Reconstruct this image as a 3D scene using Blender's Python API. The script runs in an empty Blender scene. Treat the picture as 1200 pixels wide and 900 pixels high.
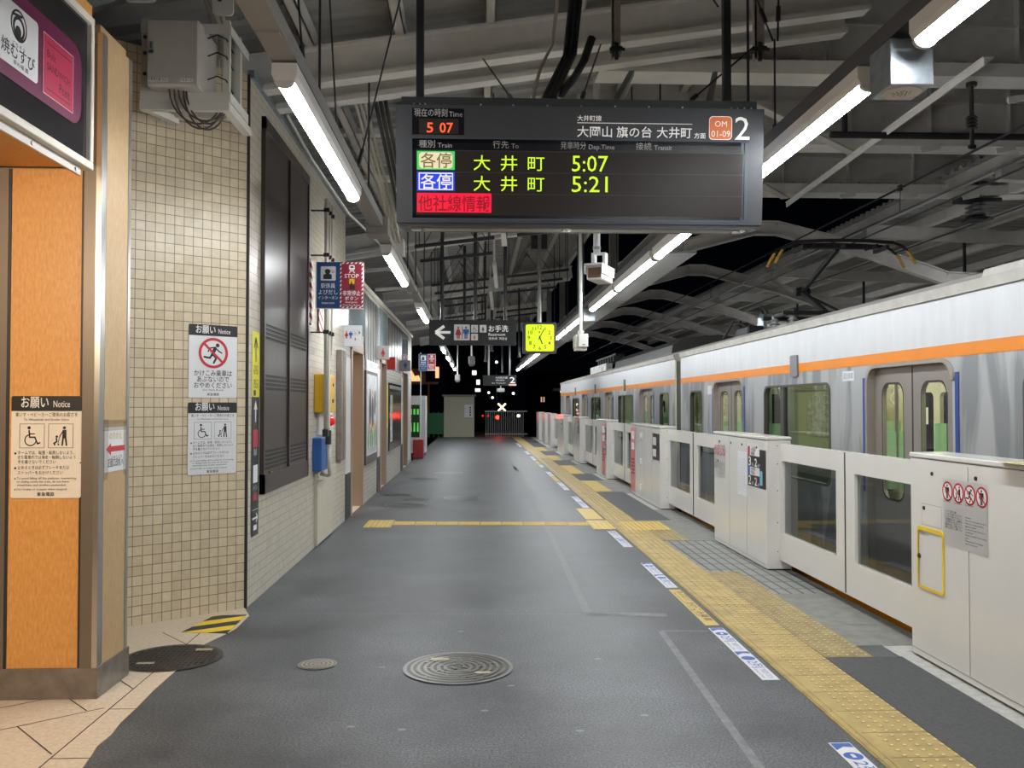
import bpy, math, random
from mathutils import Matrix, Vector
random.seed(7)
SC = bpy.context.scene
COL = SC.collection
PI = math.pi
# ------------------------------------------------------------------ camera, world, exposure
FPX = 1050.0
cam_d = bpy.data.cameras.new('camera')
cam_d.sensor_width = 36.0
cam_d.lens = 36.0 * FPX / 1200.0
cam_d.clip_start = 0.05
cam_d.clip_end = 400
cam = bpy.data.objects.new('camera', cam_d)
COL.objects.link(cam)
cam.location = (0, 0, 1.56)
cam.rotation_euler = (PI / 2 + 0.022834, 0, -0.0409295)
SC.camera = cam
W = bpy.data.worlds.new('night_sky')
W.use_nodes = True
W.node_tree.nodes['Background'].inputs[0].default_value = (0.10, 0.14, 0.30, 1)
W.node_tree.nodes['Background'].inputs[1].default_value = 0.004
SC.world = W
SC.view_settings.view_transform = 'Standard'
SC.view_settings.look = 'None'
SC.view_settings.exposure = 0.0
SC.view_settings.gamma = 1.0
SC.view_settings.use_curve_mapping = False
SC.cycles.use_denoising = True
SC.cycles.max_bounces = 8
SC.cycles.diffuse_bounces = 4
SC.cycles.glossy_bounces = 4
SC.cycles.transparent_max_bounces = 12
SC.cycles.sample_clamp_indirect = 6.0
LED_STRENGTH = 78.0


def area_lamp(name, loc, size, power, color, direction, label, sy=None):
    l = bpy.data.lights.new(name, 'AREA')
    l.size = size
    if sy:
        l.shape = 'RECTANGLE'
        l.size_y = sy
    l.energy = power
    l.color = color
    o = bpy.data.objects.new(name, l)
    COL.objects.link(o)
    o.location = loc
    o.rotation_euler = Vector(direction).to_track_quat('-Z', 'Y').to_euler()
    o['label'] = label
    o['category'] = 'lamp'
    return o


area_lamp('shop_ceiling_lamp', (-2.75, 2.2, 2.7), 0.9, 105, (1.0, 0.80, 0.56), (0.15, 0.75, -0.8),
          'warm lamp in the shop ceiling lighting the orange panel')

# ------------------------------------------------------------------ materials
MATS = {}


def mat(name, color=(0.5, 0.5, 0.5), rough=0.5, metal=0.0, emit=None, es=0.0, noise=0.0, nscale=8.0, bump=0.0, bscale=60.0, spec=0.5, stretch=None, coat=0.0):
    if name in MATS:
        return MATS[name]
    m = bpy.data.materials.new(name)
    m.use_nodes = True
    nt = m.node_tree
    b = nt.nodes['Principled BSDF']
    b.inputs['Base Color'].default_value = (*color, 1)
    b.inputs['Roughness'].default_value = rough
    b.inputs['Metallic'].default_value = metal
    b.inputs['Specular IOR Level'].default_value = spec
    if coat:
        b.inputs['Coat Weight'].default_value = coat
        b.inputs['Coat Roughness'].default_value = 0.08
    if emit:
        b.inputs['Emission Color'].default_value = (*emit, 1)
        b.inputs['Emission Strength'].default_value = es
    tc = None
    if noise or bump:
        tc = nt.nodes.new('ShaderNodeTexCoord')
        mp = nt.nodes.new('ShaderNodeMapping')
        nt.links.new(tc.outputs['Object'], mp.inputs['Vector'])
        if stretch:
            mp.inputs['Scale'].default_value = stretch
    if noise:
        n = nt.nodes.new('ShaderNodeTexNoise')
        n.inputs['Scale'].default_value = nscale
        n.inputs['Detail'].default_value = 5
        n.inputs['Roughness'].default_value = 0.62
        nt.links.new(mp.outputs[0], n.inputs['Vector'])
        r = nt.nodes.new('ShaderNodeValToRGB')
        r.color_ramp.elements[0].position = 0.3
        r.color_ramp.elements[1].position = 0.7
        r.color_ramp.elements[0].color = (*[max(0, c * (1 - noise)) for c in color], 1)
        r.color_ramp.elements[1].color = (*[min(1, c * (1 + noise)) for c in color], 1)
        nt.links.new(n.outputs['Fac'], r.inputs['Fac'])
        nt.links.new(r.outputs['Color'], b.inputs['Base Color'])
    if bump:
        n2 = nt.nodes.new('ShaderNodeTexNoise')
        n2.inputs['Scale'].default_value = bscale
        n2.inputs['Detail'].default_value = 4
        nt.links.new(mp.outputs[0], n2.inputs['Vector'])
        bp = nt.nodes.new('ShaderNodeBump')
        bp.inputs['Strength'].default_value = bump
        bp.inputs['Distance'].default_value = 0.004
        nt.links.new(n2.outputs['Fac'], bp.inputs['Height'])
        nt.links.new(bp.outputs[0], b.inputs['Normal'])
    MATS[name] = m
    return m


def tile_mat(name, c1, c2, mortar, size, axis, rough=0.35, msize=0.004, size_v=None, bump=0.35):
    """square wall tiles laid on the object's own (axis, z) plane"""
    m = mat(name, c1, rough)
    nt = m.node_tree
    b = nt.nodes['Principled BSDF']
    tc = nt.nodes.new('ShaderNodeTexCoord')
    sp = nt.nodes.new('ShaderNodeSeparateXYZ')
    cb = nt.nodes.new('ShaderNodeCombineXYZ')
    nt.links.new(tc.outputs['Object'], sp.inputs[0])
    nt.links.new(sp.outputs['XYZ'.index(axis)], cb.inputs[0])
    nt.links.new(sp.outputs[2], cb.inputs[1])
    br = nt.nodes.new('ShaderNodeTexBrick')
    br.offset = 0.0
    br.squash = 1.0
    br.inputs['Color1'].default_value = (*c1, 1)
    br.inputs['Color2'].default_value = (*c2, 1)
    br.inputs['Mortar'].default_value = (*mortar, 1)
    br.inputs['Scale'].default_value = 1.0
    br.inputs['Mortar Size'].default_value = msize
    br.inputs['Mortar Smooth'].default_value = 0.15
    br.inputs['Brick Width'].default_value = size
    br.inputs['Row Height'].default_value = size_v or size
    nt.links.new(cb.outputs[0], br.inputs['Vector'])
    n = nt.nodes.new('ShaderNodeTexNoise')
    n.inputs['Scale'].default_value = 30
    n.inputs['Detail'].default_value = 3
    nt.links.new(tc.outputs['Object'], n.inputs['Vector'])
    mx = nt.nodes.new('ShaderNodeMix')
    mx.data_type = 'RGBA'
    mx.blend_type = 'MULTIPLY'
    mx.inputs[0].default_value = 0.25
    nt.links.new(br.outputs['Color'], mx.inputs[6])
    nt.links.new(n.outputs['Fac'], mx.inputs[7])
    nt.links.new(mx.outputs[2], b.inputs['Base Color'])
    bp = nt.nodes.new('ShaderNodeBump')
    bp.invert = True
    bp.inputs['Strength'].default_value = bump
    bp.inputs['Distance'].default_value = 0.003
    nt.links.new(br.outputs['Fac'], bp.inputs['Height'])
    nt.links.new(bp.outputs[0], b.inputs['Normal'])
    return m


def glass_mat(name, tint, refl=0.08, rough=0.02):
    m = bpy.data.materials.new(name)
    m.use_nodes = True
    nt = m.node_tree
    nt.nodes.clear()
    out = nt.nodes.new('ShaderNodeOutputMaterial')
    tr = nt.nodes.new('ShaderNodeBsdfTransparent')
    tr.inputs[0].default_value = (*tint, 1)
    gl = nt.nodes.new('ShaderNodeBsdfGlossy')
    gl.inputs['Roughness'].default_value = rough
    lw = nt.nodes.new('ShaderNodeLayerWeight')
    pw = nt.nodes.new('ShaderNodeMath')
    pw.operation = 'POWER'
    pw.inputs[1].default_value = 4.0
    nt.links.new(lw.outputs['Facing'], pw.inputs[0])
    fr = nt.nodes.new('ShaderNodeMapRange')
    fr.inputs['To Min'].default_value = refl * 0.5
    fr.inputs['To Max'].default_value = 0.85
    nt.links.new(pw.outputs[0], fr.inputs['Value'])
    mx = nt.nodes.new('ShaderNodeMixShader')
    nt.links.new(fr.outputs[0], mx.inputs[0])
    nt.links.new(tr.outputs[0], mx.inputs[1])
    nt.links.new(gl.outputs[0], mx.inputs[2])
    nt.links.new(mx.outputs[0], out.inputs[0])
    MATS[name] = m
    return m


def asphalt_mat():
    m = mat('asphalt', (0.075, 0.078, 0.082), 0.42, bump=0.22, bscale=140, spec=0.42)
    nt = m.node_tree
    b = nt.nodes['Principled BSDF']
    tc = nt.nodes.new('ShaderNodeTexCoord')
    a = nt.nodes.new('ShaderNodeTexNoise')
    a.inputs['Scale'].default_value = 1.15
    a.inputs['Detail'].default_value = 6
    a.inputs['Roughness'].default_value = 0.6
    f = nt.nodes.new('ShaderNodeTexNoise')
    f.inputs['Scale'].default_value = 85
    f.inputs['Detail'].default_value = 2
    nt.links.new(tc.outputs['Object'], a.inputs['Vector'])
    nt.links.new(tc.outputs['Object'], f.inputs['Vector'])
    r = nt.nodes.new('ShaderNodeValToRGB')
    r.color_ramp.elements[0].position = 0.36
    r.color_ramp.elements[1].position = 0.66
    r.color_ramp.elements[0].color = (0.034, 0.037, 0.041, 1)
    r.color_ramp.elements[1].color = (0.092, 0.099, 0.106, 1)
    nt.links.new(a.outputs['Fac'], r.inputs['Fac'])
    r2 = nt.nodes.new('ShaderNodeValToRGB')
    r2.color_ramp.elements[0].position = 0.3
    r2.color_ramp.elements[1].position = 0.75
    r2.color_ramp.elements[0].color = (0.35, 0.35, 0.35, 1)
    r2.color_ramp.elements[1].color = (2.0, 2.0, 2.0, 1)
    nt.links.new(f.outputs['Fac'], r2.inputs['Fac'])
    mx = nt.nodes.new('ShaderNodeMix')
    mx.data_type = 'RGBA'
    mx.blend_type = 'MULTIPLY'
    mx.inputs[0].default_value = 1.0
    nt.links.new(r.outputs['Color'], mx.inputs[6])
    nt.links.new(r2.outputs['Color'], mx.inputs[7])
    nt.links.new(mx.outputs[2], b.inputs['Base Color'])
    rr = nt.nodes.new('ShaderNodeMapRange')
    rr.inputs['To Min'].default_value = 0.36
    rr.inputs['To Max'].default_value = 0.60
    nt.links.new(a.outputs['Fac'], rr.inputs['Value'])
    nt.links.new(rr.outputs[0], b.inputs['Roughness'])
    return m


def steel_streak_mat():
    """dull stainless car side with stains and painted-in reflections as streaks"""
    m = mat('car_steel', (0.45, 0.47, 0.48), 0.44, metal=0.6)
    nt = m.node_tree
    b = nt.nodes['Principled BSDF']
    tc = nt.nodes.new('ShaderNodeTexCoord')
    mp = nt.nodes.new('ShaderNodeMapping')
    mp.inputs['Scale'].default_value = (1, 2.4, 0.5)
    nt.links.new(tc.outputs['Object'], mp.inputs['Vector'])
    n = nt.nodes.new('ShaderNodeTexNoise')
    n.inputs['Scale'].default_value = 1.1
    n.inputs['Detail'].default_value = 4
    n.inputs['Distortion'].default_value = 0.6
    nt.links.new(mp.outputs[0], n.inputs['Vector'])
    r = nt.nodes.new('ShaderNodeValToRGB')
    r.color_ramp.elements[0].position = 0.44
    r.color_ramp.elements[1].position = 0.52
    r.color_ramp.elements[0].color = (0.27, 0.285, 0.30, 1)  # darker patches stand in for reflections on the steel
    r.color_ramp.elements[1].color = (0.47, 0.485, 0.50, 1)
    nt.links.new(n.outputs['Fac'], r.inputs['Fac'])
    nt.links.new(r.outputs['Color'], b.inputs['Base Color'])
    return m


def hatch_mat(name, c1, c2, size, dirv):
    """diagonal warning stripes fixed to the object"""
    m = mat(name, c1, 0.55)
    nt = m.node_tree
    b = nt.nodes['Principled BSDF']
    tc = nt.nodes.new('ShaderNodeTexCoord')
    d = nt.nodes.new('ShaderNodeVectorMath')
    d.operation = 'DOT_PRODUCT'
    d.inputs[1].default_value = dirv
    nt.links.new(tc.outputs['Object'], d.inputs[0])
    a = nt.nodes.new('ShaderNodeMath')
    a.operation = 'DIVIDE'
    a.inputs[1].default_value = size
    nt.links.new(d.outputs['Value'], a.inputs[0])
    f = nt.nodes.new('ShaderNodeMath')
    f.operation = 'FRACT'
    nt.links.new(a.outputs[0], f.inputs[0])
    g = nt.nodes.new('ShaderNodeMath')
    g.operation = 'GREATER_THAN'
    g.inputs[1].default_value = 0.5
    nt.links.new(f.outputs[0], g.inputs[0])
    mx = nt.nodes.new('ShaderNodeMix')
    mx.data_type = 'RGBA'
    mx.inputs[6].default_value = (*c1, 1)
    mx.inputs[7].default_value = (*c2, 1)
    nt.links.new(g.outputs[0], mx.inputs[0])
    nt.links.new(mx.outputs[2], b.inputs['Base Color'])
    return m


ASPH = asphalt_mat()
ASPH2 = mat('asphalt_patch', (0.050, 0.052, 0.056), 0.6, noise=0.35, nscale=60, bump=0.4, bscale=150)
SEAM = mat('asphalt_seam', (0.16, 0.165, 0.17), 0.65, noise=0.25, nscale=14)
PAVE = mat('beige_paving', (0.52, 0.43, 0.32), 0.6, noise=0.13, nscale=45, bump=0.3, bscale=90)
PAVE2 = mat('beige_paving_rough', (0.47, 0.38, 0.28), 0.7, noise=0.2, nscale=70, bump=0.5, bscale=80)
DARKJ = mat('dark_joint', (0.035, 0.03, 0.027), 0.8)
CONC = mat('concrete_grey', (0.185, 0.185, 0.17), 0.6, noise=0.22, nscale=9, bump=0.3, bscale=60)
CONCP = mat('concrete_pale', (0.38, 0.38, 0.345), 0.65, noise=0.2, nscale=14)
GRIDT = tile_mat('grooved_floor_tile', (0.42, 0.43, 0.40), (0.36, 0.37, 0.35), (0.07, 0.07, 0.065), 0.30, 'X', 0.4, 0.014, bump=0.6)
YEL = mat('tactile_yellow', (0.38, 0.28, 0.10), 0.5, noise=0.22, nscale=7)
YEL_OLD = mat('tactile_yellow_worn', (0.29, 0.22, 0.095), 0.55, noise=0.28, nscale=9)
YELB = mat('tactile_yellow_fresh', (0.56, 0.40, 0.11), 0.5, noise=0.1, nscale=9)
TILE = tile_mat('beige_wall_tile', (0.72, 0.605, 0.425), (0.60, 0.49, 0.33), (0.20, 0.165, 0.115), 0.070, 'X', msize=0.0028)
TILEY = tile_mat('beige_wall_tile_side', (0.64, 0.59, 0.485), (0.56, 0.51, 0.41), (0.27, 0.245, 0.195), 0.070, 'Y', msize=0.0026)
TILEF = tile_mat('restroom_wall_tile', (0.56, 0.54, 0.46), (0.50, 0.47, 0.39), (0.24, 0.225, 0.18), 0.20, 'Y', msize=0.004, size_v=0.07)
BROWN = mat('brown_metal_panel', (0.060, 0.046, 0.043), 0.34, metal=0.3, noise=0.15, nscale=6, stretch=(1, 6, 0.5))
BROWN2 = mat('brown_louver', (0.024, 0.019, 0.018), 0.5)
STEEL = mat('brushed_steel', (0.52, 0.51, 0.49), 0.28, metal=0.9)
STEELD = mat('worn_steel_skirting', (0.23, 0.20, 0.175), 0.45, metal=0.5, noise=0.25, nscale=8)
GALV = mat('galvanised_steel', (0.36, 0.40, 0.43), 0.35, metal=0.8, noise=0.2, nscale=18)
ORANGEP = mat('orange_laminate', (0.66, 0.315, 0.085), 0.45, noise=0.16, nscale=26, stretch=(3, 3, 0.9))
TANP = mat('tan_laminate', (0.44, 0.295, 0.15), 0.45, noise=0.12, nscale=26, stretch=(3, 3, 0.8))
WHITE = mat('white_paint', (0.66, 0.67, 0.66), 0.35)
GATEW = mat('gate_white_enamel', (0.67, 0.665, 0.64), 0.22, noise=0.02, nscale=2, coat=0.3)
OFFW = mat('off_white_enamel', (0.62, 0.60, 0.54), 0.4, noise=0.06, nscale=3)
CABG = mat('cabinet_beige_grey', (0.46, 0.43, 0.385), 0.45, noise=0.04, nscale=5)
ROOFP = mat('roof_steel_paint', (0.62, 0.60, 0.57), 0.5, noise=0.12, nscale=3)
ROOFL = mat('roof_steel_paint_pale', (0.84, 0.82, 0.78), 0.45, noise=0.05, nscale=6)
DECK = mat('roof_deck_grey', (0.36, 0.357, 0.35), 0.5, noise=0.15, nscale=2)
DARKST = mat('dark_steel', (0.035, 0.036, 0.04), 0.5, metal=0.3)
BLACK = mat('black_rubber', (0.012, 0.012, 0.013), 0.5)
BOARD = mat('board_charcoal', (0.060, 0.062, 0.068), 0.42, metal=0.3)
BOARDB = mat('board_black', (0.006, 0.006, 0.009), 0.25)
SCREEN = mat('led_matrix', (0.028, 0.022, 0.02), 0.3)
SIGNG = mat('sign_charcoal', (0.030, 0.034, 0.036), 0.4, spec=0.25)
TXTW = mat('lettering_white', (0.80, 0.80, 0.78), 0.5, emit=(1, 1, 0.96), es=0.25)
TXTG = mat('lettering_grey', (0.42, 0.42, 0.42), 0.5)
TXTP = mat('print_white', (0.82, 0.82, 0.82), 0.5)
TXTK = mat('print_black', (0.018, 0.017, 0.017), 0.5)
SIGNW = mat('notice_white', (0.68, 0.68, 0.69), 0.35)
SIGNC = mat('notice_cream', (0.80, 0.74, 0.66), 0.35)
SIGNK = mat('notice_header_black', (0.022, 0.022, 0.024), 0.35)
RED = mat('print_red', (0.50, 0.03, 0.045), 0.45)
BLUE = mat('print_blue', (0.03, 0.10, 0.40), 0.45)
NAVY = mat('sign_navy', (0.012, 0.055, 0.17), 0.35)
MAROON = mat('sign_maroon', (0.26, 0.018, 0.035), 0.35)
PINK = mat('gate_sign_pink', (0.62, 0.20, 0.22), 0.4)
YSIGN = mat('sign_yellow', (0.85, 0.78, 0.03), 0.4)
YBOX = mat('yellow_enamel', (0.72, 0.42, 0.012), 0.35)
BLUEBOX = mat('blue_enamel', (0.02, 0.10, 0.33), 0.35)
ORBADGE = mat('line_badge_orange', (0.62, 0.16, 0.05), 0.5, emit=(0.85, 0.2, 0.06), es=0.2)
LED_Y = mat('led_lime', (0.1, 0.1, 0.0), 0.5, emit=(0.62, 0.95, 0.03), es=1.1)
LED_R = mat('led_orange_red', (0.1, 0, 0), 0.5, emit=(1.0, 0.10, 0.03), es=1.6)
LED_RED = mat('led_red_block', (0.1, 0, 0), 0.5, emit=(1.0, 0.005, 0.05), es=0.9)
LED_DR = mat('led_dim_red', (0.03, 0, 0), 0.5, emit=(0.25, 0.0, 0.01), es=1.0)
LED_G = mat('led_green_block', (0.0, 0.1, 0), 0.5, emit=(0.05, 0.62, 0.12), es=1.0)
LED_B = mat('led_blue_block', (0.0, 0, 0.1), 0.5, emit=(0.01, 0.06, 0.75), es=1.0)
LED_W = mat('led_white', (0.1, 0.1, 0.1), 0.5, emit=(0.95, 0.85, 0.95), es=0.95)
LED_PK = mat('led_pale', (0.1, 0.1, 0.1), 0.5, emit=(0.9, 0.75, 0.5), es=0.9)
LED_DG = mat('led_dim_olive', (0.02, 0.03, 0.0), 0.5, emit=(0.16, 0.13, 0.03), es=1.0)
TUBE = mat('led_tube_diffuser', (0.9, 0.9, 0.9), 0.5, emit=(0.95, 0.98, 1.0), es=LED_STRENGTH)
CLOCKF = mat('clock_face_lit', (0.4, 0.5, 0.0), 0.5, emit=(0.56, 0.80, 0.0), es=0.85)
CARW = mat('car_white_band', (0.52, 0.54, 0.565), 0.35, noise=0.06, nscale=3, stretch=(1, 3, 0.6))
CARO = mat('car_orange_band', (0.68, 0.205, 0.002), 0.35, noise=0.06, nscale=4)
CARS = steel_streak_mat()
CARD = mat('car_door_grey', (0.27, 0.245, 0.225), 0.42, metal=0.4)
CARG = mat('car_roof_grey', (0.40, 0.39, 0.36), 0.55, noise=0.15, nscale=5)
CARDK = mat('car_dark', (0.02, 0.02, 0.022), 0.6)
CREAM = mat('interior_cream', (0.62, 0.595, 0.46), 0.5)
GREENS = mat('seat_green', (0.045, 0.13, 0.06), 0.7)
GREENP = mat('partition_green', (0.32, 0.55, 0.36), 0.35)
INLIGHT = mat('car_interior_light', (0.9, 0.9, 0.8), 0.5, emit=(1.0, 0.95, 0.78), es=15.0)
BLUES = mat('door_strip_blue', (0.012, 0.045, 0.24), 0.4)
GLASSG = glass_mat('gate_glass', (0.50, 0.54, 0.54))
GLASSC = glass_mat('car_glass', (0.74, 0.80, 0.72))
GLASSW = glass_mat('car_window_glass', (0.30, 0.38, 0.315), 0.05)
GLASSP = glass_mat('clear_glass', (0.9, 0.94, 0.96))
BRONZE = mat('door_frame_beige', (0.42, 0.32, 0.235), 0.35, metal=0.35)
IRON = mat('cast_iron', (0.085, 0.082, 0.075), 0.42, metal=0.6, noise=0.3, nscale=20)
IRONB = mat('cast_iron_brown', (0.06, 0.05, 0.042), 0.6, metal=0.3, noise=0.3, nscale=20)
RIM = mat('manhole_rim', (0.20, 0.20, 0.195), 0.4, metal=0.5)
PIPE = mat('pipe_beige', (0.56, 0.53, 0.45), 0.4)
HATCH_YK = hatch_mat('hatch_yellow_black', (0.72, 0.50, 0.02), (0.02, 0.02, 0.018), 0.27, (-0.62, 1.0, 0.0))
HATCH_RW = hatch_mat('hatch_red_white', (0.75, 0.73, 0.68), (0.28, 0.02, 0.04), 0.075, (0.7, 0.35, 0.7))
REDLAMP = mat('red_lamp_lens', (0.6, 0.01, 0.02), 0.2, emit=(1.0, 0.02, 0.03), es=0.18)


# ------------------------------------------------------------------ mesh builder
def frame(o, u, v):
    u = Vector(u)
    v = Vector(v)
    w = u.cross(v)
    if w.length:
        w = w.normalized() * 1.0
    o = Vector(o)
    return Matrix(((u.x, v.x, w.x, o.x), (u.y, v.y, w.y, o.y), (u.z, v.z, w.z, o.z), (0, 0, 0, 1)))


FX = lambda x, y, z: frame((x, y, z), (0, -1, 0), (0, 0, 1))     # sign on a surface facing -X
FXP = lambda x, y, z: frame((x, y, z), (0, 1, 0), (0, 0, 1))     # sign on a surface facing +X
FY = lambda x, y, z: frame((x, y, z), (1, 0, 0), (0, 0, 1))      # sign facing the camera (-Y)
FZ = lambda x, y, z: frame((x, y, z), (0, -1, 0), (1, 0, 0))    # decal on the floor, read facing the train
_tc = {}


def text_geo(s, bold):
    bold = min(bold, 0.008)
    k = (s, bold)
    if k not in _tc:
        c = bpy.data.curves.new('lettering', 'FONT')
        c.body = s
        c.resolution_u = 2
        c.offset = bold
        o = bpy.data.objects.new('lettering', c)
        me = o.to_mesh()
        vs = [(v.co.x, v.co.y) for v in me.vertices]
        fs = [tuple(p.vertices) for p in me.polygons]
        o.to_mesh_clear()
        bpy.data.objects.remove(o)
        bpy.data.curves.remove(c)
        _tc[k] = (vs, fs)
    return _tc[k]


class MB:
    def __init__(self):
        self.v = []
        self.f = []
        self.m = []
        self.k = 0

    def add(self, vs, fs, M=None):
        n = len(self.v)
        if M is not None:
            vs = [M @ Vector(p) for p in vs]
        self.v += [tuple(p) for p in vs]
        self.f += [tuple(i + n for i in q) for q in fs]
        self.m += [self.k] * len(fs)
        return self

    def mi(self, k):
        self.k = k
        return self

    def box(self, x0, x1, y0, y1, z0, z1, M=None):
        vs = [(x0, y0, z0), (x1, y0, z0), (x1, y1, z0), (x0, y1, z0), (x0, y0, z1), (x1, y0, z1), (x1, y1, z1), (x0, y1, z1)]
        fs = [(3, 2, 1, 0), (4, 5, 6, 7), (0, 1, 5, 4), (1, 2, 6, 5), (2, 3, 7, 6), (3, 0, 4, 7)]
        return self.add(vs, fs, M)

    def rbox(self, x0, x1, y0, y1, z0, z1, b=0.01, M=None):
        """box with chamfered edges"""
        vs = []
        ix = {}
        X = (x0, x1)
        Y = (y0, y1)
        Z = (z0, z1)
        s = lambda i: 1 if i == 0 else -1
        for i in (0, 1):
            for j in (0, 1):
                for k in (0, 1):
                    for ax in range(3):
                        p = [X[i] + s(i) * b, Y[j] + s(j) * b, Z[k] + s(k) * b]
                        p[ax] = (X, Y, Z)[ax][(i, j, k)[ax]]
                        ix[i, j, k, ax] = len(vs)
                        vs.append(tuple(p))
        fs = []
        for a in (0, 1):
            q = [(0, 0), (0, 1), (1, 1), (1, 0)]
            fs.append([ix[a, j, k, 0] for j, k in (q if a == 0 else q[::-1])])
            fs.append([ix[j, a, k, 1] for j, k in (q[::-1] if a == 0 else q)])
            fs.append([ix[j, k, a, 2] for j, k in (q if a == 0 else q[::-1])])
        for a in (0, 1):
            for c in (0, 1):
                fs.append([ix[a, c, 0, 0], ix[a, c, 1, 0], ix[a, c, 1, 1], ix[a, c, 0, 1]])
                fs.append([ix[a, 0, c, 0], ix[a, 1, c, 0], ix[a, 1, c, 2], ix[a, 0, c, 2]])
                fs.append([ix[0, a, c, 1], ix[1, a, c, 1], ix[1, a, c, 2], ix[0, a, c, 2]])
        for i in (0, 1):
            for j in (0, 1):
                for k in (0, 1):
                    fs.append([ix[i, j, k, 0], ix[i, j, k, 1], ix[i, j, k, 2]])
        return self.add(vs, [tuple(f) for f in fs], M)

    def cyl(self, p0, p1, r, n=10, r2=None):
        p0 = Vector(p0)
        p1 = Vector(p1)
        r2 = r if r2 is None else r2
        d = (p1 - p0).normalized()
        a = d.orthogonal().normalized()
        b = d.cross(a)
        vs = []
        for p, q in ((p0, r), (p1, r2)):
            for i in range(n):
                t = 2 * PI * i / n
                vs.append(p + (a * math.cos(t) + b * math.sin(t)) * q)
        fs = [(i, (i + 1) % n, n + (i + 1) % n, n + i) for i in range(n)]
        fs += [tuple(range(n))[::-1], tuple(range(n, 2 * n))]
        return self.add(vs, fs)

    def tube(self, pts, r, n=8):
        pts = [Vector(p) for p in pts]
        vs = []
        d0 = (pts[1] - pts[0]).normalized()
        a = d0.orthogonal().normalized()
        for i, p in enumerate(pts):
            d = (pts[min(i + 1, len(pts) - 1)] - pts[max(i - 1, 0)]).normalized()
            a = (a - d * a.dot(d)).normalized()
            b = d.cross(a)
            for k in range(n):
                t = 2 * PI * k / n
                vs.append(p + (a * math.cos(t) + b * math.sin(t)) * r)
        fs = []
        for i in range(len(pts) - 1):
            for k in range(n):
                fs.append((i * n + k, i * n + (k + 1) % n, (i + 1) * n + (k + 1) % n, (i + 1) * n + k))
        fs += [tuple(range(n))[::-1], tuple(range((len(pts) - 1) * n, len(pts) * n))]
        return self.add(vs, fs)

    def bar(self, p0, p1, w, h, up=(0, 0, 1)):
        """rectangular bar between two points, w sideways, h along up"""
        p0 = Vector(p0)
        p1 = Vector(p1)
        d = (p1 - p0).normalized()
        s = d.cross(Vector(up)).normalized() * (w / 2)
        t = s.cross(d).normalized() * (h / 2)
        vs = [p + a for p in (p0, p1) for a in (-s - t, s - t, s + t, -s + t)]
        return self.add(vs, [(3, 2, 1, 0), (4, 5, 6, 7), (0, 1, 5, 4), (1, 2, 6, 5), (2, 3, 7, 6), (3, 0, 4, 7)])

    def prism(self, pts, d0, d1, M=None):
        """2-D outline (u, v) extruded from w=d0 to w=d1"""
        n = len(pts)
        vs = [(x, y, d0) for x, y in pts] + [(x, y, d1) for x, y in pts]
        fs = [tuple(range(n))[::-1], tuple(range(n, 2 * n))] + [(i, (i + 1) % n, n + (i + 1) % n, n + i) for i in range(n)]
        return self.add(vs, fs, M)

    def poly(self, pts, w=0.0, M=None):
        return self.add([(x, y, w) for x, y in pts], [tuple(range(len(pts)))], M)

    def rect(self, x0, x1, y0, y1, w=0.0, M=None):
        return self.poly([(x0, y0), (x1, y0), (x1, y1), (x0, y1)], w, M)

    def disc(self, cx, cy, r, w=0.0, M=None, n=24, ry=None):
        ry = ry or r
        return self.poly([(cx + r * math.cos(2 * PI * i / n), cy + ry * math.sin(2 * PI * i / n)) for i in range(n)], w, M)

    def ring(self, cx, cy, r0, r1, w=0.0, M=None, n=28):
        vs = []
        for r in (r0, r1):
            vs += [(cx + r * math.cos(2 * PI * i / n), cy + r * math.sin(2 * PI * i / n), w) for i in range(n)]
        return self.add(vs, [(i, n + i, n + (i + 1) % n, (i + 1) % n) for i in range(n)], M)

    def line(self, x0, y0, x1, y1, t, w=0.0, M=None):
        d = Vector((x1 - x0, y1 - y0)).normalized() * (t / 2)
        return self.poly([(x0 - d.y, y0 + d.x), (x0 + d.y, y0 - d.x), (x1 + d.y, y1 - d.x), (x1 - d.y, y1 + d.x)][::1], w, M)

    def plate(self, outer, holes, d0, d1, M=None):
        """outline with holes, extruded from w=d0 to w=d1"""
        c = bpy.data.curves.new('plate', 'CURVE')
        c.dimensions = '2D'
        c.fill_mode = 'BOTH'
        c.extrude = abs(d1 - d0) / 2
        for pts in [outer] + holes:
            s = c.splines.new('POLY')
            s.points.add(len(pts) - 1)
            for p, (x, y) in zip(s.points, pts):
                p.co = (x, y, 0, 1)
            s.use_cyclic_u = True
        o = bpy.data.objects.new('plate', c)
        me = o.to_mesh()
        mid = (d0 + d1) / 2
        vs = [(v.co.x, v.co.y, v.co.z + mid) for v in me.vertices]
        fs = [tuple(p.vertices) for p in me.polygons]
        o.to_mesh_clear()
        bpy.data.objects.remove(o)
        bpy.data.curves.remove(c)
        return self.add(vs, fs, M)

    def text(self, s, x, y, h, M, w=0.002, width=None, align='L', bold=0.0):
        """h: em height. width: fit the line into this width"""
        vs, fs = text_geo(s, bold)
        if not vs:
            return self
        x0 = min(p[0] for p in vs)
        x1 = max(p[0] for p in vs)
        sx = h
        if width:
            sx = width / max(1e-6, (x1 - x0))
        off = {'L': -x0, 'C': -(x0 + x1) / 2, 'R': -x1}[align]
        return self.add([(x + (a + off) * sx, y + b * h, w) for a, b in vs], fs, M)

    def part(self, name, mats, parent):
        """build what is collected so far as one part, then start afresh"""
        o = self.build(name, mats, parent)
        self.__init__()
        return o

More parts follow.
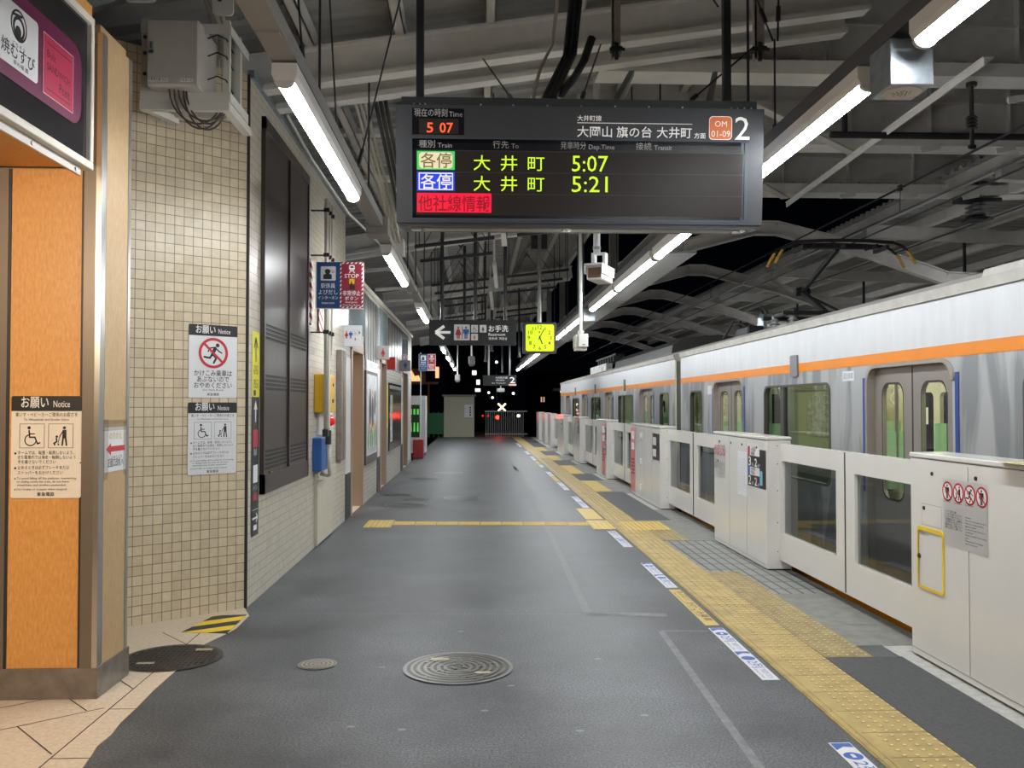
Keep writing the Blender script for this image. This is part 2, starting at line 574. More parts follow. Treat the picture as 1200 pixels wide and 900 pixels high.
    def build(self, name, mats, parent=None, label=None, smooth=False):
        me = bpy.data.meshes.new(name)
        org = Vector((0, 0, 0))
        if parent is not None:
            r = parent
            while r.parent is not None:
                r = r.parent
            org = r.location
        me.from_pydata([tuple(Vector(p) - org) for p in self.v], [], self.f)
        if not isinstance(mats, (list, tuple)):
            mats = [mats]
        for mm in mats:
            me.materials.append(mm)
        if len(mats) > 1:
            me.polygons.foreach_set('material_index', self.m)
        if smooth:
            me.polygons.foreach_set('use_smooth', [True] * len(me.polygons))
        me.update()
        o = bpy.data.objects.new(name, me)
        COL.objects.link(o)
        if parent is not None:
            o.parent = parent
        if label:
            o['label'] = label
        return o


def thing(name, label, cat, loc=(0, 0, 0), group=None, kind=None):
    o = bpy.data.objects.new(name, None)
    o.empty_display_size = 0.1
    COL.objects.link(o)
    o.location = loc
    o['label'] = label
    o['category'] = cat
    if group:
        o['group'] = group
    if kind:
        o['kind'] = kind
    return o


def solo(name, mb, mats, label, cat, group=None, kind=None, smooth=False):
    """a thing that is one mesh; its origin goes to the bottom centre"""
    xs, ys, zs = zip(*mb.v)
    org = Vector(((min(xs) + max(xs)) / 2, (min(ys) + max(ys)) / 2, min(zs)))
    mb.v = [tuple(Vector(p) - org) for p in mb.v]
    o = mb.build(name, mats, smooth=smooth)
    o.location = org
    o['label'] = label
    o['category'] = cat
    if group:
        o['group'] = group
    if kind:
        o['kind'] = kind
    return o


def struct(name, mb, mats, label, cat='structure', smooth=False):
    o = mb.build(name, mats, smooth=smooth)
    o['kind'] = 'structure'
    o['label'] = label
    o['category'] = cat
    return o


def copy_tree(o, parent=None):
    c = o.copy()
    COL.objects.link(c)
    c.parent = parent
    for ch in list(o.children):
        copy_tree(ch, c)
    return c


def dup(o, loc, label, group=None):
    c = copy_tree(o)
    c.location = loc
    c['label'] = label
    if group:
        c['group'] = group
    return c


ORD = 'first second third fourth fifth sixth seventh eighth ninth tenth eleventh twelfth thirteenth fourteenth fifteenth sixteenth seventeenth eighteenth'.split()


def rrect(x0, x1, y0, y1, r, n=5, corners=(1, 1, 1, 1)):
    """rounded rectangle outline; corners: bl, br, tr, tl"""
    out = []
    for (cx, cy, a0), on in zip(((x0 + r, y0 + r, PI), (x1 - r, y0 + r, 1.5 * PI), (x1 - r, y1 - r, 0), (x0 + r, y1 - r, 0.5 * PI)), corners):
        if on:
            for i in range(n + 1):
                a = a0 + 0.5 * PI * i / n
                out.append((cx + r * math.cos(a), cy + r * math.sin(a)))
        else:
            sx = x0 if a0 in (PI, 0.5 * PI) else x1
            sy = y0 if a0 in (PI, 1.5 * PI) else y1
            out.append((sx, sy))
    return out

# ------------------------------------------------------------------ floor and ground
Y_END = 43.0
m = MB().box(-1.76, 2.63, -8, Y_END, -0.35, 0.0)
struct('floor', m, ASPH, 'dark grey asphalt platform floor', 'floor')
m = MB()
edge = [(-1.742, -8), (-1.70, 3.2), (-1.682, 3.955), (-1.70, 4.08), (-1.722, 4.2), (-1.715, 4.34), (-1.735, 4.5), (-1.737, 4.714), (-1.752, 5.0), (-1.75, 5.42), (-1.757, 5.94), (-1.70, 6.15), (-1.66, 6.35), (-1.665, 6.72), (-1.77, 6.99)]
m.prism([(-6, -8)] + edge + [(-3.4, 5.6)][:0] + [(-6, 6.99)], -0.3, 0.004)
m.mi(1)
for a in [((-2.43, 4.73), (-2.27, 4.86)), ((-3.4, 3.95), (-2.27, 4.41)), ((-2.27, 4.41), (-1.90, 4.71)), ((-2.21, 4.46), (-1.88, 4.10)), ((-2.14, 4.86), (-1.97, 4.67)), ((-1.86, 2.5), (-1.87, 6.3)), ((-1.87, 4.69), (-1.73, 4.69)), ((-1.86, 4.05), (-1.69, 4.05)),
          ((-2.02, 5.20), (-1.87, 5.02)), ((-2.13, 6.24), (-1.87, 5.93)), ((-3.0, 3.2), (-1.88, 3.62)), ((-2.5, 3.6), (-2.95, 4.13))]:
    (xa, ya), (xb, yb) = a
    m.line(xa, ya, xb, yb, 0.007, 0.0055)
struct('paving_floor', m, [PAVE, DARKJ], 'beige stone paving in front of the shop', 'floor')
m = MB().box(2.63, 2.97, -8, Y_END, -0.35, 0.001)
struct('floor_edge_strip', m, CONCP, 'pale concrete strip under the platform gates', 'floor')
m = MB()
for i, (a, b, x0) in enumerate([(5.72, 7.31, 2.14), (10.18, 13.2, 2.14), (15.7, 18.5, 2.14), (20.2, 23.3, 2.14), (24.9, 27.6, 2.14), (29.8, 32.6, 2.14)]):
    n = 3
    for k in range(n):
        y0 = a + (b - a) * k / n
        m.box(x0, 2.97, y0 + 0.006, a + (b - a) * (k + 1) / n, -0.2, 0.004 + 0.0005 * (i % 2))
struct('slab_floor', m, CONC, 'grey concrete slabs before each gate opening', 'floor')
m = MB().box(2.14, 2.97, 7.31, 10.17, -0.2, 0.0045)
struct('tiled_floor', m, tile_mat('grooved_tile_floor', (0.28, 0.285, 0.27), (0.24, 0.245, 0.23), (0.045, 0.045, 0.04), 0.11, 'X', 0.4, 0.012), 'grey grooved floor tiles beside the gate', 'floor')
# the tile pattern of that patch runs over x and y
nt = MATS['grooved_tile_floor'].node_tree
for l in list(nt.links):
    if l.to_node.type == 'COMBXYZ' and l.to_socket == l.to_node.inputs[1]:
        s = l.from_node
        nt.links.new(s.outputs[1], l.to_node.inputs[1])
for n in nt.nodes:
    if n.type == 'TEX_BRICK':
        n.inputs['Brick Width'].default_value = 0.10
        n.inputs['Row Height'].default_value = 0.30
m = MB()
for x0, y0, x1, y1, t in [(0.92, 12.0, 0.84, 6.72, 0.06), (0.84, 6.70, 1.42, 6.62, 0.10), (1.28, 6.16, 1.20, 3.0, 0.045), (1.28, 6.16, 1.60, 6.14, 0.03), (0.95, 13.0, 0.98, 24, 0.07), (-1.7, 6.80, 1.1, 6.66, 0.012), (-0.2, 25.5, 1.3, 25.4, 0.3), (0.9, 22.5, 1.2, 20.2, 0.12)]:
    m.line(x0, y0, x1, y1, t, 0.0018)
struct('floor_seam_line', m, SEAM, 'pale repair seams in the asphalt', 'floor')
# dark asphalt fills between the slabs of the gate lane
m = MB()
for a, b in [(3.0, 5.46), (12.0, 15.9), (18.3, 20.0), (22.9, 24.8), (27.4, 29.9), (32.6, 34.5), (36.6, 39)]:
    m.box(2.15, 2.63, a, b, -0.2, 0.0065)
struct('patch_floor', m, ASPH2, 'dark asphalt fills in the gate lane', 'floor')
# track bed, far side and the ground beyond the platform end
m = MB().box(2.97, 14, -10, 60, -1.35, -1.1).box(2.90, 2.97, -8, Y_END, -1.2, -0.06)
struct('track_ground', m, CONC, 'track bed below the platform edge', 'ground')
m = MB().box(-60, 60, Y_END + 0.0, 160, -1.4, -0.6)
struct('ground', m, DARKJ, 'dark ground beyond the end of the platform', 'ground')
m = MB().box(-1.9, 2.6, Y_END, 52, -0.7, -0.02)
struct('road_ground', m, ASPH2, 'dark road of the level crossing', 'ground')


# ------------------------------------------------------------------ walls
WX = -1.75
m = MB().box(0, 1.6, 0, 0.25, 0, 4.12)
o = struct('corner_wall', m, TILE, 'beige tiled wall turning beside the shop', 'wall')
o.location = (-1.766, 6.97, 0)
o.rotation_euler = (0, 0, math.atan2(-0.551, -0.652))
# after the turn local +x runs away from the corner, the visible face is local y = 0.25 side
o.location = Vector((-1.766, 6.97, 0)) - Vector((math.cos(o.rotation_euler.z + PI / 2), math.sin(o.rotation_euler.z + PI / 2), 0)) * 0.25
m = MB()
m.mi(0).box(-2.05, WX, 6.99, 12.1, 0.0, 4.10)
struct('wall_left', m, TILEY, 'pale tiled wall behind the brown louvred panel', 'wall')
m = MB().box(-1.766, -1.748, 6.968, 6.99, 0, 4.12)
struct('trim_1', m, DARKJ, 'dark joint at the corner of the tiled walls', 'trim')
m = MB().box(WX - 0.02, WX + 0.03, 6.99, 12.15, 4.10, 4.16)
struct('trim_2', m, GALV, 'metal flashing on top of the tiled wall', 'trim')
# restroom front: wall pieces between three door openings
RT = 3.38
OPEN = [(12.72, 13.92), (16.6, 17.55), (21.7, 23.0)]
m = MB()
ys = [12.1] + [y for a in OPEN for y in a] + [24.6]
for a, b in zip(ys[0::2], ys[1::2]):
    m.box(-2.05, WX, a, b, 0, RT)
for a, b in OPEN:
    m.box(-2.05, WX, a, b, 2.35, RT)
struct('restroom_wall', m, TILEF, 'tiled restroom front with three doorways', 'wall')
m = MB().box(-4.4, -2.05, 12.1, 24.6, 3.2, 3.3).box(-4.5, -4.4, 12.1, 24.6, 0, 3.3).box(-4.4, -2.05, 24.5, 24.6, 0, 3.2)
for y in (12.3, 14.4, 16.1, 18.3, 21.2, 23.4):
    m.box(-4.4, -2.05, y, y + 0.1, 0, 3.2)
m.box(-4.4, -1.76, 12.1, 24.6, -0.1, 0.001)
struct('restroom_inner_wall', m, mat('restroom_plaster', (0.68, 0.58, 0.47), 0.5), 'inner walls of the restrooms', 'wall')
m = MB().box(WX - 0.1, WX + 0.04, 12.0, 24.7, RT, RT + 0.07)
struct('trim_3', m, PIPE, 'pale coping along the restroom front', 'trim')
for i, (a, b) in enumerate(OPEN):
    t = MB()
    t.box(-2.06, WX + 0.02, b - 0.02, b + 0.1, 0, 2.4)
    t.box(-2.06, WX + 0.02, a - 0.1, a + 0.02, 0, 2.4)
    t.box(-2.06, WX + 0.02, a - 0.1, b + 0.1, 2.33, 2.45)
    t.box(-2.4, -2.05, b + 0.0, b + 0.04, 0, 2.35)
    o = struct('door_%d' % (i + 1), t, BRONZE, 'beige metal frame of the %s restroom doorway' % ORD[i], 'doorway')
    t = MB().box(WX, WX + 0.012, a - 0.55, a - 0.12, 0.0, 0.62)
    t.build('kick_plate', SIGNG, o)
    t = MB().box(WX, WX + 0.01, a - 0.55, a - 0.12, 0.62, 2.2)
    t.build('side_panel', WHITE, o)
    t = MB().box(WX, WX + 0.012, a - 0.25, b + 0.2, 2.62, RT - 0.05)
    t.build('transom', mat('transom_glass', (0.42, 0.50, 0.55), 0.08, spec=0.8), o)
for i, (a, b) in enumerate([(14.15, 16.0), (18.0, 21.1)]):
    t = MB().box(WX, WX + 0.02, a, b, 2.28, RT - 0.08)
    for k in range(1, 5):
        t.box(WX + 0.02, WX + 0.026, a + (b - a) * k / 5 - 0.008, a + (b - a) * k / 5, 2.28, RT - 0.08)
    struct('cladding_wall', t, mat('grey_cladding', (0.20, 0.195, 0.185), 0.3, metal=0.5, noise=0.2, nscale=3, stretch=(1, 5, 0.4)),
           'grey metal cladding above the %s poster bay' % ORD[i], 'cladding')
area_lamp('restroom_ceiling_lamp', (-3.2, 13.6, 3.1), 0.5, 26, (1.0, 0.84, 0.68), (0, 0, -1), 'ceiling lamp inside the restroom with the open doorway')

# ------------------------------------------------------------------ shop corner
m = MB()
m.rbox(-5.5, -2.03, 4.90, 5.25, 0.17, 3.62, 0.004)
struct('shop_wall', m, TANP, 'end wall of the shop', 'wall')
m = MB().box(-2.475, -2.105, 4.872, 4.90, 0.165, 2.82)
struct('trim_4', m, ORANGEP, 'orange laminate panel facing along the platform', 'trim')
m = MB().box(-2.03, -2.005, 4.935, 5.235, 0.165, 3.56)
struct('trim_5', m, TANP, 'tan laminate panel on the platform side of the shop', 'trim')
m = MB()
m.box(-2.60, -2.488, 4.862, 4.9, 0.165, 2.82).box(-2.092, -2.03, 4.862, 4.9, 0.165, 3.5)
struct('trim_6', m, mat('brown_steel_post', (0.19, 0.155, 0.125), 0.42, metal=0.4), 'brownish steel posts on either side of the orange panel', 'trim')
m = MB()
m.box(-2.03, -2.002, 4.862, 4.925, 0.165, 3.56).box(-2.03, -2.002, 5.238, 5.275, 0.165, 3.56)
struct('trim_8', m, STEEL, 'brushed steel edge strips beside the tan panel', 'trim')
m = MB()
for z in [0.35 + 0.3 * k for k in range(9)]:
    m.cyl((-2.097, 4.862, z), (-2.097, 4.860, z), 0.004, 6).cyl((-2.481, 4.862, z), (-2.481, 4.860, z), 0.004, 6)
m.box(-2.105, -2.090, 4.866, 4.871, 0.165, 2.82).box(-2.490, -2.475, 4.866, 4.871, 0.165, 2.82)
struct('trim_7', m, DARKST, 'dark beading and screws beside the orange panel', 'trim')
m = MB().box(-5.5, -1.995, 4.855, 5.29, 0, 0.165)
struct('shop_baseboard', m, STEELD, 'worn steel skirting of the shop', 'baseboard')
# shop front header above the opening, its soffit is orange
m = MB().box(-3.9, -2.06, -6, 4.86, 2.83, 3.7)
struct('header_wall', m, ORANGEP, 'orange header over the shop opening', 'wall')
m = MB().box(-5.6, -5.5, -6, 4.9, 0, 3.7).box(-5.5, -3.9, -6, 4.9, 2.9, 3.0)
struct('shop_inner_wall', m, TANP, 'inner walls of the shop', 'wall')

# ------------------------------------------------------------------ roof
zb = lambda x: 4.11 + 0.151 * (x + 1.75)      # underside of the rafters
zd = lambda x: zb(x) + 0.45                   # underside of the deck
m = MB()
nx = 60
# trapezoid sheet: ribs run up the slope, so the profile repeats along Y
ysd = []
y = -8.0
while y < Y_END:
    ysd += [(y, 0.0), (y + 0.10, 0.0), (y + 0.13, 0.035), (y + 0.23, 0.035)]
    y += 0.26
vs = []
for (yy, dz) in ysd:
    for x in (-3.2, 2.42):
        vs.append((x, yy, zd(x) + dz))
for (yy, dz) in ysd:
    for x in (-3.2, 2.42):
        vs.append((x, yy, zd(x) + dz + 0.02))
n = len(ysd)
fs = [(2 * i, 2 * i + 1, 2 * i + 3, 2 * i + 2) for i in range(n - 1)] + [(2 * n + 2 * i, 2 * n + 2 * i + 2, 2 * n + 2 * i + 3, 2 * n + 2 * i + 1) for i in range(n - 1)]
m.add(vs, fs)
struct('ceiling', m, DECK, 'ribbed grey canopy deck over the platform', 'ceiling')
m = MB()
m.box(2.42, 12, -8, 12.0, 5.62, 5.70)
struct('track_ceiling', m, DECK, 'grey deck over the track beyond the riveted girders', 'ceiling')


def rafter(y, x0, x1, depth, label):
    b = MB()
    for dy in (0.0, 0.47):
        p = lambda x, d: (x, y + dy, zb(x) + d)
        b.bar((x0, y + dy + 0.06, zb(x0) + 0.01), (x1, y + dy + 0.06, zb(x1) + 0.01), 0.17, 0.02)
        b.bar((x0, y + dy + 0.06, zb(x0) + depth - 0.01), (x1, y + dy + 0.06, zb(x1) + depth - 0.01), 0.17, 0.02)
        b.bar((x0, y + dy + 0.06, zb(x0) + depth / 2), (x1, y + dy + 0.06, zb(x1) + depth / 2), 0.014, depth - 0.04)
        b.bar((x0, y + dy - 0.022, zb(x0) + 0.012), (x1, y + dy - 0.022, zb(x1) + 0.012), 0.008, 0.045)
    return struct('roof_beam', b, ROOFL, label, 'roof beam')


for i, yy in enumerate((7.3, 14.9, 22.3, 29.8, 37.2)):
    rafter(yy, -2.3, 3.3 if i == 0 else 2.42, 0.30, '%s sloping steel rafter from the camera, carrying the canopy deck' % ORD[i])
for i, x in enumerate((-1.35, -0.62, 0.12, 0.86, 1.6, 2.3)):
    b = MB()
    z = zb(x) + 0.30
    b.box(x - 0.045, x + 0.045, -8, Y_END, z, z + 0.012).box(x - 0.045, x - 0.035, -8, Y_END, z, z + 0.15).box(x + 0.035, x + 0.045, -8, Y_END, z, z + 0.15)
    struct('roof_beam', b, ROOFP, '%s purlin from the tiled wall, running along the canopy' % ORD[i], 'roof beam')
for i, (yy, z, x0, x1) in enumerate([(9.85, 4.53, -1.7, 0.55), (11.75, 4.50, -1.7, 0.6)]):
    b = MB().box(x0, x1, yy, yy + 0.012, z, min(zd(x0), zd(x1)) - 0.01).box(x0, x1, yy - 0.06, yy + 0.07, z - 0.012, z).box(x0, x1, yy - 0.064, yy - 0.056, z - 0.012, z + 0.05)
    struct('roof_beam', b, ROOFL, '%s level steel beam over the brown panel' % ORD[i], 'roof beam')


def girder(y, x0, label, z0=4.42):
    zt = lambda x: zd(x) - 0.01 if x < 2.42 else 5.62
    b = MB()
    b.prism([(x0, z0), (11.5, z0), (11.5, 5.62), (2.43, 5.62), (2.42, zt(2.42)), (x0, zt(x0))], 0, 0.014, frame((0, y, 0), (1, 0, 0), (0, 0, 1)))
    b.box(2.45, 11.5, y - 0.05, y, z0 + 0.5, z0 + 0.52)
    for k in range(12):
        x = x0 + 0.35 + k * 0.9
        if x < 11:
            b.box(x, x + 0.012, y - 0.09, y, z0, min(zt(x), 5.6) - 0.02)
    x = x0 + 0.1
    while x < 9.0:
        b.cyl((x, y - 0.016, z0 + 0.16), (x, y - 0.034, z0 + 0.16), 0.021, 6, 0.011)
        if 2.5 < x < 9:
            b.cyl((x, y - 0.001, z0 + 0.6), (x, y - 0.018, z0 + 0.6), 0.018, 6, 0.01)
        x += 0.13
    for gx in (2.55, 2.98):
        b.box(gx - 0.02, gx + 0.36, y - 0.012, y, z0 + 0.21, z0 + 0.62)
        for r in range(3):
            for c in range(3):
                b.cyl((gx + 0.05 + c * 0.11, y - 0.012, z0 + 0.27 + r * 0.13), (gx + 0.05 + c * 0.11, y - 0.032, z0 + 0.27 + r * 0.13), 0.024, 6, 0.012)
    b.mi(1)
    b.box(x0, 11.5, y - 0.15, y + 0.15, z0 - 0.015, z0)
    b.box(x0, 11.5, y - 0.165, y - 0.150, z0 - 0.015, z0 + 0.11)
    b.mi(0)
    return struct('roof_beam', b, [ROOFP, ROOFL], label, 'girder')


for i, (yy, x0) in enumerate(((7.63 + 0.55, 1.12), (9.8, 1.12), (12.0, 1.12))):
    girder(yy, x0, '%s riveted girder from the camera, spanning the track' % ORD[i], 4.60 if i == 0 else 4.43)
b = MB().bar((4.13, 7.0, 4.36), (4.34, 12.2, 4.36), 0.09, 0.012).bar((4.10, 7.0, 4.33), (4.31, 12.2, 4.33), 0.012, 0.07)
struct('roof_beam', b, ROOFL, 'long angle bar below the riveted girders, over the track', 'roof beam')
b = MB().bar((2.55, 8.2, 4.375), (4.2, 9.8, 4.375), 0.10, 0.02).bar((2.55, 9.8, 4.375), (4.22, 12.0, 4.375), 0.10, 0.02)
struct('roof_beam', b, ROOFP, 'slanting braces under the riveted girders', 'roof beam')
b = MB()
for x in (4.9, 5.75, 6.6, 7.45):
    for yy in (8.0, 9.62, 11.82):
        b.bar((x, yy, 4.36), (x + 0.22, yy, 4.40), 0.02, 0.06)
struct('roof_beam', b, ROOFL, 'short bracket plates on the riveted girders', 'bracket')
# longitudinal edge girder beside the lamps
EDGEP = mat('edge_girder_dark', (0.17, 0.17, 0.168), 0.5, noise=0.15, nscale=3)
b = MB().box(2.10, 2.40, 9.6, 42, 3.20, 3.225).box(2.24, 2.26, 9.6, 42, 3.225, 3.6).box(2.10, 2.40, 9.6, 42, 3.60, 3.62)
for yy in (10.6, 14.4, 19.0, 23.0, 27.2, 32, 37):
    b.box(2.18, 2.32, yy, yy + 0.1, 3.62, zd(2.2))
struct('roof_beam', b, EDGEP, 'long edge girder of the canopy beside the lamps', 'roof beam')
for i, yy in enumerate((14.2, 18.7, 22.9, 27.0, 31.5, 36.0)):
    b = MB()
    P = [(2.3, 3.62), (3.07, 3.92), (4.5, 4.30), (4.85, 4.30), (6.4, 3.92), (7.64, 3.50), (11.5, 3.35)]
    for (xa, za), (xb, zb_) in zip(P, P[1:]):
        b.bar((xa, yy, za), (xb, yy, zb_), 0.16, 0.02)
        b.bar((xa, yy, za + 0.10), (xb, yy, zb_ + 0.10), 0.02, 0.2)
        b.bar((xa, yy, za + 0.20), (xb, yy, zb_ + 0.20), 0.16, 0.02)
    struct('roof_beam', b, ROOFP, '%s bent portal beam from the camera over the track' % ORD[i], 'roof beam')
# canopy of the opposite platform
b = MB()
xs = []
yy = 8.0
row = []
while yy < 42:
    row += [(yy, 0), (yy + 0.07, 0), (yy + 0.10, 0.05), (yy + 0.17, 0.05)]
    yy += 0.2
zo = lambda x: 4.62 - 0.035 * (x - 6.3)
vs = []
for (yy, dz) in row:
    for x in (6.3, 13):
        vs.append((x, yy, zo(x) + dz))
b.add(vs, [(2 * i, 2 * i + 1, 2 * i + 3, 2 * i + 2) for i in range(len(row) - 1)])
struct('opposite_ceiling', b, DECK, 'ribbed canopy sheet over the opposite platform', 'ceiling')
b = MB()
for x in (6.45, 7.3, 8.2, 9.2, 10.3, 11.5):
    b.box(x - 0.06, x + 0.06, 8, 42, zo(x) - 0.16, zo(x) - 0.15).box(x - 0.06, x - 0.045, 8, 42, zo(x) - 0.15, zo(x) - 0.01)
for yy in (10.5, 14.2, 18.7, 22.9, 27.0, 31.5):
    b.bar((6.3, yy, zo(6.3) - 0.26), (13, yy, zo(13) - 0.26), 0.14, 0.2)
struct('roof_beam', b, ROOFP, 'purlins under the opposite canopy', 'roof beam')
b = MB()
for yy in (14.2, 22.9, 31.5):
    b.box(9.3, 9.5, yy - 0.1, yy + 0.1, -0.1, zo(9.4) - 0.3)
b.box(6.6, 13, 6, 42, -0.3, 0.0)
struct('opposite_column', b, ROOFP, 'columns and floor of the opposite platform', 'column')

# ------------------------------------------------------------------ pictograms (drawn in a sign's own plane)
def limb(b, pts, t, M, w):
    for (xa, ya), (xb, yb) in zip(pts, pts[1:]):
        b.line(xa, ya, xb, yb, t, w, M)
    for x, y in pts:
        b.disc(x, y, t / 2, w, M, 10)


def picto_man(b, x, y, h, M, w=0.003, skirt=False):
    s = h
    b.disc(x, y + 0.90 * s, 0.085 * s, w, M, 14)
    if skirt:
        b.poly([(x - 0.10 * s, y + 0.78 * s), (x - 0.26 * s, y + 0.30 * s), (x + 0.26 * s, y + 0.30 * s), (x + 0.10 * s, y + 0.78 * s)], w, M)
    else:
        b.poly([(x - 0.2 * s, y + 0.78 * s), (x - 0.14 * s, y + 0.36 * s), (x + 0.14 * s, y + 0.36 * s), (x + 0.2 * s, y + 0.78 * s)], w, M)
        limb(b, [(x - 0.2 * s, y + 0.74 * s), (x - 0.22 * s, y + 0.42 * s)], 0.075 * s, M, w)
        limb(b, [(x + 0.2 * s, y + 0.74 * s), (x + 0.22 * s, y + 0.42 * s)], 0.075 * s, M, w)
    limb(b, [(x - 0.07 * s, y + 0.4 * s), (x - 0.07 * s, y + 0.04 * s)], 0.1 * s, M, w)
    limb(b, [(x + 0.07 * s, y + 0.4 * s), (x + 0.07 * s, y + 0.04 * s)], 0.1 * s, M, w)


def picto_wheelchair(b, x, y, h, M, w=0.003):
    s = h
    b.disc(x - 0.10 * s, y + 0.90 * s, 0.08 * s, w, M, 14)
    limb(b, [(x - 0.10 * s, y + 0.76 * s), (x - 0.07 * s, y + 0.44 * s), (x + 0.18 * s, y + 0.44 * s), (x + 0.31 * s, y + 0.12 * s), (x + 0.42 * s, y + 0.17 * s)], 0.07 * s, M, w)
    limb(b, [(x - 0.08 * s, y + 0.60 * s), (x + 0.16 * s, y + 0.60 * s)], 0.055 * s, M, w)
    vs = [(x - 0.03 * s + 0.27 * s * math.cos(a), y + 0.30 * s + 0.27 * s * math.sin(a)) for a in [PI * (0.62 + 1.3 * k / 12) for k in range(13)]]
    limb(b, vs, 0.05 * s, M, w)


def picto_stroller(b, x, y, h, M, w=0.003):
    s = h
    b.disc(x + 0.16 * s, y + 0.90 * s, 0.075 * s, w, M, 14)
    b.poly([(x + 0.08 * s, y + 0.80 * s), (x + 0.06 * s, y + 0.4 * s), (x + 0.26 * s, y + 0.4 * s), (x + 0.26 * s, y + 0.80 * s)], w, M)
    limb(b, [(x + 0.10 * s, y + 0.74 * s), (x - 0.05 * s, y + 0.50 * s)], 0.05 * s, M, w)
    limb(b, [(x + 0.11 * s, y + 0.42 * s), (x + 0.06 * s, y + 0.05 * s)], 0.08 * s, M, w)
    limb(b, [(x + 0.22 * s, y + 0.42 * s), (x + 0.27 * s, y + 0.05 * s)], 0.08 * s, M, w)
    b.disc(x - 0.20 * s, y + 0.47 * s, 0.06 * s, w, M, 12)
    limb(b, [(x - 0.22 * s, y + 0.38 * s), (x - 0.20 * s, y + 0.22 * s), (x - 0.34 * s, y + 0.14 * s)], 0.07 * s, M, w)
    limb(b, [(x - 0.05 * s, y + 0.48 * s), (x - 0.14 * s, y + 0.16 * s)], 0.035 * s, M, w)
    b.disc(x - 0.12 * s, y + 0.08 * s, 0.045 * s, w, M, 10)
    b.disc(x - 0.30 * s, y + 0.08 * s, 0.045 * s, w, M, 10)


def picto_runner(b, x, y, h, M, w=0.003):
    s = h
    b.disc(x + 0.20 * s, y + 0.84 * s, 0.09 * s, w, M, 14)
    limb(b, [(x + 0.08 * s, y + 0.70 * s), (x - 0.04 * s, y + 0.42 * s)], 0.16 * s, M, w)
    limb(b, [(x + 0.12 * s, y + 0.70 * s), (x + 0.28 * s, y + 0.56 * s), (x + 0.40 * s, y + 0.50 * s)], 0.06 * s, M, w)
    limb(b, [(x + 0.02 * s, y + 0.74 * s), (x - 0.18 * s, y + 0.70 * s), (x - 0.24 * s, y + 0.55 * s)], 0.06 * s, M, w)
    limb(b, [(x - 0.02 * s, y + 0.42 * s), (x + 0.14 * s, y + 0.26 * s), (x + 0.02 * s, y + 0.04 * s)], 0.09 * s, M, w)
    limb(b, [(x - 0.06 * s, y + 0.42 * s), (x - 0.16 * s, y + 0.26 * s), (x - 0.42 * s, y + 0.30 * s)], 0.09 * s, M, w)


def frame_lines(b, x0, x1, y0, y1, t, M, w):
    b.rect(x0, x1, y0, y0 + t, w, M).rect(x0, x1, y1 - t, y1, w, M).rect(x0, x0 + t, y0, y1, w, M).rect(x1 - t, x1, y0, y1, w, M)


def notice_wheelchair(M, wd, ht, face, label):
    r = thing('notice_sign', label, 'sign', M.translation)
    b = MB().prism(rrect(0, wd, 0, ht, 0.012), 0, 0.006, M)
    b.build('plate', face, r)
    hh = 0.148 * ht
    b = MB().prism(rrect(0, wd, ht - hh, ht, 0.012, corners=(0, 0, 1, 1)), 0.006, 0.0075, M)
    b.build('header', SIGNK, r)
    b = MB().text('お願い', 0.14 * wd, ht - hh * 0.72, 0.068 * wd / 0.37, M, 0.0085, width=0.39 * wd, bold=0.012)
    b.part('japanese_heading', TXTP, r)
    b.text('Notice', 0.60 * wd, ht - hh * 0.74, 0.05, M, 0.0085, width=0.235 * wd).part('english_heading', TXTP, r)
    b = MB()
    w = 0.0075
    b.text('車いす・ベビーカーご使用のお客さま', wd / 2, ht * 0.80, 0.025, M, w, width=0.88 * wd, align='C')
    b.text('To Wheelchair and Stroller Users', wd / 2, ht * 0.758, 0.018, M, w, width=0.64 * wd, align='C')
    frame_lines(b, 0.12 * wd, 0.475 * wd, 0.49 * ht, 0.728 * ht, 0.002, M, w)
    frame_lines(b, 0.53 * wd, 0.885 * wd, 0.49 * ht, 0.728 * ht, 0.002, M, w)
    b.part('title_print', TXTK, r)
    picto_wheelchair(b, 0.285 * wd, 0.508 * ht, 0.108 * ht / 0.54, M, w)
    b.part('wheelchair_symbol', TXTK, r)
    picto_stroller(b, 0.71 * wd, 0.508 * ht, 0.108 * ht / 0.54, M, w)
    b.part('stroller_symbol', TXTK, r)
    for k, (s, x, e, y) in enumerate([('ホームでは、転落・転倒しないよう、', 0.10, 0.80, 0.43), ('また電車内では滑走・転倒しないよう', 0.10, 0.82, 0.385), ('手を離さないでください', 0.10, 0.54, 0.34),
                                      ('止めるときは必ずブレーキまたは', 0.10, 0.73, 0.285), ('ストッパーをおかけください', 0.10, 0.64, 0.235)]):
        b.text(s, x * wd, y * ht, 0.022, M, w, width=e * wd)
    for y in (0.438, 0.293):
        b.disc(0.065 * wd, y * ht, 0.006, w, M, 10)
    for s, e, y in [('To avoid falling off the platform, overturning,', 0.85, 0.185), ('or sliding inside the train, do not leave', 0.74, 0.152), ('wheelchairs and strollers unattended.', 0.70, 0.119), ('Use brakes or stopper when stopped.', 0.72, 0.078)]:
        b.text(s, 0.09 * wd, y * ht, 0.016, M, w, width=e * wd)
    for y in (0.19, 0.083):
        b.disc(0.065 * wd, y * ht, 0.004, w, M, 8)
    b.text('東急電鉄', 0.5 * wd, 0.024 * ht, 0.022, M, w, width=0.25 * wd, align='C', bold=0.01)
    b.build('print', TXTK, r)
    return r


# angled wall frame: u runs along the wall towards the corner
du = Vector((0.652, 0.551, 0)).normalized()


def on_corner(s, z):
    p = Vector((-1.766, 6.97, z)) - du * s + Vector((0.551, -0.652, 0)).normalized() * 0.001
    return frame(p, du, (0, 0, 1))


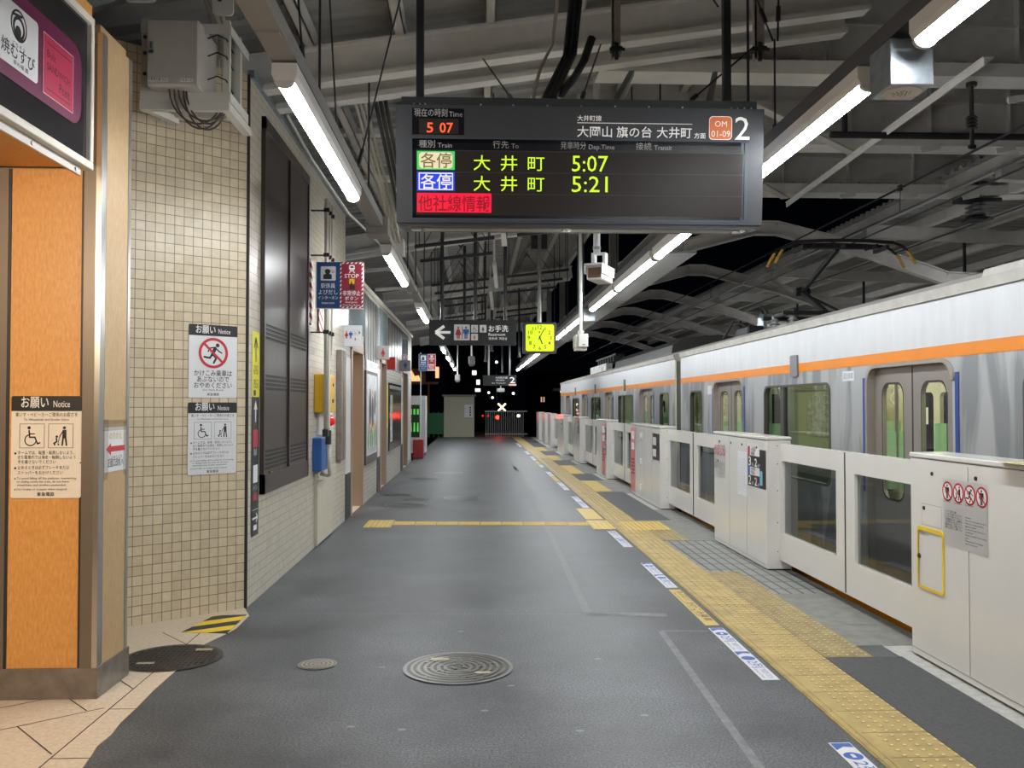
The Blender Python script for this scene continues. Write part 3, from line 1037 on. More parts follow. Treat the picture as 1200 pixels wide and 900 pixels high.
notice_wheelchair(frame((-2.461, 4.871, 1.063), (1, 0, 0), (0, 0, 1)), 0.366, 0.542, SIGNC, 'cream notice for wheelchair and stroller users on the orange panel')
notice_wheelchair(on_corner(0.452, 1.04), 0.378, 0.535, SIGNW, 'white notice for wheelchair and stroller users on the beige tiled wall')
M = on_corner(0.452, 1.61)
wd, ht = 0.378, 0.545
r = thing('notice_sign', 'white notice with red no-running symbol on the beige tiled wall', 'sign', M.translation)
MB().prism(rrect(0, wd, 0, ht, 0.012), 0, 0.006, M).build('plate', SIGNW, r)
MB().prism(rrect(0, wd, ht - 0.082, ht, 0.012, corners=(0, 0, 1, 1)), 0.006, 0.0075, M).build('header', SIGNK, r)
MB().text('お願い', 0.14 * wd, ht - 0.061, 0.068, M, 0.0085, width=0.40 * wd, bold=0.012).build('japanese_heading', TXTP, r)
MB().text('Notice', 0.60 * wd, ht - 0.062, 0.05, M, 0.0085, width=0.25 * wd).build('english_heading', TXTP, r)
b = MB()
picto_runner(b, 0.5 * wd, 0.255, 0.165, M, 0.0072)
b.part('runner_symbol', TXTK, r)
for s, y in (('かけこみ乗車は', 0.165), ('あぶないので', 0.12), ('おやめください', 0.075)):
    b.text(s, 0.5 * wd, y, 0.05, M, 0.0075, width=(0.66 if 'あぶ' in s else 0.78) * wd, align='C', bold=0.008)
b.text('Do Not Rush', 0.5 * wd, 0.052, 0.02, M, 0.0075, width=0.42 * wd, align='C').text('東急電鉄', 0.5 * wd, 0.017, 0.022, M, 0.0075, width=0.25 * wd, align='C', bold=0.01)
b.build('print', TXTK, r)
b = MB().ring(0.5 * wd, 0.335, 0.094, 0.115, 0.0085, M).line(0.5 * wd - 0.075, 0.335 + 0.072, 0.5 * wd + 0.075, 0.335 - 0.072, 0.018, 0.0082, M)
b.build('prohibition_ring', RED, r)

M = FXP(-2.0035, 4.935, 1.19)
r = thing('paper_notice', 'taped white paper with red arrow on the tan shop panel', 'paper', M.translation)
MB().rect(0, 0.30, 0, 0.245, 0.0008, M).build('sheet', SIGNW, r)
MB().rect(-0.02, 0.05, -0.04, 0.29, 0.0014, M).rect(0.26, 0.318, -0.03, 0.27, 0.0014, M).rect(-0.02, 0.31, 0.225, 0.285, 0.0018, M).build('tape', glass_mat('clear_tape', (0.86, 0.84, 0.8)), r)
MB().text('のりかえ', 0.15, 0.178, 0.05, M, 0.0022, width=0.17, align='C', bold=0.02).build('heading', YELB, r)
MB().poly([(0.02, 0.125), (0.085, 0.16), (0.085, 0.14), (0.28, 0.14), (0.28, 0.11), (0.085, 0.11), (0.085, 0.09)], 0.0022, M).build('arrow', RED, r)
MB().text('正面口改札へ', 0.15, 0.03, 0.05, M, 0.0022, width=0.22, align='C', bold=0.02).text('しんめんぐち', 0.15, 0.072, 0.02, M, 0.0022, width=0.18, align='C').build('print', TXTK, r)

# ------------------------------------------------------------------ shop sign
M = FXP(-2.0, 1.4, 2.80)
r = thing('shop_sign', 'dark lit shop sign box with magenta patch above the shop opening', 'sign', (-2.0, 3.0, 2.80))
m = MB().box(-2.06, -2.012, 1.38, 4.70, 2.79, 3.56)
m.build('box', mat('sign_back', (0.05, 0.045, 0.045), 0.4), r)
m = MB()
m.rbox(-2.06, -1.985, 1.36, 4.72, 2.775, 2.815, 0.004).rbox(-2.06, -1.985, 1.36, 4.72, 3.53, 3.57, 0.004).rbox(-2.06, -1.985, 4.685, 4.72, 2.815, 3.53, 0.004)
m.build('rim', mat('sign_rim_white', (0.74, 0.68, 0.58), 0.35), r)
m = MB().rect(0, 3.27, 0.015, 0.73, -0.004, M)
g = mat('sign_black_acrylic', (0.018, 0.016, 0.018), 0.16, spec=0.7)
m.build('face', g, r)
M = FXP(-2.0, 3.80, 2.80)
m = MB().prism(rrect(-1.2, 0.80, 0.16, 0.565, 0.10), -0.003, 0.0, M)
m.build('magenta_patch', mat('sign_magenta', (0.16, 0.012, 0.065), 0.4), r)
m = MB().prism(rrect(-0.02, 0.345, 0.22, 0.50, 0.02), 0.0, 0.002, M)
m.build('white_card', mat('sign_card_white', (0.75, 0.74, 0.74), 0.4), r)
m = MB().ring(0.17, 0.415, 0.060, 0.070, 0.003, M, 28).ring(0.17, 0.405, 0.036, 0.052, 0.003, M, 24).disc(0.165, 0.388, 0.026, 0.003, M, 16).line(0.11, 0.45, 0.2, 0.465, 0.012, 0.003, M)
m.text('ごちそう', 0.17, 0.318, 0.02, M, 0.003, width=0.11, align='C').text('焼むすび', 0.17, 0.265, 0.07, M, 0.003, width=0.29, align='C', bold=0.02).text('茶の場 園', 0.19, 0.236, 0.022, M, 0.003, width=0.13, align='C', bold=0.01)
m.build('card_print', TXTK, r)
m = MB().prism(rrect(0.395, 0.70, 0.205, 0.485, 0.01), 0.0, 0.002, M)
m.build('pink_card', mat('sign_pink', (0.50, 0.03, 0.085), 0.4), r)
m = MB()
frame_lines(m, 0.392, 0.703, 0.202, 0.488, 0.004, M, 0.003)
m.build('card_border', mat('sign_border_pink', (0.8, 0.55, 0.55), 0.5), r)
m = MB().text('Bulz', 0.43, 0.385, 0.05, M, 0.003, width=0.085).text('SANDWICH', 0.43, 0.325, 0.05, M, 0.003, width=0.235).text('Point', 0.555, 0.255, 0.07, M, 0.003, width=0.11)
m.line(0.425, 0.45, 0.675, 0.45, 0.004, 0.003, M).line(0.425, 0.235, 0.675, 0.235, 0.004, 0.003, M)
m.build('card_lettering', mat('sign_dark_red', (0.10, 0.005, 0.02), 0.5), r)
m = MB().box(-2.04, -2.025, 1.4, 4.66, 2.735, 2.775)
for k in range(8):
    m.cyl((-2.025, 4.6 - k * 0.45, 2.753), (-2.018, 4.6 - k * 0.45, 2.753), 0.01, 8)
m.build('bracket', mat('sign_bracket', (0.6, 0.56, 0.5), 0.4), r)

# ------------------------------------------------------------------ control cabinet on the wall
r = thing('control_cabinet', 'beige grey control cabinet on a steel frame, high on the tiled wall', 'cabinet', (-2.0, 6.3, 3.55))
CY = 5.95
MB().rbox(-2.165, -1.825, CY, CY + 0.40, 3.66, 4.10, 0.008).build('body', CABG, r)
d = MB().rbox(-2.160, -1.830, CY - 0.014, CY, 3.665, 4.095, 0.005).build('door', CABG, r)
b = MB().prism(rrect(-2.148, -2.118, 3.86, 3.955, 0.014), 0, 0.008, frame((0, CY - 0.014, 0), (1, 0, 0), (0, 0, 1)))
b.build('handle', STEEL, d)
b = MB().box(-2.145, -2.115, CY - 0.0235, CY - 0.022, 3.872, 3.89).box(-2.136, -2.128, CY - 0.0235, CY - 0.022, 3.90, 3.944)
b.build('handle_slot', DARKST, d)
b = MB().box(-2.155, -2.025, CY - 0.0155, CY - 0.014, 3.684, 3.707).box(-1.945, -1.86, CY - 0.0155, CY - 0.014, 3.684, 3.707)
b.build('name_plate', SIGNW, d)
b = MB().text('非常停止盤 No.2', -2.15, 3.690, 0.02, FY(0, CY - 0.0155, 0), 0.001, width=0.118, bold=0.02).text('1 6 6 - C', -1.94, 3.690, 0.02, FY(0, CY - 0.0155, 0), 0.001, width=0.075, bold=0.02)
b.build('plate_lettering', TXTK, d)
b = MB()
for x in (-2.245, -1.70):
    b.box(x - 0.003, x + 0.038, CY + 0.128, CY + 0.165, 3.56, 4.16).box(x - 0.003, x + 0.038, CY + 0.405, CY + 0.44, 3.56, 4.16)
for z in (3.60, 4.06):
    b.box(-2.25, -1.66, CY + 0.115, CY + 0.125, z, z + 0.065).box(-1.66, -1.652, CY + 0.12, CY + 0.60, z, z + 0.065).box(-2.25, -2.24, CY + 0.12, CY + 0.45, z, z + 0.065)
b.box(-2.254, -1.658, CY + 0.113, CY + 0.16, 3.54, 3.598).box(-1.715, -1.6555, CY + 0.135, CY + 0.70, 3.542, 3.596)
b.box(-2.25, -1.66, CY + 0.40, CY + 0.47, 3.58, 3.64).box(-1.735, -1.70, CY + 0.45, CY + 0.60, 3.62, 4.14)
b.bar((-2.24, CY + 0.14, 3.57), (-2.12, CY + 0.45, 3.57), 0.05, 0.05)
b.build('bracket', OFFW, r)
b = MB()
for z in (3.78, 3.92, 4.03):
    b.cyl((-2.22, CY + 0.116, z), (-2.22, CY + 0.108, z), 0.013, 8)
for z in (3.70, 3.86):
    b.cyl((-1.655, CY + 0.62, z), (-1.645, CY + 0.62, z), 0.01, 8)
b.build('bolt', DARKST, r)
b = MB()
for k, (x, dx, dz) in enumerate([(-2.04, 0.30, 0.21), (-2.01, 0.285, 0.20), (-1.985, 0.27, 0.18), (-1.955, 0.25, 0.20), (-1.94, 0.22, 0.195)]):
    pts = []
    for i in range(13):
        t = i / 12
        pts.append((x + dx * t * t * (3 - 2 * t), CY + 0.06 + 0.12 * t + 0.01 * k, 3.67 - dz * math.sin(PI * t) ** 0.9 * (0.9 + 0.2 * (k % 2)) - 0.06 * t))
    b.tube(pts, 0.007, 6)
b.tube([(-2.13, CY + 0.2, 3.67), (-2.0, CY + 0.25, 3.60), (-1.85, CY + 0.25, 3.60), (-1.75, CY + 0.2, 3.66)], 0.008, 6)
b.build('cable', mat('cable_brown', (0.07, 0.05, 0.045), 0.5), r, smooth=True)
b = MB()
for z in (3.74, 3.90, 4.02):
    b.tube([(-1.80, CY + 0.1, z), (-1.74, CY + 0.11, z + 0.03), (-1.68, CY + 0.115, z + 0.005), (-1.655, CY + 0.2, z - 0.06)], 0.005, 6)
b.build('tie', BLACK, r)

# pipes and channel behind the cabinet
b = MB()
for k, x in enumerate((-1.87, -1.83, -1.79)):
    b.tube([(x, 6.52, 4.0), (x - 0.02, 6.52, 4.25), (x - 0.05, 6.5, 4.40), (x - 0.08, 6.45, 4.48)], 0.018, 8)
solo('conduit_bundle', b, PIPE, 'three beige conduits bending over the control cabinet', 'pipe', smooth=True)
r = thing('beam_clamp', 'galvanised clamp plates with bolts above the control cabinet', 'bracket', (-2.2, 6.2, 4.3))
MB().bar((-2.55, 5.9, 4.15), (-2.15, 6.2, 4.45), 0.14, 0.06).bar((-2.32, 6.0, 4.30), (-1.80, 6.1, 4.42), 0.10, 0.10).bar((-1.86, 6.0, 4.42), (-1.62, 6.35, 4.30), 0.16, 0.02).build('arm', GALV, r)
MB().prism(rrect(-2.30, -2.10, 4.20, 4.36, 0.03), 0, 0.012, FY(0, 5.93, 0)).prism(rrect(-1.76, -1.62, 4.16, 4.34, 0.03), 0, 0.012, FY(0, 6.02, 0)).build('plate', WHITE, r)
b = MB()
for x, z, y in ((-2.25, 4.25, 5.918), (-2.14, 4.27, 5.918), (-1.71, 4.27, 6.008), (-1.66, 4.3, 6.008)):
    b.cyl((x, y, z), (x, y - 0.012, z), 0.018, 6)
b.build('bolt', DARKST, r)

# ------------------------------------------------------------------ brown louvred panel
r = thing('louvred_panel', 'tall dark brown metal panel with louvres on the tiled wall', 'panel', (WX, 8.3, 0.83))
y0, y1, z0, z1 = 7.36, 9.32, 0.83, 3.92
b = MB()
b.box(WX, WX + 0.035, y0, y0 + 0.05, z0, z1).box(WX, WX + 0.035, y1 - 0.05, y1, z0, z1).box(WX, WX + 0.035, y0, y1, z0, z0 + 0.16).box(WX, WX + 0.035, y0, y1, z1 - 0.10, z1)
b.box(WX, WX + 0.04, 8.33, 8.37, z0 + 0.16, z1 - 0.10)
b.build('frame', BROWN, r)
for a, c in ((y0 + 0.05, 8.33), (8.37, y1 - 0.05)):
    p = MB().box(WX, WX + 0.022, a, c, z0 + 0.16, z1 - 0.10).build('leaf', BROWN, r)
    for zz in (1.02, 1.68, 2.10):
        b = MB()
        for k in range(4 if zz != 1.02 else 5):
            b.box(WX + 0.022, WX + 0.0235, a + 0.03, c - 0.03, zz + 0.035 * k, zz + 0.035 * k + 0.016)
            b.box(WX + 0.022, WX + 0.032, a + 0.03, c - 0.03, zz + 0.035 * k + 0.016, zz + 0.035 * k + 0.022)
        b.build('louver', [BROWN2], p)
MB().cyl((WX + 0.035, 7.52, 1.0), (WX + 0.06, 7.52, 1.0), 0.012, 8).build('latch', mat('brass', (0.5, 0.36, 0.12), 0.3, metal=0.9), r)

# narrow guide strip on the tiles beside the panel
M = FXP(WX + 0.001, 7.085, 0.52)
r = thing('guide_sign', 'narrow yellow and charcoal guide strip on the tiles beside the brown panel', 'sign', M.translation)
MB().rect(0, 0.235, 0, 1.10, 0.003, M).build('charcoal_part', SIGNG, r)
MB().rect(0, 0.235, 1.10, 1.62, 0.003, M).build('yellow_part', YSIGN, r)
b = MB().line(0.118, 1.38, 0.118, 1.56, 0.02, 0.005, M).line(0.118, 1.57, 0.06, 1.49, 0.02, 0.005, M).line(0.118, 1.57, 0.175, 1.49, 0.02, 0.005, M)
for s, y in (('正面口', 1.31), ('Main Gate', 1.28), ('南口', 1.20), ('South Gate', 1.17)):
    b.text(s, 0.118, y, 0.05, M, 0.005, width=0.15, align='C')
b.rect(0.05, 0.12, 1.11, 1.155, 0.005, M)
b.build('print', TXTK, r)
b = MB()
b.line(0.118, 0.9, 0.118, 1.02, 0.03, 0.005, M).poly([(0.06, 1.0), (0.118, 1.07), (0.176, 1.0)], 0.005, M)
b.rect(0.05, 0.19, 0.42, 0.56, 0.005, M).rect(0.03, 0.205, 0.205, 0.21, 0.005, M)
b.text('階段', 0.118, 0.64, 0.06, M, 0.005, width=0.10, align='C').text('トイレ', 0.118, 0.36, 0.06, M, 0.005, width=0.12, align='C')
b.line(0.03, 0.14, 0.2, 0.14, 0.016, 0.005, M).line(0.2, 0.14, 0.15, 0.175, 0.016, 0.005, M).line(0.2, 0.14, 0.15, 0.105, 0.016, 0.005, M)
b.rect(0.07, 0.17, 0.045, 0.085, 0.005, M)
b.build('symbols', TXTP, r)
MB().prism(rrect(0.04, 0.20, 0.70, 0.84, 0.02), 0.003, 0.005, M).prism(rrect(0.06, 0.18, 0.28, 0.34, 0.01), 0.003, 0.005, M).build('red_square', mat('sign_red', (0.42, 0.03, 0.06), 0.4), r)

# ------------------------------------------------------------------ pipes, alarm boxes and signs past the brown panel
r = thing('conduit_run', 'three pale conduits running down the tiles between brown panel and yellow box', 'pipe', (-1.6, 9.75, 0.9))
PX = -1.585
MB().tube([(PX, 9.58, 3.75), (PX, 9.58, 1.30)], 0.022, 8).build('tube', PIPE, r, smooth=True)
MB().tube([(PX, 9.75, 3.75), (PX, 9.75, 1.32), (PX, 9.76, 1.22)], 0.02, 8).build('tube', PIPE, r, smooth=True)
MB().tube([(PX, 9.92, 3.75), (PX, 9.92, 2.30), (-1.62, 10.05, 2.12), (-1.67, 10.22, 2.0), (-1.67, 10.22, 1.90)], 0.024, 8).build('tube', PIPE, r, smooth=True)
MB().tube([(PX, 9.78, 1.14), (PX, 9.8, 0.90), (PX, 9.88, 0.80), (-1.62, 9.95, 0.78), (-1.70, 9.95, 0.80)], 0.022, 8).build('tube', PIPE, r, smooth=True)
for z in (3.62, 3.14, 2.32):
    b = MB().box(-1.748, -1.575, 9.56, 9.60, z, z + 0.012).box(-1.60, -1.575, 9.56, 9.95, z, z + 0.012)
    for y in (9.58, 9.75, 9.92):
        b.box(PX - 0.026, PX + 0.03, y - 0.026, y + 0.026, z - 0.01, z + 0.03)
    b.build('clamp', BLACK, r)
MB().cyl((PX, 9.76, 1.13), (PX, 9.76, 1.28), 0.032, 10).build('joint', DARKST, r)
MB().cyl((-1.67, 10.22, 1.895), (-1.67, 10.22, 1.96), 0.034, 10).build('joint', DARKST, r)
MB().rbox(-1.615, -1.555, 9.54, 9.62, 1.22, 1.30, 0.008).build('joint', DARKST, r)
solo('striped_marker', MB().box(-1.748, -1.725, 9.50, 9.56, 2.40, 3.10), HATCH_RW, 'red and white striped marker strip on the brown panel side of the conduits', 'marker')
solo('striped_marker', MB().box(-1.735, -1.725, 9.97, 10.20, 2.37, 2.65), HATCH_RW, 'red and white striped marker strip on the doorway side of the conduits', 'marker')

r = thing('emergency_button_box', 'yellow emergency button box on the tiles below a conduit', 'box', (WX, 10.1, 1.46))
MB().rbox(WX, WX + 0.13, 9.80, 10.40, 1.47, 1.89, 0.008).build('body', YBOX, r)
MB().box(WX + 0.13, WX + 0.135, 9.84, 10.36, 1.50, 1.86).build('cover', mat('yellow_cover', (0.62, 0.34, 0.01), 0.4), r)
MB().box(WX + 0.135, WX + 0.14, 10.2, 10.3, 1.58, 1.62).cyl((WX + 0.135, 10.25, 1.78), (WX + 0.142, 10.25, 1.78), 0.02, 8).build('catch', DARKST, r)
r = thing('alarm_lamp_panel', 'pale panel with a red lamp between yellow and blue boxes', 'panel', (WX, 10.4, 1.3))
MB().rbox(WX, WX + 0.03, 9.98, 10.95, 1.22, 1.462, 0.006).build('plate', OFFW, r)
b = MB().cyl((WX + 0.03, 10.60, 1.37), (WX + 0.065, 10.60, 1.37), 0.062, 18).cyl((WX + 0.065, 10.60, 1.37), (WX + 0.10, 10.60, 1.37), 0.058, 18, 0.042)
b.build('lamp', REDLAMP, r, smooth=False)
MB().cyl((WX + 0.028, 10.60, 1.37), (WX + 0.036, 10.60, 1.37), 0.09, 20).build('lamp_base', WHITE, r)
r = thing('intercom_box', 'blue intercom box on the tiles under the red lamp panel', 'box', (WX, 10.0, 0.9))
MB().rbox(WX, WX + 0.10, 9.72, 10.36, 0.84, 1.20, 0.008).build('body', BLUEBOX, r)
MB().box(WX + 0.10, WX + 0.104, 10.02, 10.30, 0.88, 1.16).build('door', mat('blue_enamel_light', (0.03, 0.15, 0.42), 0.3), r)
b = MB().box(WX + 0.0015, WX + 0.025, 9.85, 11.0, 0.02, 0.835).box(WX + 0.025, WX + 0.035, 9.85, 9.89, 0.02, 0.74)
solo('cable_cover', b, mat('cream_cover', (0.54, 0.50, 0.40), 0.45, noise=0.05, nscale=4), 'cream cable cover from the floor up to the blue box', 'cover')
b = MB().text('インターホン', 10.25, 0.0, 0.06, FXP(WX + 0.026, 0, 1.0), 0.001, width=0.22)
b = MB().rbox(WX + 0.0015, WX + 0.07, 11.35, 11.72, 0.85, 2.25, 0.006)
b.box(WX + 0.02, WX + 0.075, 11.50, 11.52, 0.85, 2.25)
solo('metal_duct', b, STEELD, 'flat brown metal duct on the tiles before the doorways', 'duct')
r = thing('notice_board', 'narrow board with a golden poster at the edge of the tiled wall', 'board', (WX, 11.95, 0.9))
MB().box(WX, WX + 0.02, 11.78, 12.10, 0.85, 1.95).build('back', WHITE, r)
MB().box(WX + 0.02, WX + 0.022, 11.80, 12.08, 0.88, 1.92).build('poster', mat('golden_poster', (0.6, 0.38, 0.08), 0.5, noise=0.5, nscale=22), r)


def intercom_sign(x, y, label):
    r = thing('intercom_sign', label, 'sign', (x, y, 2.57))
    M = FY(x, y, 2.57)
    MB().box(0, 0.243, 0, 0.485, -0.03, 0, M).build('navy_panel', NAVY, r)
    MB().box(0.243, 0.487, 0, 0.485, -0.03, 0, M).build('maroon_panel', MAROON, r)
    MB().box(-0.012, 0, -0.005, 0.49, -0.035, 0.004, M).box(-0.012, 0.487, -0.008, 0, -0.035, 0.004, M).build('edge', WHITE, r)
    b = MB()
    for k in range(11):
        t = k * 0.0435 + 0.008
        for xx in (0.245, 0.470):
            b.poly([(xx, t), (xx + 0.015, t + 0.014), (xx + 0.015, t + 0.034), (xx, t + 0.02)], 0.0012, M)
    for k in range(5):
        t = 0.262 + k * 0.044
        for yy in (0.002, 0.468):
            b.poly([(t, yy), (t + 0.02, yy), (t + 0.034, yy + 0.015), (t + 0.014, yy + 0.015)], 0.0012, M)
    MB().prism(rrect(0.042, 0.20, 0.29, 0.44, 0.012), 0, 0.001, M).build('symbol_panel', SIGNW, r)
    b.part('warning_stripes', TXTP, r)
    for s, yy, w_, h_ in (('駅係員', 0.215, 0.15, 0.056), ('よびだし', 0.148, 0.20, 0.056), ('インターホン', 0.095, 0.21, 0.04), ('Intercom', 0.045, 0.13, 0.032)):
        b.text(s, 0.12, yy, h_, M, 0.0012, width=w_, align='C', bold=0.012)
    b.part('navy_lettering', TXTP, r)
    b.prism(rrect(0.338, 0.398, 0.405, 0.455, 0.012), 0, 0.001, M).poly([(0.345, 0.385), (0.335, 0.37), (0.345, 0.37), (0.355, 0.385)], 0.001, M).poly([(0.391, 0.385), (0.401, 0.37), (0.391, 0.37), (0.381, 0.385)], 0.001, M).rect(0.345, 0.391, 0.388, 0.40, 0.001, M)
    b.part('train_symbol', TXTP, r)
    for s, yy, w_, h_ in (('STOP', 0.32, 0.15, 0.06), ('非常停止', 0.138, 0.185, 0.056), ('ボタン', 0.085, 0.14, 0.05), ('Emergency', 0.056, 0.125, 0.026), ('Train Stop Button', 0.026, 0.18, 0.024)):
        b.text(s, 0.365, yy, h_, M, 0.0012, width=w_, align='C', bold=0.012)
    b.build('maroon_lettering', TXTP, r)
    b = MB().disc(0.115, 0.385, 0.028, 0.0025, M, 16).poly([(0.07, 0.305), (0.07, 0.35), (0.095, 0.362), (0.135, 0.362), (0.158, 0.35), (0.158, 0.305)], 0.0025, M).rect(0.083, 0.147, 0.392, 0.402, 0.003, M)
    b.part('attendant_symbol', TXTK, r)
    b.ring(0.17, 0.385, 0.010, 0.014, 0.0025, M).part('sound_symbol', TXTK, r)
    b.rect(0.352, 0.384, 0.425, 0.443, 0.002, M)
    b.part('train_window_symbol', TXTK, r)
    b.poly([(0.345, 0.20), (0.34, 0.235), (0.355, 0.25), (0.36, 0.285), (0.37, 0.285), (0.372, 0.245), (0.40, 0.24), (0.40, 0.20)], 0.003, M)
    b.build('hand_symbol', TXTK, r)
    MB().prism(rrect(0.34, 0.395, 0.258, 0.31, 0.006), 0, 0.0015, M).build('yellow_button_print', YBOX, r)
    for zz in (2.62, 3.0):
        MB().box(x + 0.02, x + 0.05, y + 0.03, y + 0.105, zz, zz + 0.03).build('arm', GALV, r)
    return r


intercom_sign(-1.665, 9.45, 'navy and maroon call button sign sticking out above the yellow box')
s2 = intercom_sign(-1.66, 26.6, 'navy and maroon call button sign on a pole beside the vending machine')
MB().cyl((-1.625, 26.75, 0), (-1.625, 26.75, 3.1), 0.016, 10).build('pole', WHITE, s2)


def wc_sign(x, y, z, w_, h_, kinds, label):
    r = thing('restroom_door_sign', label, 'sign', (x, y, z))
    M = FY(x, y, z)
    MB().rbox(x, x + w_, y, y + 0.03, z, z + h_, 0.004).build('plate', mat('wc_sign_white', (0.70, 0.71, 0.74), 0.4) if len(kinds) > 1 else mat('wc_sign_grey', (0.40, 0.39, 0.385), 0.4), r)
    for k, (col, cx, cy, hh, sk) in enumerate(kinds):
        b = MB()
        if sk == 'chair':
            frame_lines(b, cx - 0.035, cx + 0.035, cy - 0.01, cy + 0.06, 0.002, M, 0.001)
            picto_wheelchair(b, cx, cy, hh, M, 0.0015)
        else:
            picto_man(b, cx, cy, hh, M, 0.0015, skirt=sk)
        b.build('symbol', col, r)
    return r


wc_sign(-1.765, 12.0, 2.33, 0.255, 0.285, [(RED, 0.05, 0.11, 0.10, True), (BLUE, 0.105, 0.11, 0.10, False), (TXTK, 0.165, 0.16, 0.045, 'chair'), (GREENS, 0.22, 0.165, 0.05, True), (RED, 0.165, 0.08, 0.045, True)], 'white restroom sign with five small symbols over the open lit doorway')
wc_sign(-1.745, 15.95, 2.36, 0.22, 0.24, [(RED, 0.11, 0.045, 0.15, True)], "grey white women's restroom sign with one red figure")
wc_sign(-1.745, 20.95, 2.335, 0.235, 0.255, [(BLUE, 0.115, 0.05, 0.16, False)], "grey white men's restroom sign with one blue figure")

r = thing('poster_board', 'framed colourful poster between the open doorway and the women\'s door', 'poster', (WX, 14.9, 0.73))
MB().box(WX + 0.0015, WX + 0.03, 14.2, 15.85, 0.60, 2.10).build('board', mat('poster_board_brown', (0.085, 0.065, 0.06), 0.4), r)
MB().box(WX + 0.0015, WX + 0.035, 14.2, 15.85, 2.10, 2.275).build('header', SIGNW, r)
MB().text('お知らせ', 15.0, 2.16, 0.12, FXP(WX + 0.035, 0, 0), 0.002, width=0.7, align='C').build('header_lettering', TXTG, r)
M = FXP(WX + 0.03, 14.28, 0.74)
MB().rect(0, 1.46, 0, 1.31, 0.002, M).build('sheet', mat('poster_pale', (0.62, 0.66, 0.68), 0.4, noise=0.35, nscale=10), r)
b = MB()
for cx, cy, a, c in ((0.45, 0.78, 0.16, 0.30), (0.80, 0.70, 0.15, 0.26), (1.15, 0.85, 0.14, 0.22)):
    b.disc(cx, cy, a, 0.004, M, 20, c)
b.build('dark_figures', mat('poster_dark', (0.07, 0.08, 0.10), 0.4, noise=0.6, nscale=14), r)
b = MB()
for cx in (0.2, 0.5, 0.75, 1.05, 1.3):
    b.poly([(cx - 0.06, 0.12), (cx - 0.10, 0.5), (cx, 0.3), (cx + 0.09, 0.52), (cx + 0.06, 0.12)], 0.005, M)
b.build('green_leaves', mat('poster_green', (0.10, 0.30, 0.06), 0.4, noise=0.4, nscale=12), r)
b = MB()
for cx, cy in ((0.3, 0.5), (0.62, 0.42), (0.95, 0.5), (1.2, 0.45), (0.8, 1.0)):
    b.disc(cx, cy, 0.07, 0.006, M, 12)
b.build('orange_blooms', mat('poster_orange', (0.75, 0.33, 0.05), 0.4), r)
b = MB()
for k in range(3):
    b.rect(0.1, 1.3, 0.03 + 0.03 * k, 0.045 + 0.03 * k, 0.006, M)
b.build('small_print', TXTG, r)
r = thing('showcase_panel', 'dark glossy display panel between the women\'s and men\'s doors', 'panel', (WX, 19.4, 0.7))
MB().box(WX, WX + 0.03, 18.1, 20.9, 0.62, 2.0).build('board', mat('dark_gloss_panel', (0.05, 0.042, 0.042), 0.12), r)
MB().box(WX + 0.03, WX + 0.034, 18.25, 18.7, 0.8, 1.75).build('paper', mat('poster_pale2', (0.5, 0.55, 0.58), 0.4, noise=0.5, nscale=9), r)
MB().box(WX + 0.03, WX + 0.04, 18.1, 20.9, 1.88, 1.95).build('rail', STEEL, r)
b = MB().box(WX, WX + 0.16, 17.85, 18.1, 2.26, 2.5)
solo('red_alarm_box', b, mat('alarm_red', (0.50, 0.02, 0.015), 0.35), 'small red alarm box beside the women\'s restroom door', 'box')
b = MB().box(WX, WX + 0.012, 17.68, 17.95, 1.1, 1.95)
solo('yellow_notice', b, YSIGN, 'upright yellow notice strip by the women\'s restroom door', 'sign')
b = MB().box(WX, WX + 0.012, 23.3, 24.0, 0.1, 2.3)
solo('white_wall_panel', b, WHITE, 'white panel past the men\'s restroom door', 'panel')

# ------------------------------------------------------------------ vending machine
r = thing('vending_machine', 'white drink vending machine standing past the restrooms', 'vending machine', (-1.95, 28.1, 0))
MB().rbox(-2.40, -1.53, 27.8, 28.5, 0.06, 1.83, 0.015).build('body', WHITE, r)
MB().box(-2.36, -1.72, 27.785, 27.8, 0.55, 1.55).build('display', mat('vending_dark', (0.02, 0.05, 0.02), 0.2), r)
b = MB()
for k in range(6):
    b.cyl((-2.30 + k * 0.105, 27.778, 1.25), (-2.30 + k * 0.105, 27.778, 1.42), 0.03, 8).cyl((-2.30 + k * 0.105, 27.778, 0.72), (-2.30 + k * 0.105, 27.778, 1.0), 0.03, 8, 0.02)
b.build('bottle', mat('vending_green_lit', (0.1, 0.5, 0.1), 0.4, emit=(0.15, 0.7, 0.12), es=0.5), r)
MB().box(-2.36, -1.72, 27.78, 27.8, 0.16, 0.45).build('flap', mat('vending_grey', (0.55, 0.58, 0.6), 0.3), r)
MB().box(-1.70, -1.545, 27.785, 27.8, 0.3, 1.7).build('coin_panel', mat('vending_panel', (0.48, 0.52, 0.56), 0.3), r)
MB().box(-2.38, -1.56, 27.82, 28.45, 0, 0.06).build('base', DARKST, r)
b = MB().rbox(-1.80, -1.50, 26.0, 26.4, 0, 0.55, 0.02)
solo('red_bin', b, mat('bin_red', (0.35, 0.03, 0.03), 0.5), 'low red bin at the end of the restroom front', 'bin')

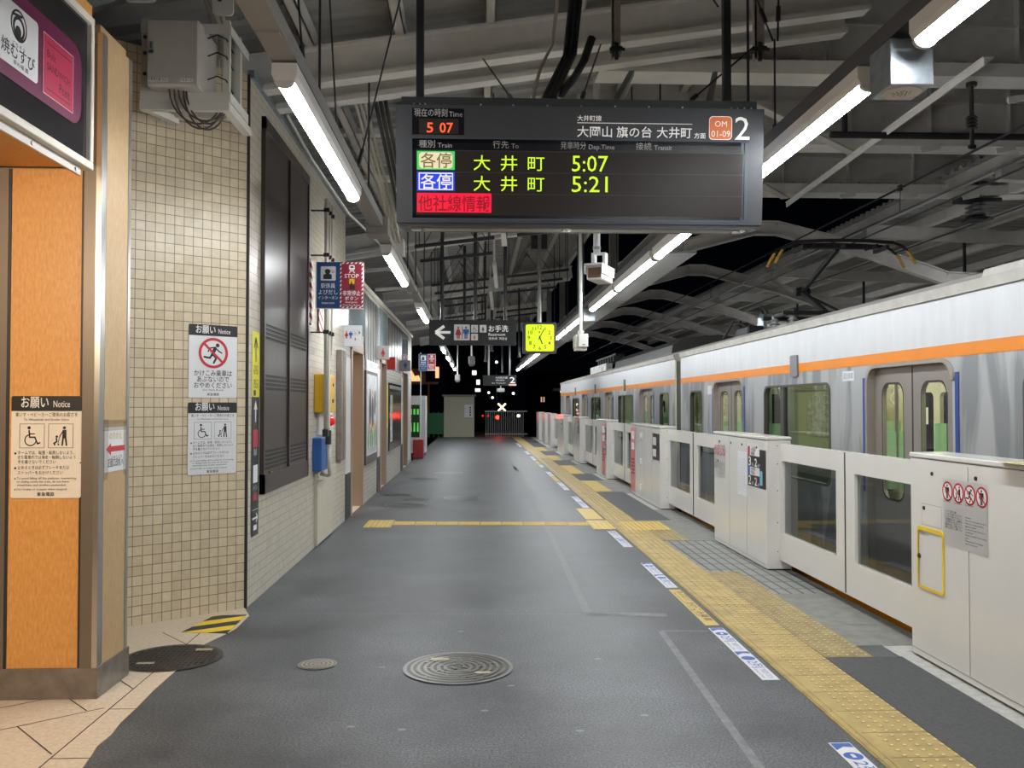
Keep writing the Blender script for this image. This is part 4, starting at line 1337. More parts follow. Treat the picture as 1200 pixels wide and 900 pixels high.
# ------------------------------------------------------------------ departure board
BO = Vector((-0.446, 5.058, 2.588))
bu = Vector((1, 0, 0))
bv = Vector((0, -0.0885, 0.9961))
MBD = frame(BO, bu, bv)
K = 2.088 / 433.5
U = lambda px: (px - 463.2) * K            # board-local metres
V = lambda py: (260 - py) * 0.6545 / 136.5
r = thing('departure_board', 'large charcoal departure board with lit train times hanging over the platform', 'departure board', (0.6, 5.2, 2.55))
b = MB()
b.box(0, 2.088, 0, 0.6545, -0.30, 0, MBD)
b.prism([(0.0, 0.0), (2.088, 0.0), (2.06, -0.025), (0.03, -0.025)], -0.28, -0.01, MBD)
b.build('housing', BOARD, r)
b = MB().box(U(469.5), U(889), 0.6545, 0.6545 + 0.048, -0.22, -0.02, MBD)
b.build('top_rail', mat('board_rail', (0.022, 0.024, 0.026), 0.5), r)
b = MB()
for px in (484, 491, 497, 562, 600, 640, 680, 720, 760, 800, 858, 866, 874, 882):
    b.cyl(MBD @ Vector((U(px), 0.662, -0.02)), MBD @ Vector((U(px), 0.662, -0.012)), 0.005, 6)
b.build('screw', STEEL, r)
b = MB()
for px in (480, 660, 868):
    b.box(U(px), U(px) + 0.05, -0.035, -0.005, -0.12, -0.03, MBD).cyl(MBD @ Vector((U(px) + 0.025, -0.03, -0.03)), MBD @ Vector((U(px) + 0.025, -0.03, -0.015)), 0.012, 8)
    b.part('latch', STEEL, r)
b = MB().box(0.15, 1.95, -0.027, -0.0255, -0.2, -0.05, MBD)
b.build('underside_strip', mat('strip_pale', (0.45, 0.43, 0.36), 0.4), r)
b = MB().rect(U(482), U(542.5), V(158), V(127.5), 0.0015, MBD)
b.build('clock_panel', BOARDB, r)
b = MB().rect(U(490), U(536), V(157), V(139.5), 0.0025, MBD)
b.build('clock_screen', SCREEN, r)
b = MB()
b.rect(U(482), U(876), V(175.5), V(162.5), 0.0015, MBD)
frame_lines(b, U(482), U(876), V(254.5), V(162.5), 0.022, MBD, 0.0015)
b.build('screen_surround', BOARDB, r)
b = MB()
frame_lines(b, U(479.5), U(878.5), V(257), V(160.5), 0.012, MBD, 0.001)
frame_lines(b, U(870), U(878), V(257), V(160.5), 0.016, MBD, 0.002)
b.build('bezel', mat('bezel_slate', (0.05, 0.065, 0.085), 0.35), r)
b = MB()
for k in range(3):
    b.rect(U(486.5), U(872), V(251 - 25.2 * k), V(251 - 25.2 * k - 24.2), 0.003, MBD)
b.build('led_screen', mat('led_matrix_gloss', (0.030, 0.023, 0.021), 0.32, spec=0.25), r)
b = MB()
b.text('現在の時刻', U(484.5), V(136.5), 0.048, MBD, 0.004, width=U(522) - U(483.5)).text('Time', U(525), V(137), 0.04, MBD, 0.004, width=U(540.5) - U(525))
b.part('clock_heading', TXTG, r)
for s, x, w_, e, w2 in (('種別', 490, 18.5, 'Train', 16.5), ('行先', 576, 18.5, 'To', 8.5), ('発車時分', 655.5, 30, 'Dep.Time', 30.5), ('接続', 744.5, 18.5, 'Transit', 21)):
    b.text(s, U(x), V(172.2), 0.045, MBD, 0.004, width=w_ * K)
    b.text(e, U(x + w_ + 3.2), V(172.8), 0.038, MBD, 0.004, width=w2 * K)
    b.part('column_heading', TXTG, r)
b = MB()
b.text('大井町線', U(675), V(139.5), 0.034, MBD, 0.003, width=28.5 * K, bold=0.008)
b.rect(U(675), U(811), V(142.6), V(141.8), 0.003, MBD)
b.text('大岡山', U(675), V(157.5), 0.066, MBD, 0.003, width=41 * K, bold=0.012).text('旗の台', U(721.5), V(157.5), 0.066, MBD, 0.003, width=41.5 * K, bold=0.012).text('大井町', U(769), V(157.5), 0.066, MBD, 0.003, width=41.5 * K, bold=0.012)
b.text('方面', U(813.5), V(158.2), 0.034, MBD, 0.003, width=13.5 * K, bold=0.006)
b.part('direction_lettering', TXTW, r)
b.text('2', U(862), V(159.5), 0.185, MBD, 0.003, width=17.5 * K)
b.build('platform_number', TXTW, r)
b = MB().prism(rrect(U(831), U(858.5), V(160), V(132.5), 0.022), 0.001, 0.003, MBD)
b.build('line_badge', ORBADGE, r)
b = MB().text('OM', U(845), V(144.8), 0.046, MBD, 0.005, width=14.5 * K, align='C').text('01-09', U(845), V(156.6), 0.05, MBD, 0.005, width=22.5 * K, align='C')
o_, i_ = rrect(U(831), U(858.5), V(160), V(132.5), 0.022), rrect(U(831.8), U(857.7), V(159.2), V(133.3), 0.019)
n = len(o_)
b.add([(x, y, 0.0035) for x, y in o_ + i_], [(k, (k + 1) % n, n + (k + 1) % n, n + k) for k in range(n)], MBD)
b.build('badge_lettering', mat('badge_white', (0.85, 0.75, 0.7), 0.5, emit=(1, 0.9, 0.85), es=0.25), r)
b = MB().text('5', U(499), V(155.5), 0.078, MBD, 0.0045, width=7.5 * K, bold=0.03).text('07', U(514), V(155.5), 0.078, MBD, 0.0045, width=15.5 * K, bold=0.03)
b.build('clock_digits', LED_R, r)
for (y, t) in ((198.8, '5:07'), (222.8, '5:21')):
    b = MB()
    for k, ch in enumerate('大井町'):
        b.text(ch, U(553.5 + 31.8 * k), V(y - 1.5), 0.092, MBD, 0.005, width=19.5 * K)
        b.part('destination_character', LED_Y, r)
    b.text(t, U(669), V(y), 0.128, MBD, 0.005, width=42.5 * K)
    b.build('departure_time', LED_Y, r)
b = MB().rect(U(487.5), U(531.5), V(198.5), V(177), 0.004, MBD)
b.build('green_block', LED_G, r)
b = MB().prism(rrect(U(490), U(529), V(197), V(178.5), 0.02), 0.004, 0.005, MBD)
b.build('green_block_centre', LED_PK, r)
b = MB().text('各停', U(509.7), V(195), 0.09, MBD, 0.0065, width=36 * K, align='C', bold=0.01)
b.build('train_type', LED_DG, r)
b = MB().rect(U(487.5), U(531.5), V(223), V(201), 0.004, MBD)
b.build('blue_block', LED_B, r)
b = MB().text('各停', U(509.7), V(219.5), 0.09, MBD, 0.0065, width=36 * K, align='C', bold=0.02)
frame_lines(b, U(489.5), U(529.5), V(222), V(202), 0.006, MBD, 0.005)
b.build('train_type', LED_W, r)
b = MB().rect(U(487.5), U(574.5), V(248), V(225.5), 0.004, MBD)
b.build('red_block', LED_RED, r)
b = MB().text('他社線情報', U(531), V(245), 0.095, MBD, 0.0055, width=84 * K, align='C', bold=0.03)
b.build('other_line_news', LED_DR, r)
for x in (-0.318, 1.461):
    MB().rbox(x - 0.022, x + 0.022, 5.10, 5.15, 3.28, zd(x - 0.022) - 0.006, 0.004).build('hanger_post', mat('hanger_black', (0.018, 0.019, 0.022), 0.45), r)

# ------------------------------------------------------------------ lamps
def tube_lamp(x, y0, z, ln, label, group):
    r = thing('ceiling_lamp', label, 'lamp', (x, y0 + ln / 2, z), group)
    M = frame((x, y0, z), (1, 0, 0), (0, 0, 1))    # w = -Y
    b = MB()
    b.prism([(-0.045, 0.018), (0.045, 0.018), (0.06, 0.045), (0.06, 0.10), (-0.06, 0.10), (-0.06, 0.045)], -ln, 0, M)
    b.build('body', mat('lamp_body_white', (0.72, 0.70, 0.67), 0.4), r)
    pr = [(-0.041 * math.cos(PI * k / 10), 0.018 - 0.034 * math.sin(PI * k / 10)) for k in range(0, 11)]
    b = MB().prism(pr, -ln + 0.02, -0.02, M)
    b.build('diffuser', TUBE, r)
    b = MB().prism([(p[0] * 1.15, p[1] - 0.002) for p in pr], -0.02, 0.004, M).prism([(p[0] * 1.15, p[1] - 0.002) for p in pr], -ln - 0.004, -ln + 0.02, M)
    b.build('end_cap', mat('lamp_cap', (0.6, 0.57, 0.54), 0.4), r)
    return r


LZ = 3.055
proto = None
starts = [-4.2, -1.7, 1.2, 4.12, 6.62, 9.18, 11.76, 15.4, 18.0, 20.6, 25.6, 28.2, 31.0, 34.0, 37.0]
for i, y in enumerate(starts):
    lab = '%s tube lamp from the camera end in the row above the yellow tactile strip' % ORD[i]
    if proto is None:
        proto = tube_lamp(1.86, y, LZ, 2.42, lab, 'tube lamps above the tactile strip')
    else:
        dup(proto, (1.86, y + 1.21, LZ), lab)
for i, y in enumerate([4.24, 9.05, 14.2, 24.0, 28.5, 33.0, 37.5]):
    dup(proto, (-0.905, y + 1.21, LZ + 0.02), '%s tube lamp from the camera in the row along the tiled wall' % ORD[i], 'tube lamps along the tiled wall')

for i, y in enumerate([11.5, 21.5]):
    dup(proto, (8.4, y + 1.21, 3.40), '%s tube lamp from the camera over the opposite platform, behind the train' % ORD[i], 'tube lamps over the opposite platform')
b = MB().box(8.34, 8.46, 6.5, 29, 3.50, 3.53)
for y in (7, 11, 15, 19, 23, 28):
    b.box(8.38, 8.42, y, y + 0.04, 3.53, zo(8.4) - 0.01)
solo('hanging_lamp_rail', b, DARKST, 'rail carrying the lamps over the opposite platform', 'rail')
b = MB()
b.box(-0.965, -0.845, 2.0, 8.2, 3.185, 3.20).box(-0.965, -0.955, 2.0, 8.2, 3.20, 3.27).box(-0.855, -0.845, 2.0, 8.2, 3.20, 3.27)
b.box(-0.955, -0.855, 3.0, 3.06, 3.176, 3.19).box(-0.955, -0.855, 3.9, 3.96, 3.176, 3.19).box(-1.0, -0.80, 8.2, 8.45, 3.12, 3.28)
for y in (8.4, 13.2, 18.0, 22.8, 27.5, 32.5):
    b.box(-0.965, -0.845, y, y + 4.6, 3.185, 3.25)
r = thing('lamp_rail', 'grey channel rail carrying the lamps along the tiled wall', 'rail', (-0.9, 5, 3.18))
b.build('channel', mat('rail_grey', (0.34, 0.33, 0.31), 0.45, metal=0.3), r)
for y in (3.2, 5.2, 7.6, 12.0, 13.6, 15.8, 18.3, 22, 26, 30):
    MB().cyl((-0.905, y, 3.2), (-0.905, y, zd(-0.92) - 0.006), 0.008, 6).build('hanger', DARKST, r)
b = MB()
b.box(1.80, 1.92, -5, 40, 3.155, 3.165).box(1.80, 1.806, -5, 40, 3.165, 3.235).box(1.914, 1.92, -5, 40, 3.165, 3.235)
r = thing('lamp_rail', 'dark channel rail carrying the lamps above the tactile strip', 'rail', (1.86, 10, 3.155))
b.build('channel', mat('rail_dark', (0.10, 0.10, 0.105), 0.45, metal=0.3), r)
for y in (-3, 0.4, 3.55, 6.0, 8.9, 11.7, 15.4, 18, 21, 25, 29, 33, 37):
    MB().cyl((1.86, y, 3.17), (1.86, y, zd(1.85) - 0.006), 0.009, 6).build('hanger', DARKST, r)


def speaker(x, y, z, label):
    r = thing('speaker_box', label, 'loudspeaker', (x, y, z), 'galvanised speaker boxes between the lamps')
    b = MB().rbox(x - 0.095, x + 0.095, y, y + 0.20, z, z + 0.20, 0.004)
    b.build('case', GALV, r)
    b = MB().cyl((x, y + 0.10, z - 0.004), (x, y + 0.10, z + 0.001), 0.082, 28)
    b.build('cone_cover', mat('speaker_cream', (0.62, 0.56, 0.48), 0.5), r)
    b = MB()
    for k in range(19):
        a = k * 2.4
        q = 0.0065 * math.sqrt(k) * 1.4
        b.cyl((x + q * math.cos(a), y + 0.10 + q * math.sin(a), z - 0.005), (x + q * math.cos(a), y + 0.10 + q * math.sin(a), z - 0.003), 0.0035, 6)
    b.build('sound_holes', BLACK, r)
    return r


sp0 = speaker(1.862, 3.72, 2.925, 'first galvanised speaker box from the camera, between two lamps')
for k, y in enumerate((14.55, 23.6)):
    dup(sp0, (1.862, y, 2.925), '%s galvanised speaker box from the camera down the lamp row' % ('second' if k == 0 else 'third'))

# ------------------------------------------------------------------ hanging signs, clock, cameras
r = thing('restroom_sign', 'long charcoal restroom sign with white arrow hanging over the platform', 'sign', (-0.04, 14.0, 2.49))
M = FY(-0.72, 14.0, 2.49)
MB().rbox(-0.72, 0.64, 14.0, 14.12, 2.49, 2.88, 0.006).build('box', SIGNG, r)
KR = 1.36 / 102.0
u = lambda px: (px - 503) * KR
v = lambda py: (404 - py) * 0.385 / 29.5
b = MB().line(u(511.5), v(389), u(528), v(389), 0.04, 0.003, M).line(u(510.5), v(389), u(520.5), v(381.5), 0.045, 0.003, M).line(u(510.5), v(389), u(520.5), v(396.5), 0.045, 0.003, M)
b.part('arrow', TXTW, r)
b.prism(rrect(u(532), u(550.5), v(398.5), v(379.5), 0.012), 0, 0.002, M)
for x0, x1, y0, y1 in ((552, 560, 389, 380), (562, 570, 389, 380), (552, 560, 398.5, 390.5)):
    b.prism(rrect(u(x0), u(x1), v(y0), v(y1), 0.008), 0, 0.002, M)
b.part('symbol_panel', SIGNW, r)
b.text('お手洗', u(572.5), v(387.5), 0.11, M, 0.003, width=23 * KR, bold=0.012).text('Restroom', u(572.5), v(393), 0.065, M, 0.003, width=19.5 * KR).text('洗手间  화장실', u(572.5), v(397.6), 0.045, M, 0.003, width=21.5 * KR)
b.build('white_print', TXTW, r)
b = MB()
picto_man(b, u(537), v(396.5), 0.19, M, 0.004, skirt=True)
b.build('red_figure', RED, r)
b = MB()
picto_man(b, u(546), v(396.5), 0.19, M, 0.004)
b.build('blue_figure', BLUE, r)
b = MB().rect(u(541.2), u(541.9), v(397), v(382), 0.004, M)
picto_wheelchair(b, u(556), v(388.2), 0.09, M, 0.004)
b.build('black_symbol', TXTK, r)
b = MB()
picto_man(b, u(566), v(388.2), 0.085, M, 0.004, skirt=True)
b.build('green_symbol', GREENS, r)
b = MB()
picto_man(b, u(556), v(397.6), 0.08, M, 0.004, skirt=True)
b.build('orange_symbol', CARO, r)
for x in (-0.52, 0.0, 0.47):
    MB().cyl((x, 14.06, 2.87), (x, 14.06, zd(x) - 0.01), 0.028, 8).build('hanger_pole', DARKST, r)

r = thing('platform_clock', 'square lime-faced clock hanging on a pole', 'clock', (1.01, 14.0, 2.36))
MB().rbox(0.745, 1.275, 14.0, 14.14, 2.36, 2.85, 0.01).build('case', mat('clock_case', (0.03, 0.031, 0.033), 0.4), r)
M = FY(1.01, 14.0, 2.605)
MB().prism(rrect(-0.222, 0.222, -0.21, 0.21, 0.03), 0, 0.003, M).build('face', CLOCKF, r)
b = MB()
for k in range(1, 13):
    a = PI / 2 - k * PI / 6
    b.text(str(k), 0.172 * math.cos(a), 0.165 * math.sin(a) - 0.028, 0.085, M, 0.005, align='C', bold=0.02)
    b.part('numeral', TXTK, r)
b = MB().line(-0.02, -0.03, 0.062, 0.13, 0.014, 0.007, M).line(0.062, 0.13, 0.09, 0.15, 0.008, 0.007, M)
b.build('minute_hand', TXTK, r)
b = MB().line(-0.01, 0.03, 0.04, -0.10, 0.018, 0.006, M).disc(0, 0, 0.014, 0.008, M)
b.build('hour_hand', TXTK, r)
b = MB().disc(-0.005, 0.09, 0.016, 0.005, M)
b.build('dot', CARO, r)
MB().cyl((1.01, 14.07, 2.84), (1.01, 14.07, zd(1.0) - 0.012), 0.03, 10).build('hanger_pole', mat('pole_grey', (0.22, 0.22, 0.21), 0.4, metal=0.5), r)

r = thing('security_camera', 'white security camera housing hanging below the departure board', 'camera', (1.23, 9.2, 2.84))
Mc = Matrix.Translation((1.235, 9.15, 2.84)) @ Matrix.Rotation(math.radians(-24), 4, 'Z')
b = MB().rbox(-0.085, 0.085, -0.04, 0.36, 0.0, 0.14, 0.012, Mc).rbox(-0.10, 0.10, -0.09, 0.38, 0.14, 0.165, 0.008, Mc).box(-0.10, -0.092, -0.09, 0.36, 0.06, 0.14, Mc).box(0.092, 0.10, -0.09, 0.36, 0.06, 0.14, Mc)
b.build('housing', WHITE, r)
MB().box(-0.068, 0.068, -0.046, -0.04, 0.02, 0.125, Mc).build('window', mat('camera_window', (0.12, 0.06, 0.04), 0.15), r)
b = MB().box(-0.075, -0.045, 0.1, 0.2, 0.165, 0.30, Mc).box(0.045, 0.075, 0.1, 0.2, 0.165, 0.30, Mc).box(-0.075, 0.075, 0.1, 0.2, 0.285, 0.30, Mc)
b.build('bracket', WHITE, r)
MB().cyl((1.27, 9.3, 3.14), (1.27, 9.3, zd(1.27) - 0.012), 0.036, 12).build('hanger_pole', WHITE, r)
b = MB().cyl((1.27, 9.3, 3.18), (1.27, 9.3, 3.21), 0.042, 12)
b.build('collar', GALV, r)
r = thing('camera_housing', 'small pale camera box on a long white pole beyond the clock', 'camera', (1.40, 11.6, 2.26))
b = MB().rbox(1.285, 1.445, 11.5, 11.75, 2.29, 2.46, 0.01).rbox(1.325, 1.45, 11.45, 11.5, 2.30, 2.47, 0.008).box(1.29, 1.44, 11.52, 11.7, 2.26, 2.29)
b.build('housing', mat('camera_pale', (0.62, 0.62, 0.58), 0.4), r)
MB().box(1.375, 1.41, 11.446, 11.451, 2.325, 2.335).build('slot', BLACK, r)
MB().cyl((1.37, 11.6, 2.45), (1.37, 11.6, zd(1.37) - 0.012), 0.024, 10).build('hanger_pole', WHITE, r)
MB().cyl((1.37, 11.6, 2.44), (1.37, 11.6, 2.52), 0.045, 10).build('collar', mat('camera_pale', (0, 0, 0)), r)

r = thing('platform_sign', 'charcoal platform 2 sign hanging far down the platform', 'sign', (0.81, 30.0, 2.19))
M = FY(0.256, 30.0, 2.19)
MB().rbox(0.256, 1.372, 30.0, 30.12, 2.19, 2.54, 0.006).build('box', SIGNG, r)
b = MB().text('2', 0.90, 0.09, 0.28, M, 0.004, width=0.17, bold=0.03)
b.part('platform_number', TXTW, r)
b.text('大井町方面', 0.42, 0.24, 0.07, M, 0.004, width=0.4).text('大岡山 旗の台', 0.42, 0.16, 0.06, M, 0.004, width=0.3).text('for Oimachi', 0.30, 0.07, 0.05, M, 0.004, width=0.45)
b.build('white_print', TXTW, r)
MB().rect(0.86, 1.116, 0.0, 0.055, 0.003, M).build('orange_strip', mat('sign_peach', (0.8, 0.42, 0.33), 0.5, emit=(1, 0.5, 0.4), es=0.3), r)
for x in (0.45, 1.15):
    MB().cyl((x, 30.06, 2.53), (x, 30.06, zd(x) - 0.01), 0.03, 8).build('hanger_pole', mat('pole_grey', (0, 0, 0)), r)
b = MB().rbox(0.72, 0.98, 30.0, 30.2, 1.98, 2.10, 0.02).box(0.83, 0.87, 30.05, 30.09, 2.10, 2.19)
solo('small_speaker', b, WHITE, 'white speaker under the far platform 2 sign', 'loudspeaker')
for i, (x, y, z) in enumerate(((-0.10, 24.0, 2.62), (-0.62, 31.0, 2.36))):
    r = thing('hanging_speaker', ('rounded grey speaker' if i == 0 else 'small pale speaker') + ' on a pole behind the restroom sign, %s of the two' % ('larger' if i == 0 else 'smaller'), 'loudspeaker', (x, y, z))
    MB().rbox(x - 0.09, x + 0.09, y, y + 0.18, z, z + 0.24, 0.03).cyl((x, y + 0.09, z - 0.03), (x, y + 0.09, z + 0.02), 0.06, 12).build('body', mat('speaker_grey', (0.3, 0.3, 0.3), 0.4), r)
    MB().cyl((x, y + 0.09, z + 0.22), (x, y + 0.09, zd(x) - 0.01), 0.022, 8).build('hanger_pole', WHITE, r)

# ------------------------------------------------------------------ platform gates
GX = 2.735


def gate_panel(r, y0, y1, slot_y):
    """sliding panel; slot_y tells which end stays in the box"""
    M = frame((2.86, 0, 0), (0, 1, 0), (0, 0, 1))
    wa, wb = y0 + 0.17, y1 - 0.17
    b = MB().plate([(y0, 0.10), (y1, 0.10), (y1, 1.195), (y0, 1.195)], [[(wa, 0.36), (wb, 0.36), (wb, 1.035), (wa, 1.035)]], 0, 0.045, M)
    p = b.build('sliding_panel', GATEW, r)
    b = MB().rect(wa - 0.005, wb + 0.005, 0.355, 1.04, 0.024, M)
    b.build('pane', GLASSG, p)
    b = MB().box(2.858, 2.865, slot_y - 0.006, slot_y + 0.006, 0.11, 1.19)
    b.build('edge_seal', BLACK, p)
    return p


def gate(y0, y1, near, far, label, z1=1.255):
    """gate box from y0 to y1; near / far: outer end of the panel slid out on each side"""
    r = thing('platform_gate', label, 'platform gate', (GX, (y0 + y1) / 2, 0), 'platform gates along the track edge')
    b = MB().rbox(GX, 2.97, y0, y1, 0.015, z1 - 0.035, 0.004)
    b.build('box', GATEW, r)
    b = MB().rbox(GX - 0.006, 2.976, y0 - 0.006, y1 + 0.006, z1 - 0.030, z1, 0.006)
    b.build('top_cap', GATEW, r)
    b = MB().box(GX + 0.02, 2.96, y0 + 0.02, y1 - 0.02, 0.0, 0.02)
    b.build('foot', BLACK, r)
    b = MB().box(GX - 0.003, GX, y0 + 0.005, y1 - 0.005, 0.05, 0.056)
    n = max(2, round((y1 - y0) / 0.6))
    for k in range(1, n):
        yy = y0 + (y1 - y0) * k / n
        b.box(GX - 0.0015, GX, yy - 0.003, yy + 0.003, 0.06, z1 - 0.05)
    b.build('seam', mat('gate_seam', (0.30, 0.29, 0.27), 0.5), r)
    b = MB()
    for yy in (y0 + 0.01,):
        for z in (0.18, 0.45, 0.75, 1.0, 1.17):
            b.cyl((2.84, y0 - 0.002, z), (2.84, y0 + 0.002, z), 0.006, 6)
    b.build('screw', DARKST, r)
    if near:
        gate_panel(r, near, y0 + 0.1, near)
    if far:
        gate_panel(r, y1 - 0.1, far, far)
    return r


def pictos_sheet(r, ya, yb, z0, z1, ring_r):
    """grey sheet with four prohibition symbols; ya is its end away from the camera"""
    M = FX(GX - 0.001, ya, z0)
    wd, ht = ya - yb, z1 - z0
    MB().rect(0, wd, 0, ht, 0.001, M).build('notice_sheet', mat('sheet_silver', (0.50, 0.50, 0.50), 0.4, metal=0.2), r)
    red, blk = MB(), MB()
    for k in range(4):
        cx = wd * (0.115 + 0.257 * k)
        cy = ht - ring_r * 1.25
        red.disc(cx, cy, ring_r, 0.002, M, 20)
        blk.k = 0
    for k in range(4):
        cx = wd * (0.115 + 0.257 * k)
        cy = ht - ring_r * 1.25
        red.line(cx - ring_r * 0.62, cy + ring_r * 0.62, cx + ring_r * 0.62, cy - ring_r * 0.62, ring_r * 0.17, 0.0045, M)
    red.build('ring', RED, r)
    wb = MB()
    for k in range(4):
        wb.disc(wd * (0.115 + 0.257 * k), ht - ring_r * 1.25, ring_r * 0.8, 0.003, M, 18)
    wb.build('ring_inner', SIGNW, r)
    for k in range(4):
        cx = wd * (0.115 + 0.257 * k)
        cy = ht - ring_r * 1.25
        (picto_man if k in (0, 3) else picto_runner if k == 2 else picto_stroller)(blk, cx, cy - ring_r * 0.72, ring_r * 1.45, M, 0.004)
        blk.part('figure', TXTK, r)
    jp = ('のりださない', '立てかけない', 'かけこまない', 'もたれない')
    en = (('Please don\'t lean', 'over the door'), ('Please don\'t lean', 'anything against'), ('Please don\'t rush', 'for the train'), ('Please don\'t lean', ''))
    for k in range(4):
        x = wd * (0.02 + 0.255 * k)
        blk.text(jp[k], x, ht * 0.715, 0.02, M, 0.002, width=wd * 0.19)
        for q in range(2):
            if en[k][q]:
                blk.text(en[k][q], x, ht * (0.68 - 0.03 * q), 0.012, M, 0.002, width=wd * 0.17)
    blk.part('symbol_caption', TXTK, r)
    for q, s in enumerate(('ホームドアに関するお願い', 'ホームドアから身をのりださないで', 'ホームドアに物を立てかけないで', '発車間際のかけこみ乗車は', '大変危険ですのでおやめください', '開閉中の扉にご注意ください', '荷物のはさまれにご注意ください')):
        blk.text(s, wd * 0.05, ht * (0.50 - 0.04 * q), 0.016, M, 0.002, width=wd * (0.28 if q == 0 else 0.40))
    blk.part('japanese_print', TXTK, r)
    for q, s in enumerate(('Attention', 'Please do not lean over the doors', 'Please do not place anything', 'against the doors', 'Do not rush onto the train as it', 'is dangerous', 'Please be careful of the closing', 'doors', 'Please keep your belongings', 'away from the doors')):
        blk.text(s, wd * 0.52, ht * (0.47 - 0.042 * q), 0.014, M, 0.002, width=wd * min(0.45, 0.014 * len(s)))
    blk.build('english_print', TXTK, r)


def locks(r, pts):
    b = MB()
    for y, z in pts:
        b.cyl((GX - 0.006, y, z), (GX + 0.002, y, z), 0.012, 12).box(GX - 0.008, GX - 0.005, y - 0.003, y + 0.003, z - 0.008, z + 0.008)
    b.build('lock', DARKST, r)


# the gate closest to the camera, at the frame edge
g1 = gate(2.9, 5.54, None, 6.838, 'platform gate with yellow framed hatch, first from the camera', 1.262)
pictos_sheet(g1, 5.145, 4.69, 0.745, 1.13, 0.058)
locks(g1, [(5.27, 1.145), (4.80, 1.155), (5.37, 0.93), (3.9, 1.15)])
b = MB()
frame_lines(b, 0, 0.235, 0, 0.13, 0.003, FX(GX - 0.0005, 5.40, 0.828), 0.001)
b.build('small_hatch', mat('gate_seam', (0, 0, 0)), g1)
M = FX(GX - 0.001, 5.453, 0.44)
o_, i_ = rrect(0, 0.315, 0, 0.375, 0.03), rrect(0.016, 0.299, 0.016, 0.352, 0.02)
n = len(o_)
b = MB().add([(x, y, 0.006) for x, y in o_ + i_] + [(x, y, 0) for x, y in o_], [(k, (k + 1) % n, n + (k + 1) % n, n + k) for k in range(n)] + [(k, 2 * n + k, 2 * n + (k + 1) % n, (k + 1) % n) for k in range(n)], M)
h = b.build('yellow_hatch', YSIGN if False else mat('hatch_yellow', (0.80, 0.56, 0.02), 0.4), g1)
MB().cyl((GX - 0.01, 5.43, 0.63), (GX, 5.43, 0.63), 0.014, 10).build('latch', DARKST, h)
MB().text('非常開放レバー', 0.04, 0.325, 0.02, M, 0.003, width=0.1).build('hatch_lettering', TXTK, h)
b = MB().rect(0.06, 0.40, -0.10, 0.06, 0.001, frame((2.78, 4.6, 1.2635), (0, -1, 0), (1, 0, 0)))
b.build('top_sticker', mat('top_label', (0.55, 0.47, 0.25), 0.5), g1)

g2 = gate(8.335, 10.18, 6.845, 11.66, 'platform gate with black 3 and 2 car number plates', 1.255)
pictos_sheet(g2, 10.17, 9.72, 0.75, 1.12, 0.055)
locks(g2, [(9.95, 1.15), (9.5, 1.15), (9.1, 1.15), (8.62, 1.14), (10.0, 0.93)])
M = FX(GX - 0.001, 8.90, 0.755)
MB().rect(0, 0.555, 0, 0.37, 0.001, M).build('number_plate', SIGNK, g2)
MB().rect(0, 0.07, 0.30, 0.39, 0.002, M).build('red_tab', mat('sign_red', (0, 0, 0)), g2)
MB().rect(0, 0.07, 0.115, 0.19, 0.002, M).build('blue_tab', BLUE, g2)
MB().rect(0.38, 0.46, 0.03, 0.165, 0.003, M).build('cyan_tab', mat('cyan_tab', (0.15, 0.45, 0.62), 0.4), g2)
MB().rect(0.07, 0.37, 0.30, 0.385, 0.002, M).rect(0.07, 0.37, 0.11, 0.19, 0.002, M).build('white_tab', SIGNW, g2)
b = MB()
for y, a in ((0.20, '3'), (0.015, '2')):
    b.text(a, 0.03, y, 0.125, M, 0.003, width=0.075, bold=0.02).text('号車', 0.13, y, 0.04, M, 0.003, width=0.05).text('2', 0.22, y, 0.11, M, 0.003, width=0.075, bold=0.02).text('番ドア', 0.315, y, 0.035, M, 0.003, width=0.08)
b.build('plate_lettering', TXTP, g2)
b = MB().text('大井町線', 0.10, 0.345, 0.04, M, 0.003, width=0.14).text('5両編成', 0.10, 0.31, 0.035, M, 0.003, width=0.12).text('大井町線', 0.10, 0.155, 0.04, M, 0.003, width=0.14).text('7両編成', 0.10, 0.12, 0.035, M, 0.003, width=0.12)
b.build('tab_lettering', TXTK, g2)
M = FX(GX - 0.001, 9.25, 0.63)
MB().rect(0, 0.32, 0, 0.45, 0.0008, M).build('paper', mat('paper_bluish', (0.66, 0.67, 0.72), 0.5), g2)
b = MB()
for k in range(12):
    b.text('お客さまへのお知らせとお願い'[k % 4:], 0.03, 0.36 - 0.028 * k, 0.018, M, 0.0015, width=0.24 - 0.03 * (k % 3))
b.build('paper_print', TXTG, g2)
b = MB().rect(-0.05, 0.3, -0.085, 0.085, 0.001, frame((2.87, 9.3, 1.2555), (0, -1, 0), (1, 0, 0)))
b.build('top_sticker', mat('top_label', (0, 0, 0)), g2)
pr = {}


def pink_strip(g, y, wd):
    M = FX(GX - 0.001, y, 0.06)
    MB().rect(0, wd, 0, 1.10, 0.001, M).build('pink_strip', PINK, g)
    b = MB()
    for k in range(5):
        b.rect(0.05, wd - 0.05, 0.30 + 0.06 * k, 0.33 + 0.06 * k, 0.002, M)
    b.build('strip_print', mat('pink_print', (0.25, 0.04, 0.05), 0.5), g)
    b = MB().prism(rrect(0.08, wd - 0.08, 0.9, 1.04, 0.03), 0.001, 0.002, M).prism(rrect(0.08, wd - 0.08, 0.72, 0.84, 0.02), 0.001, 0.002, M)
    b.build('strip_symbol', TXTP, g)


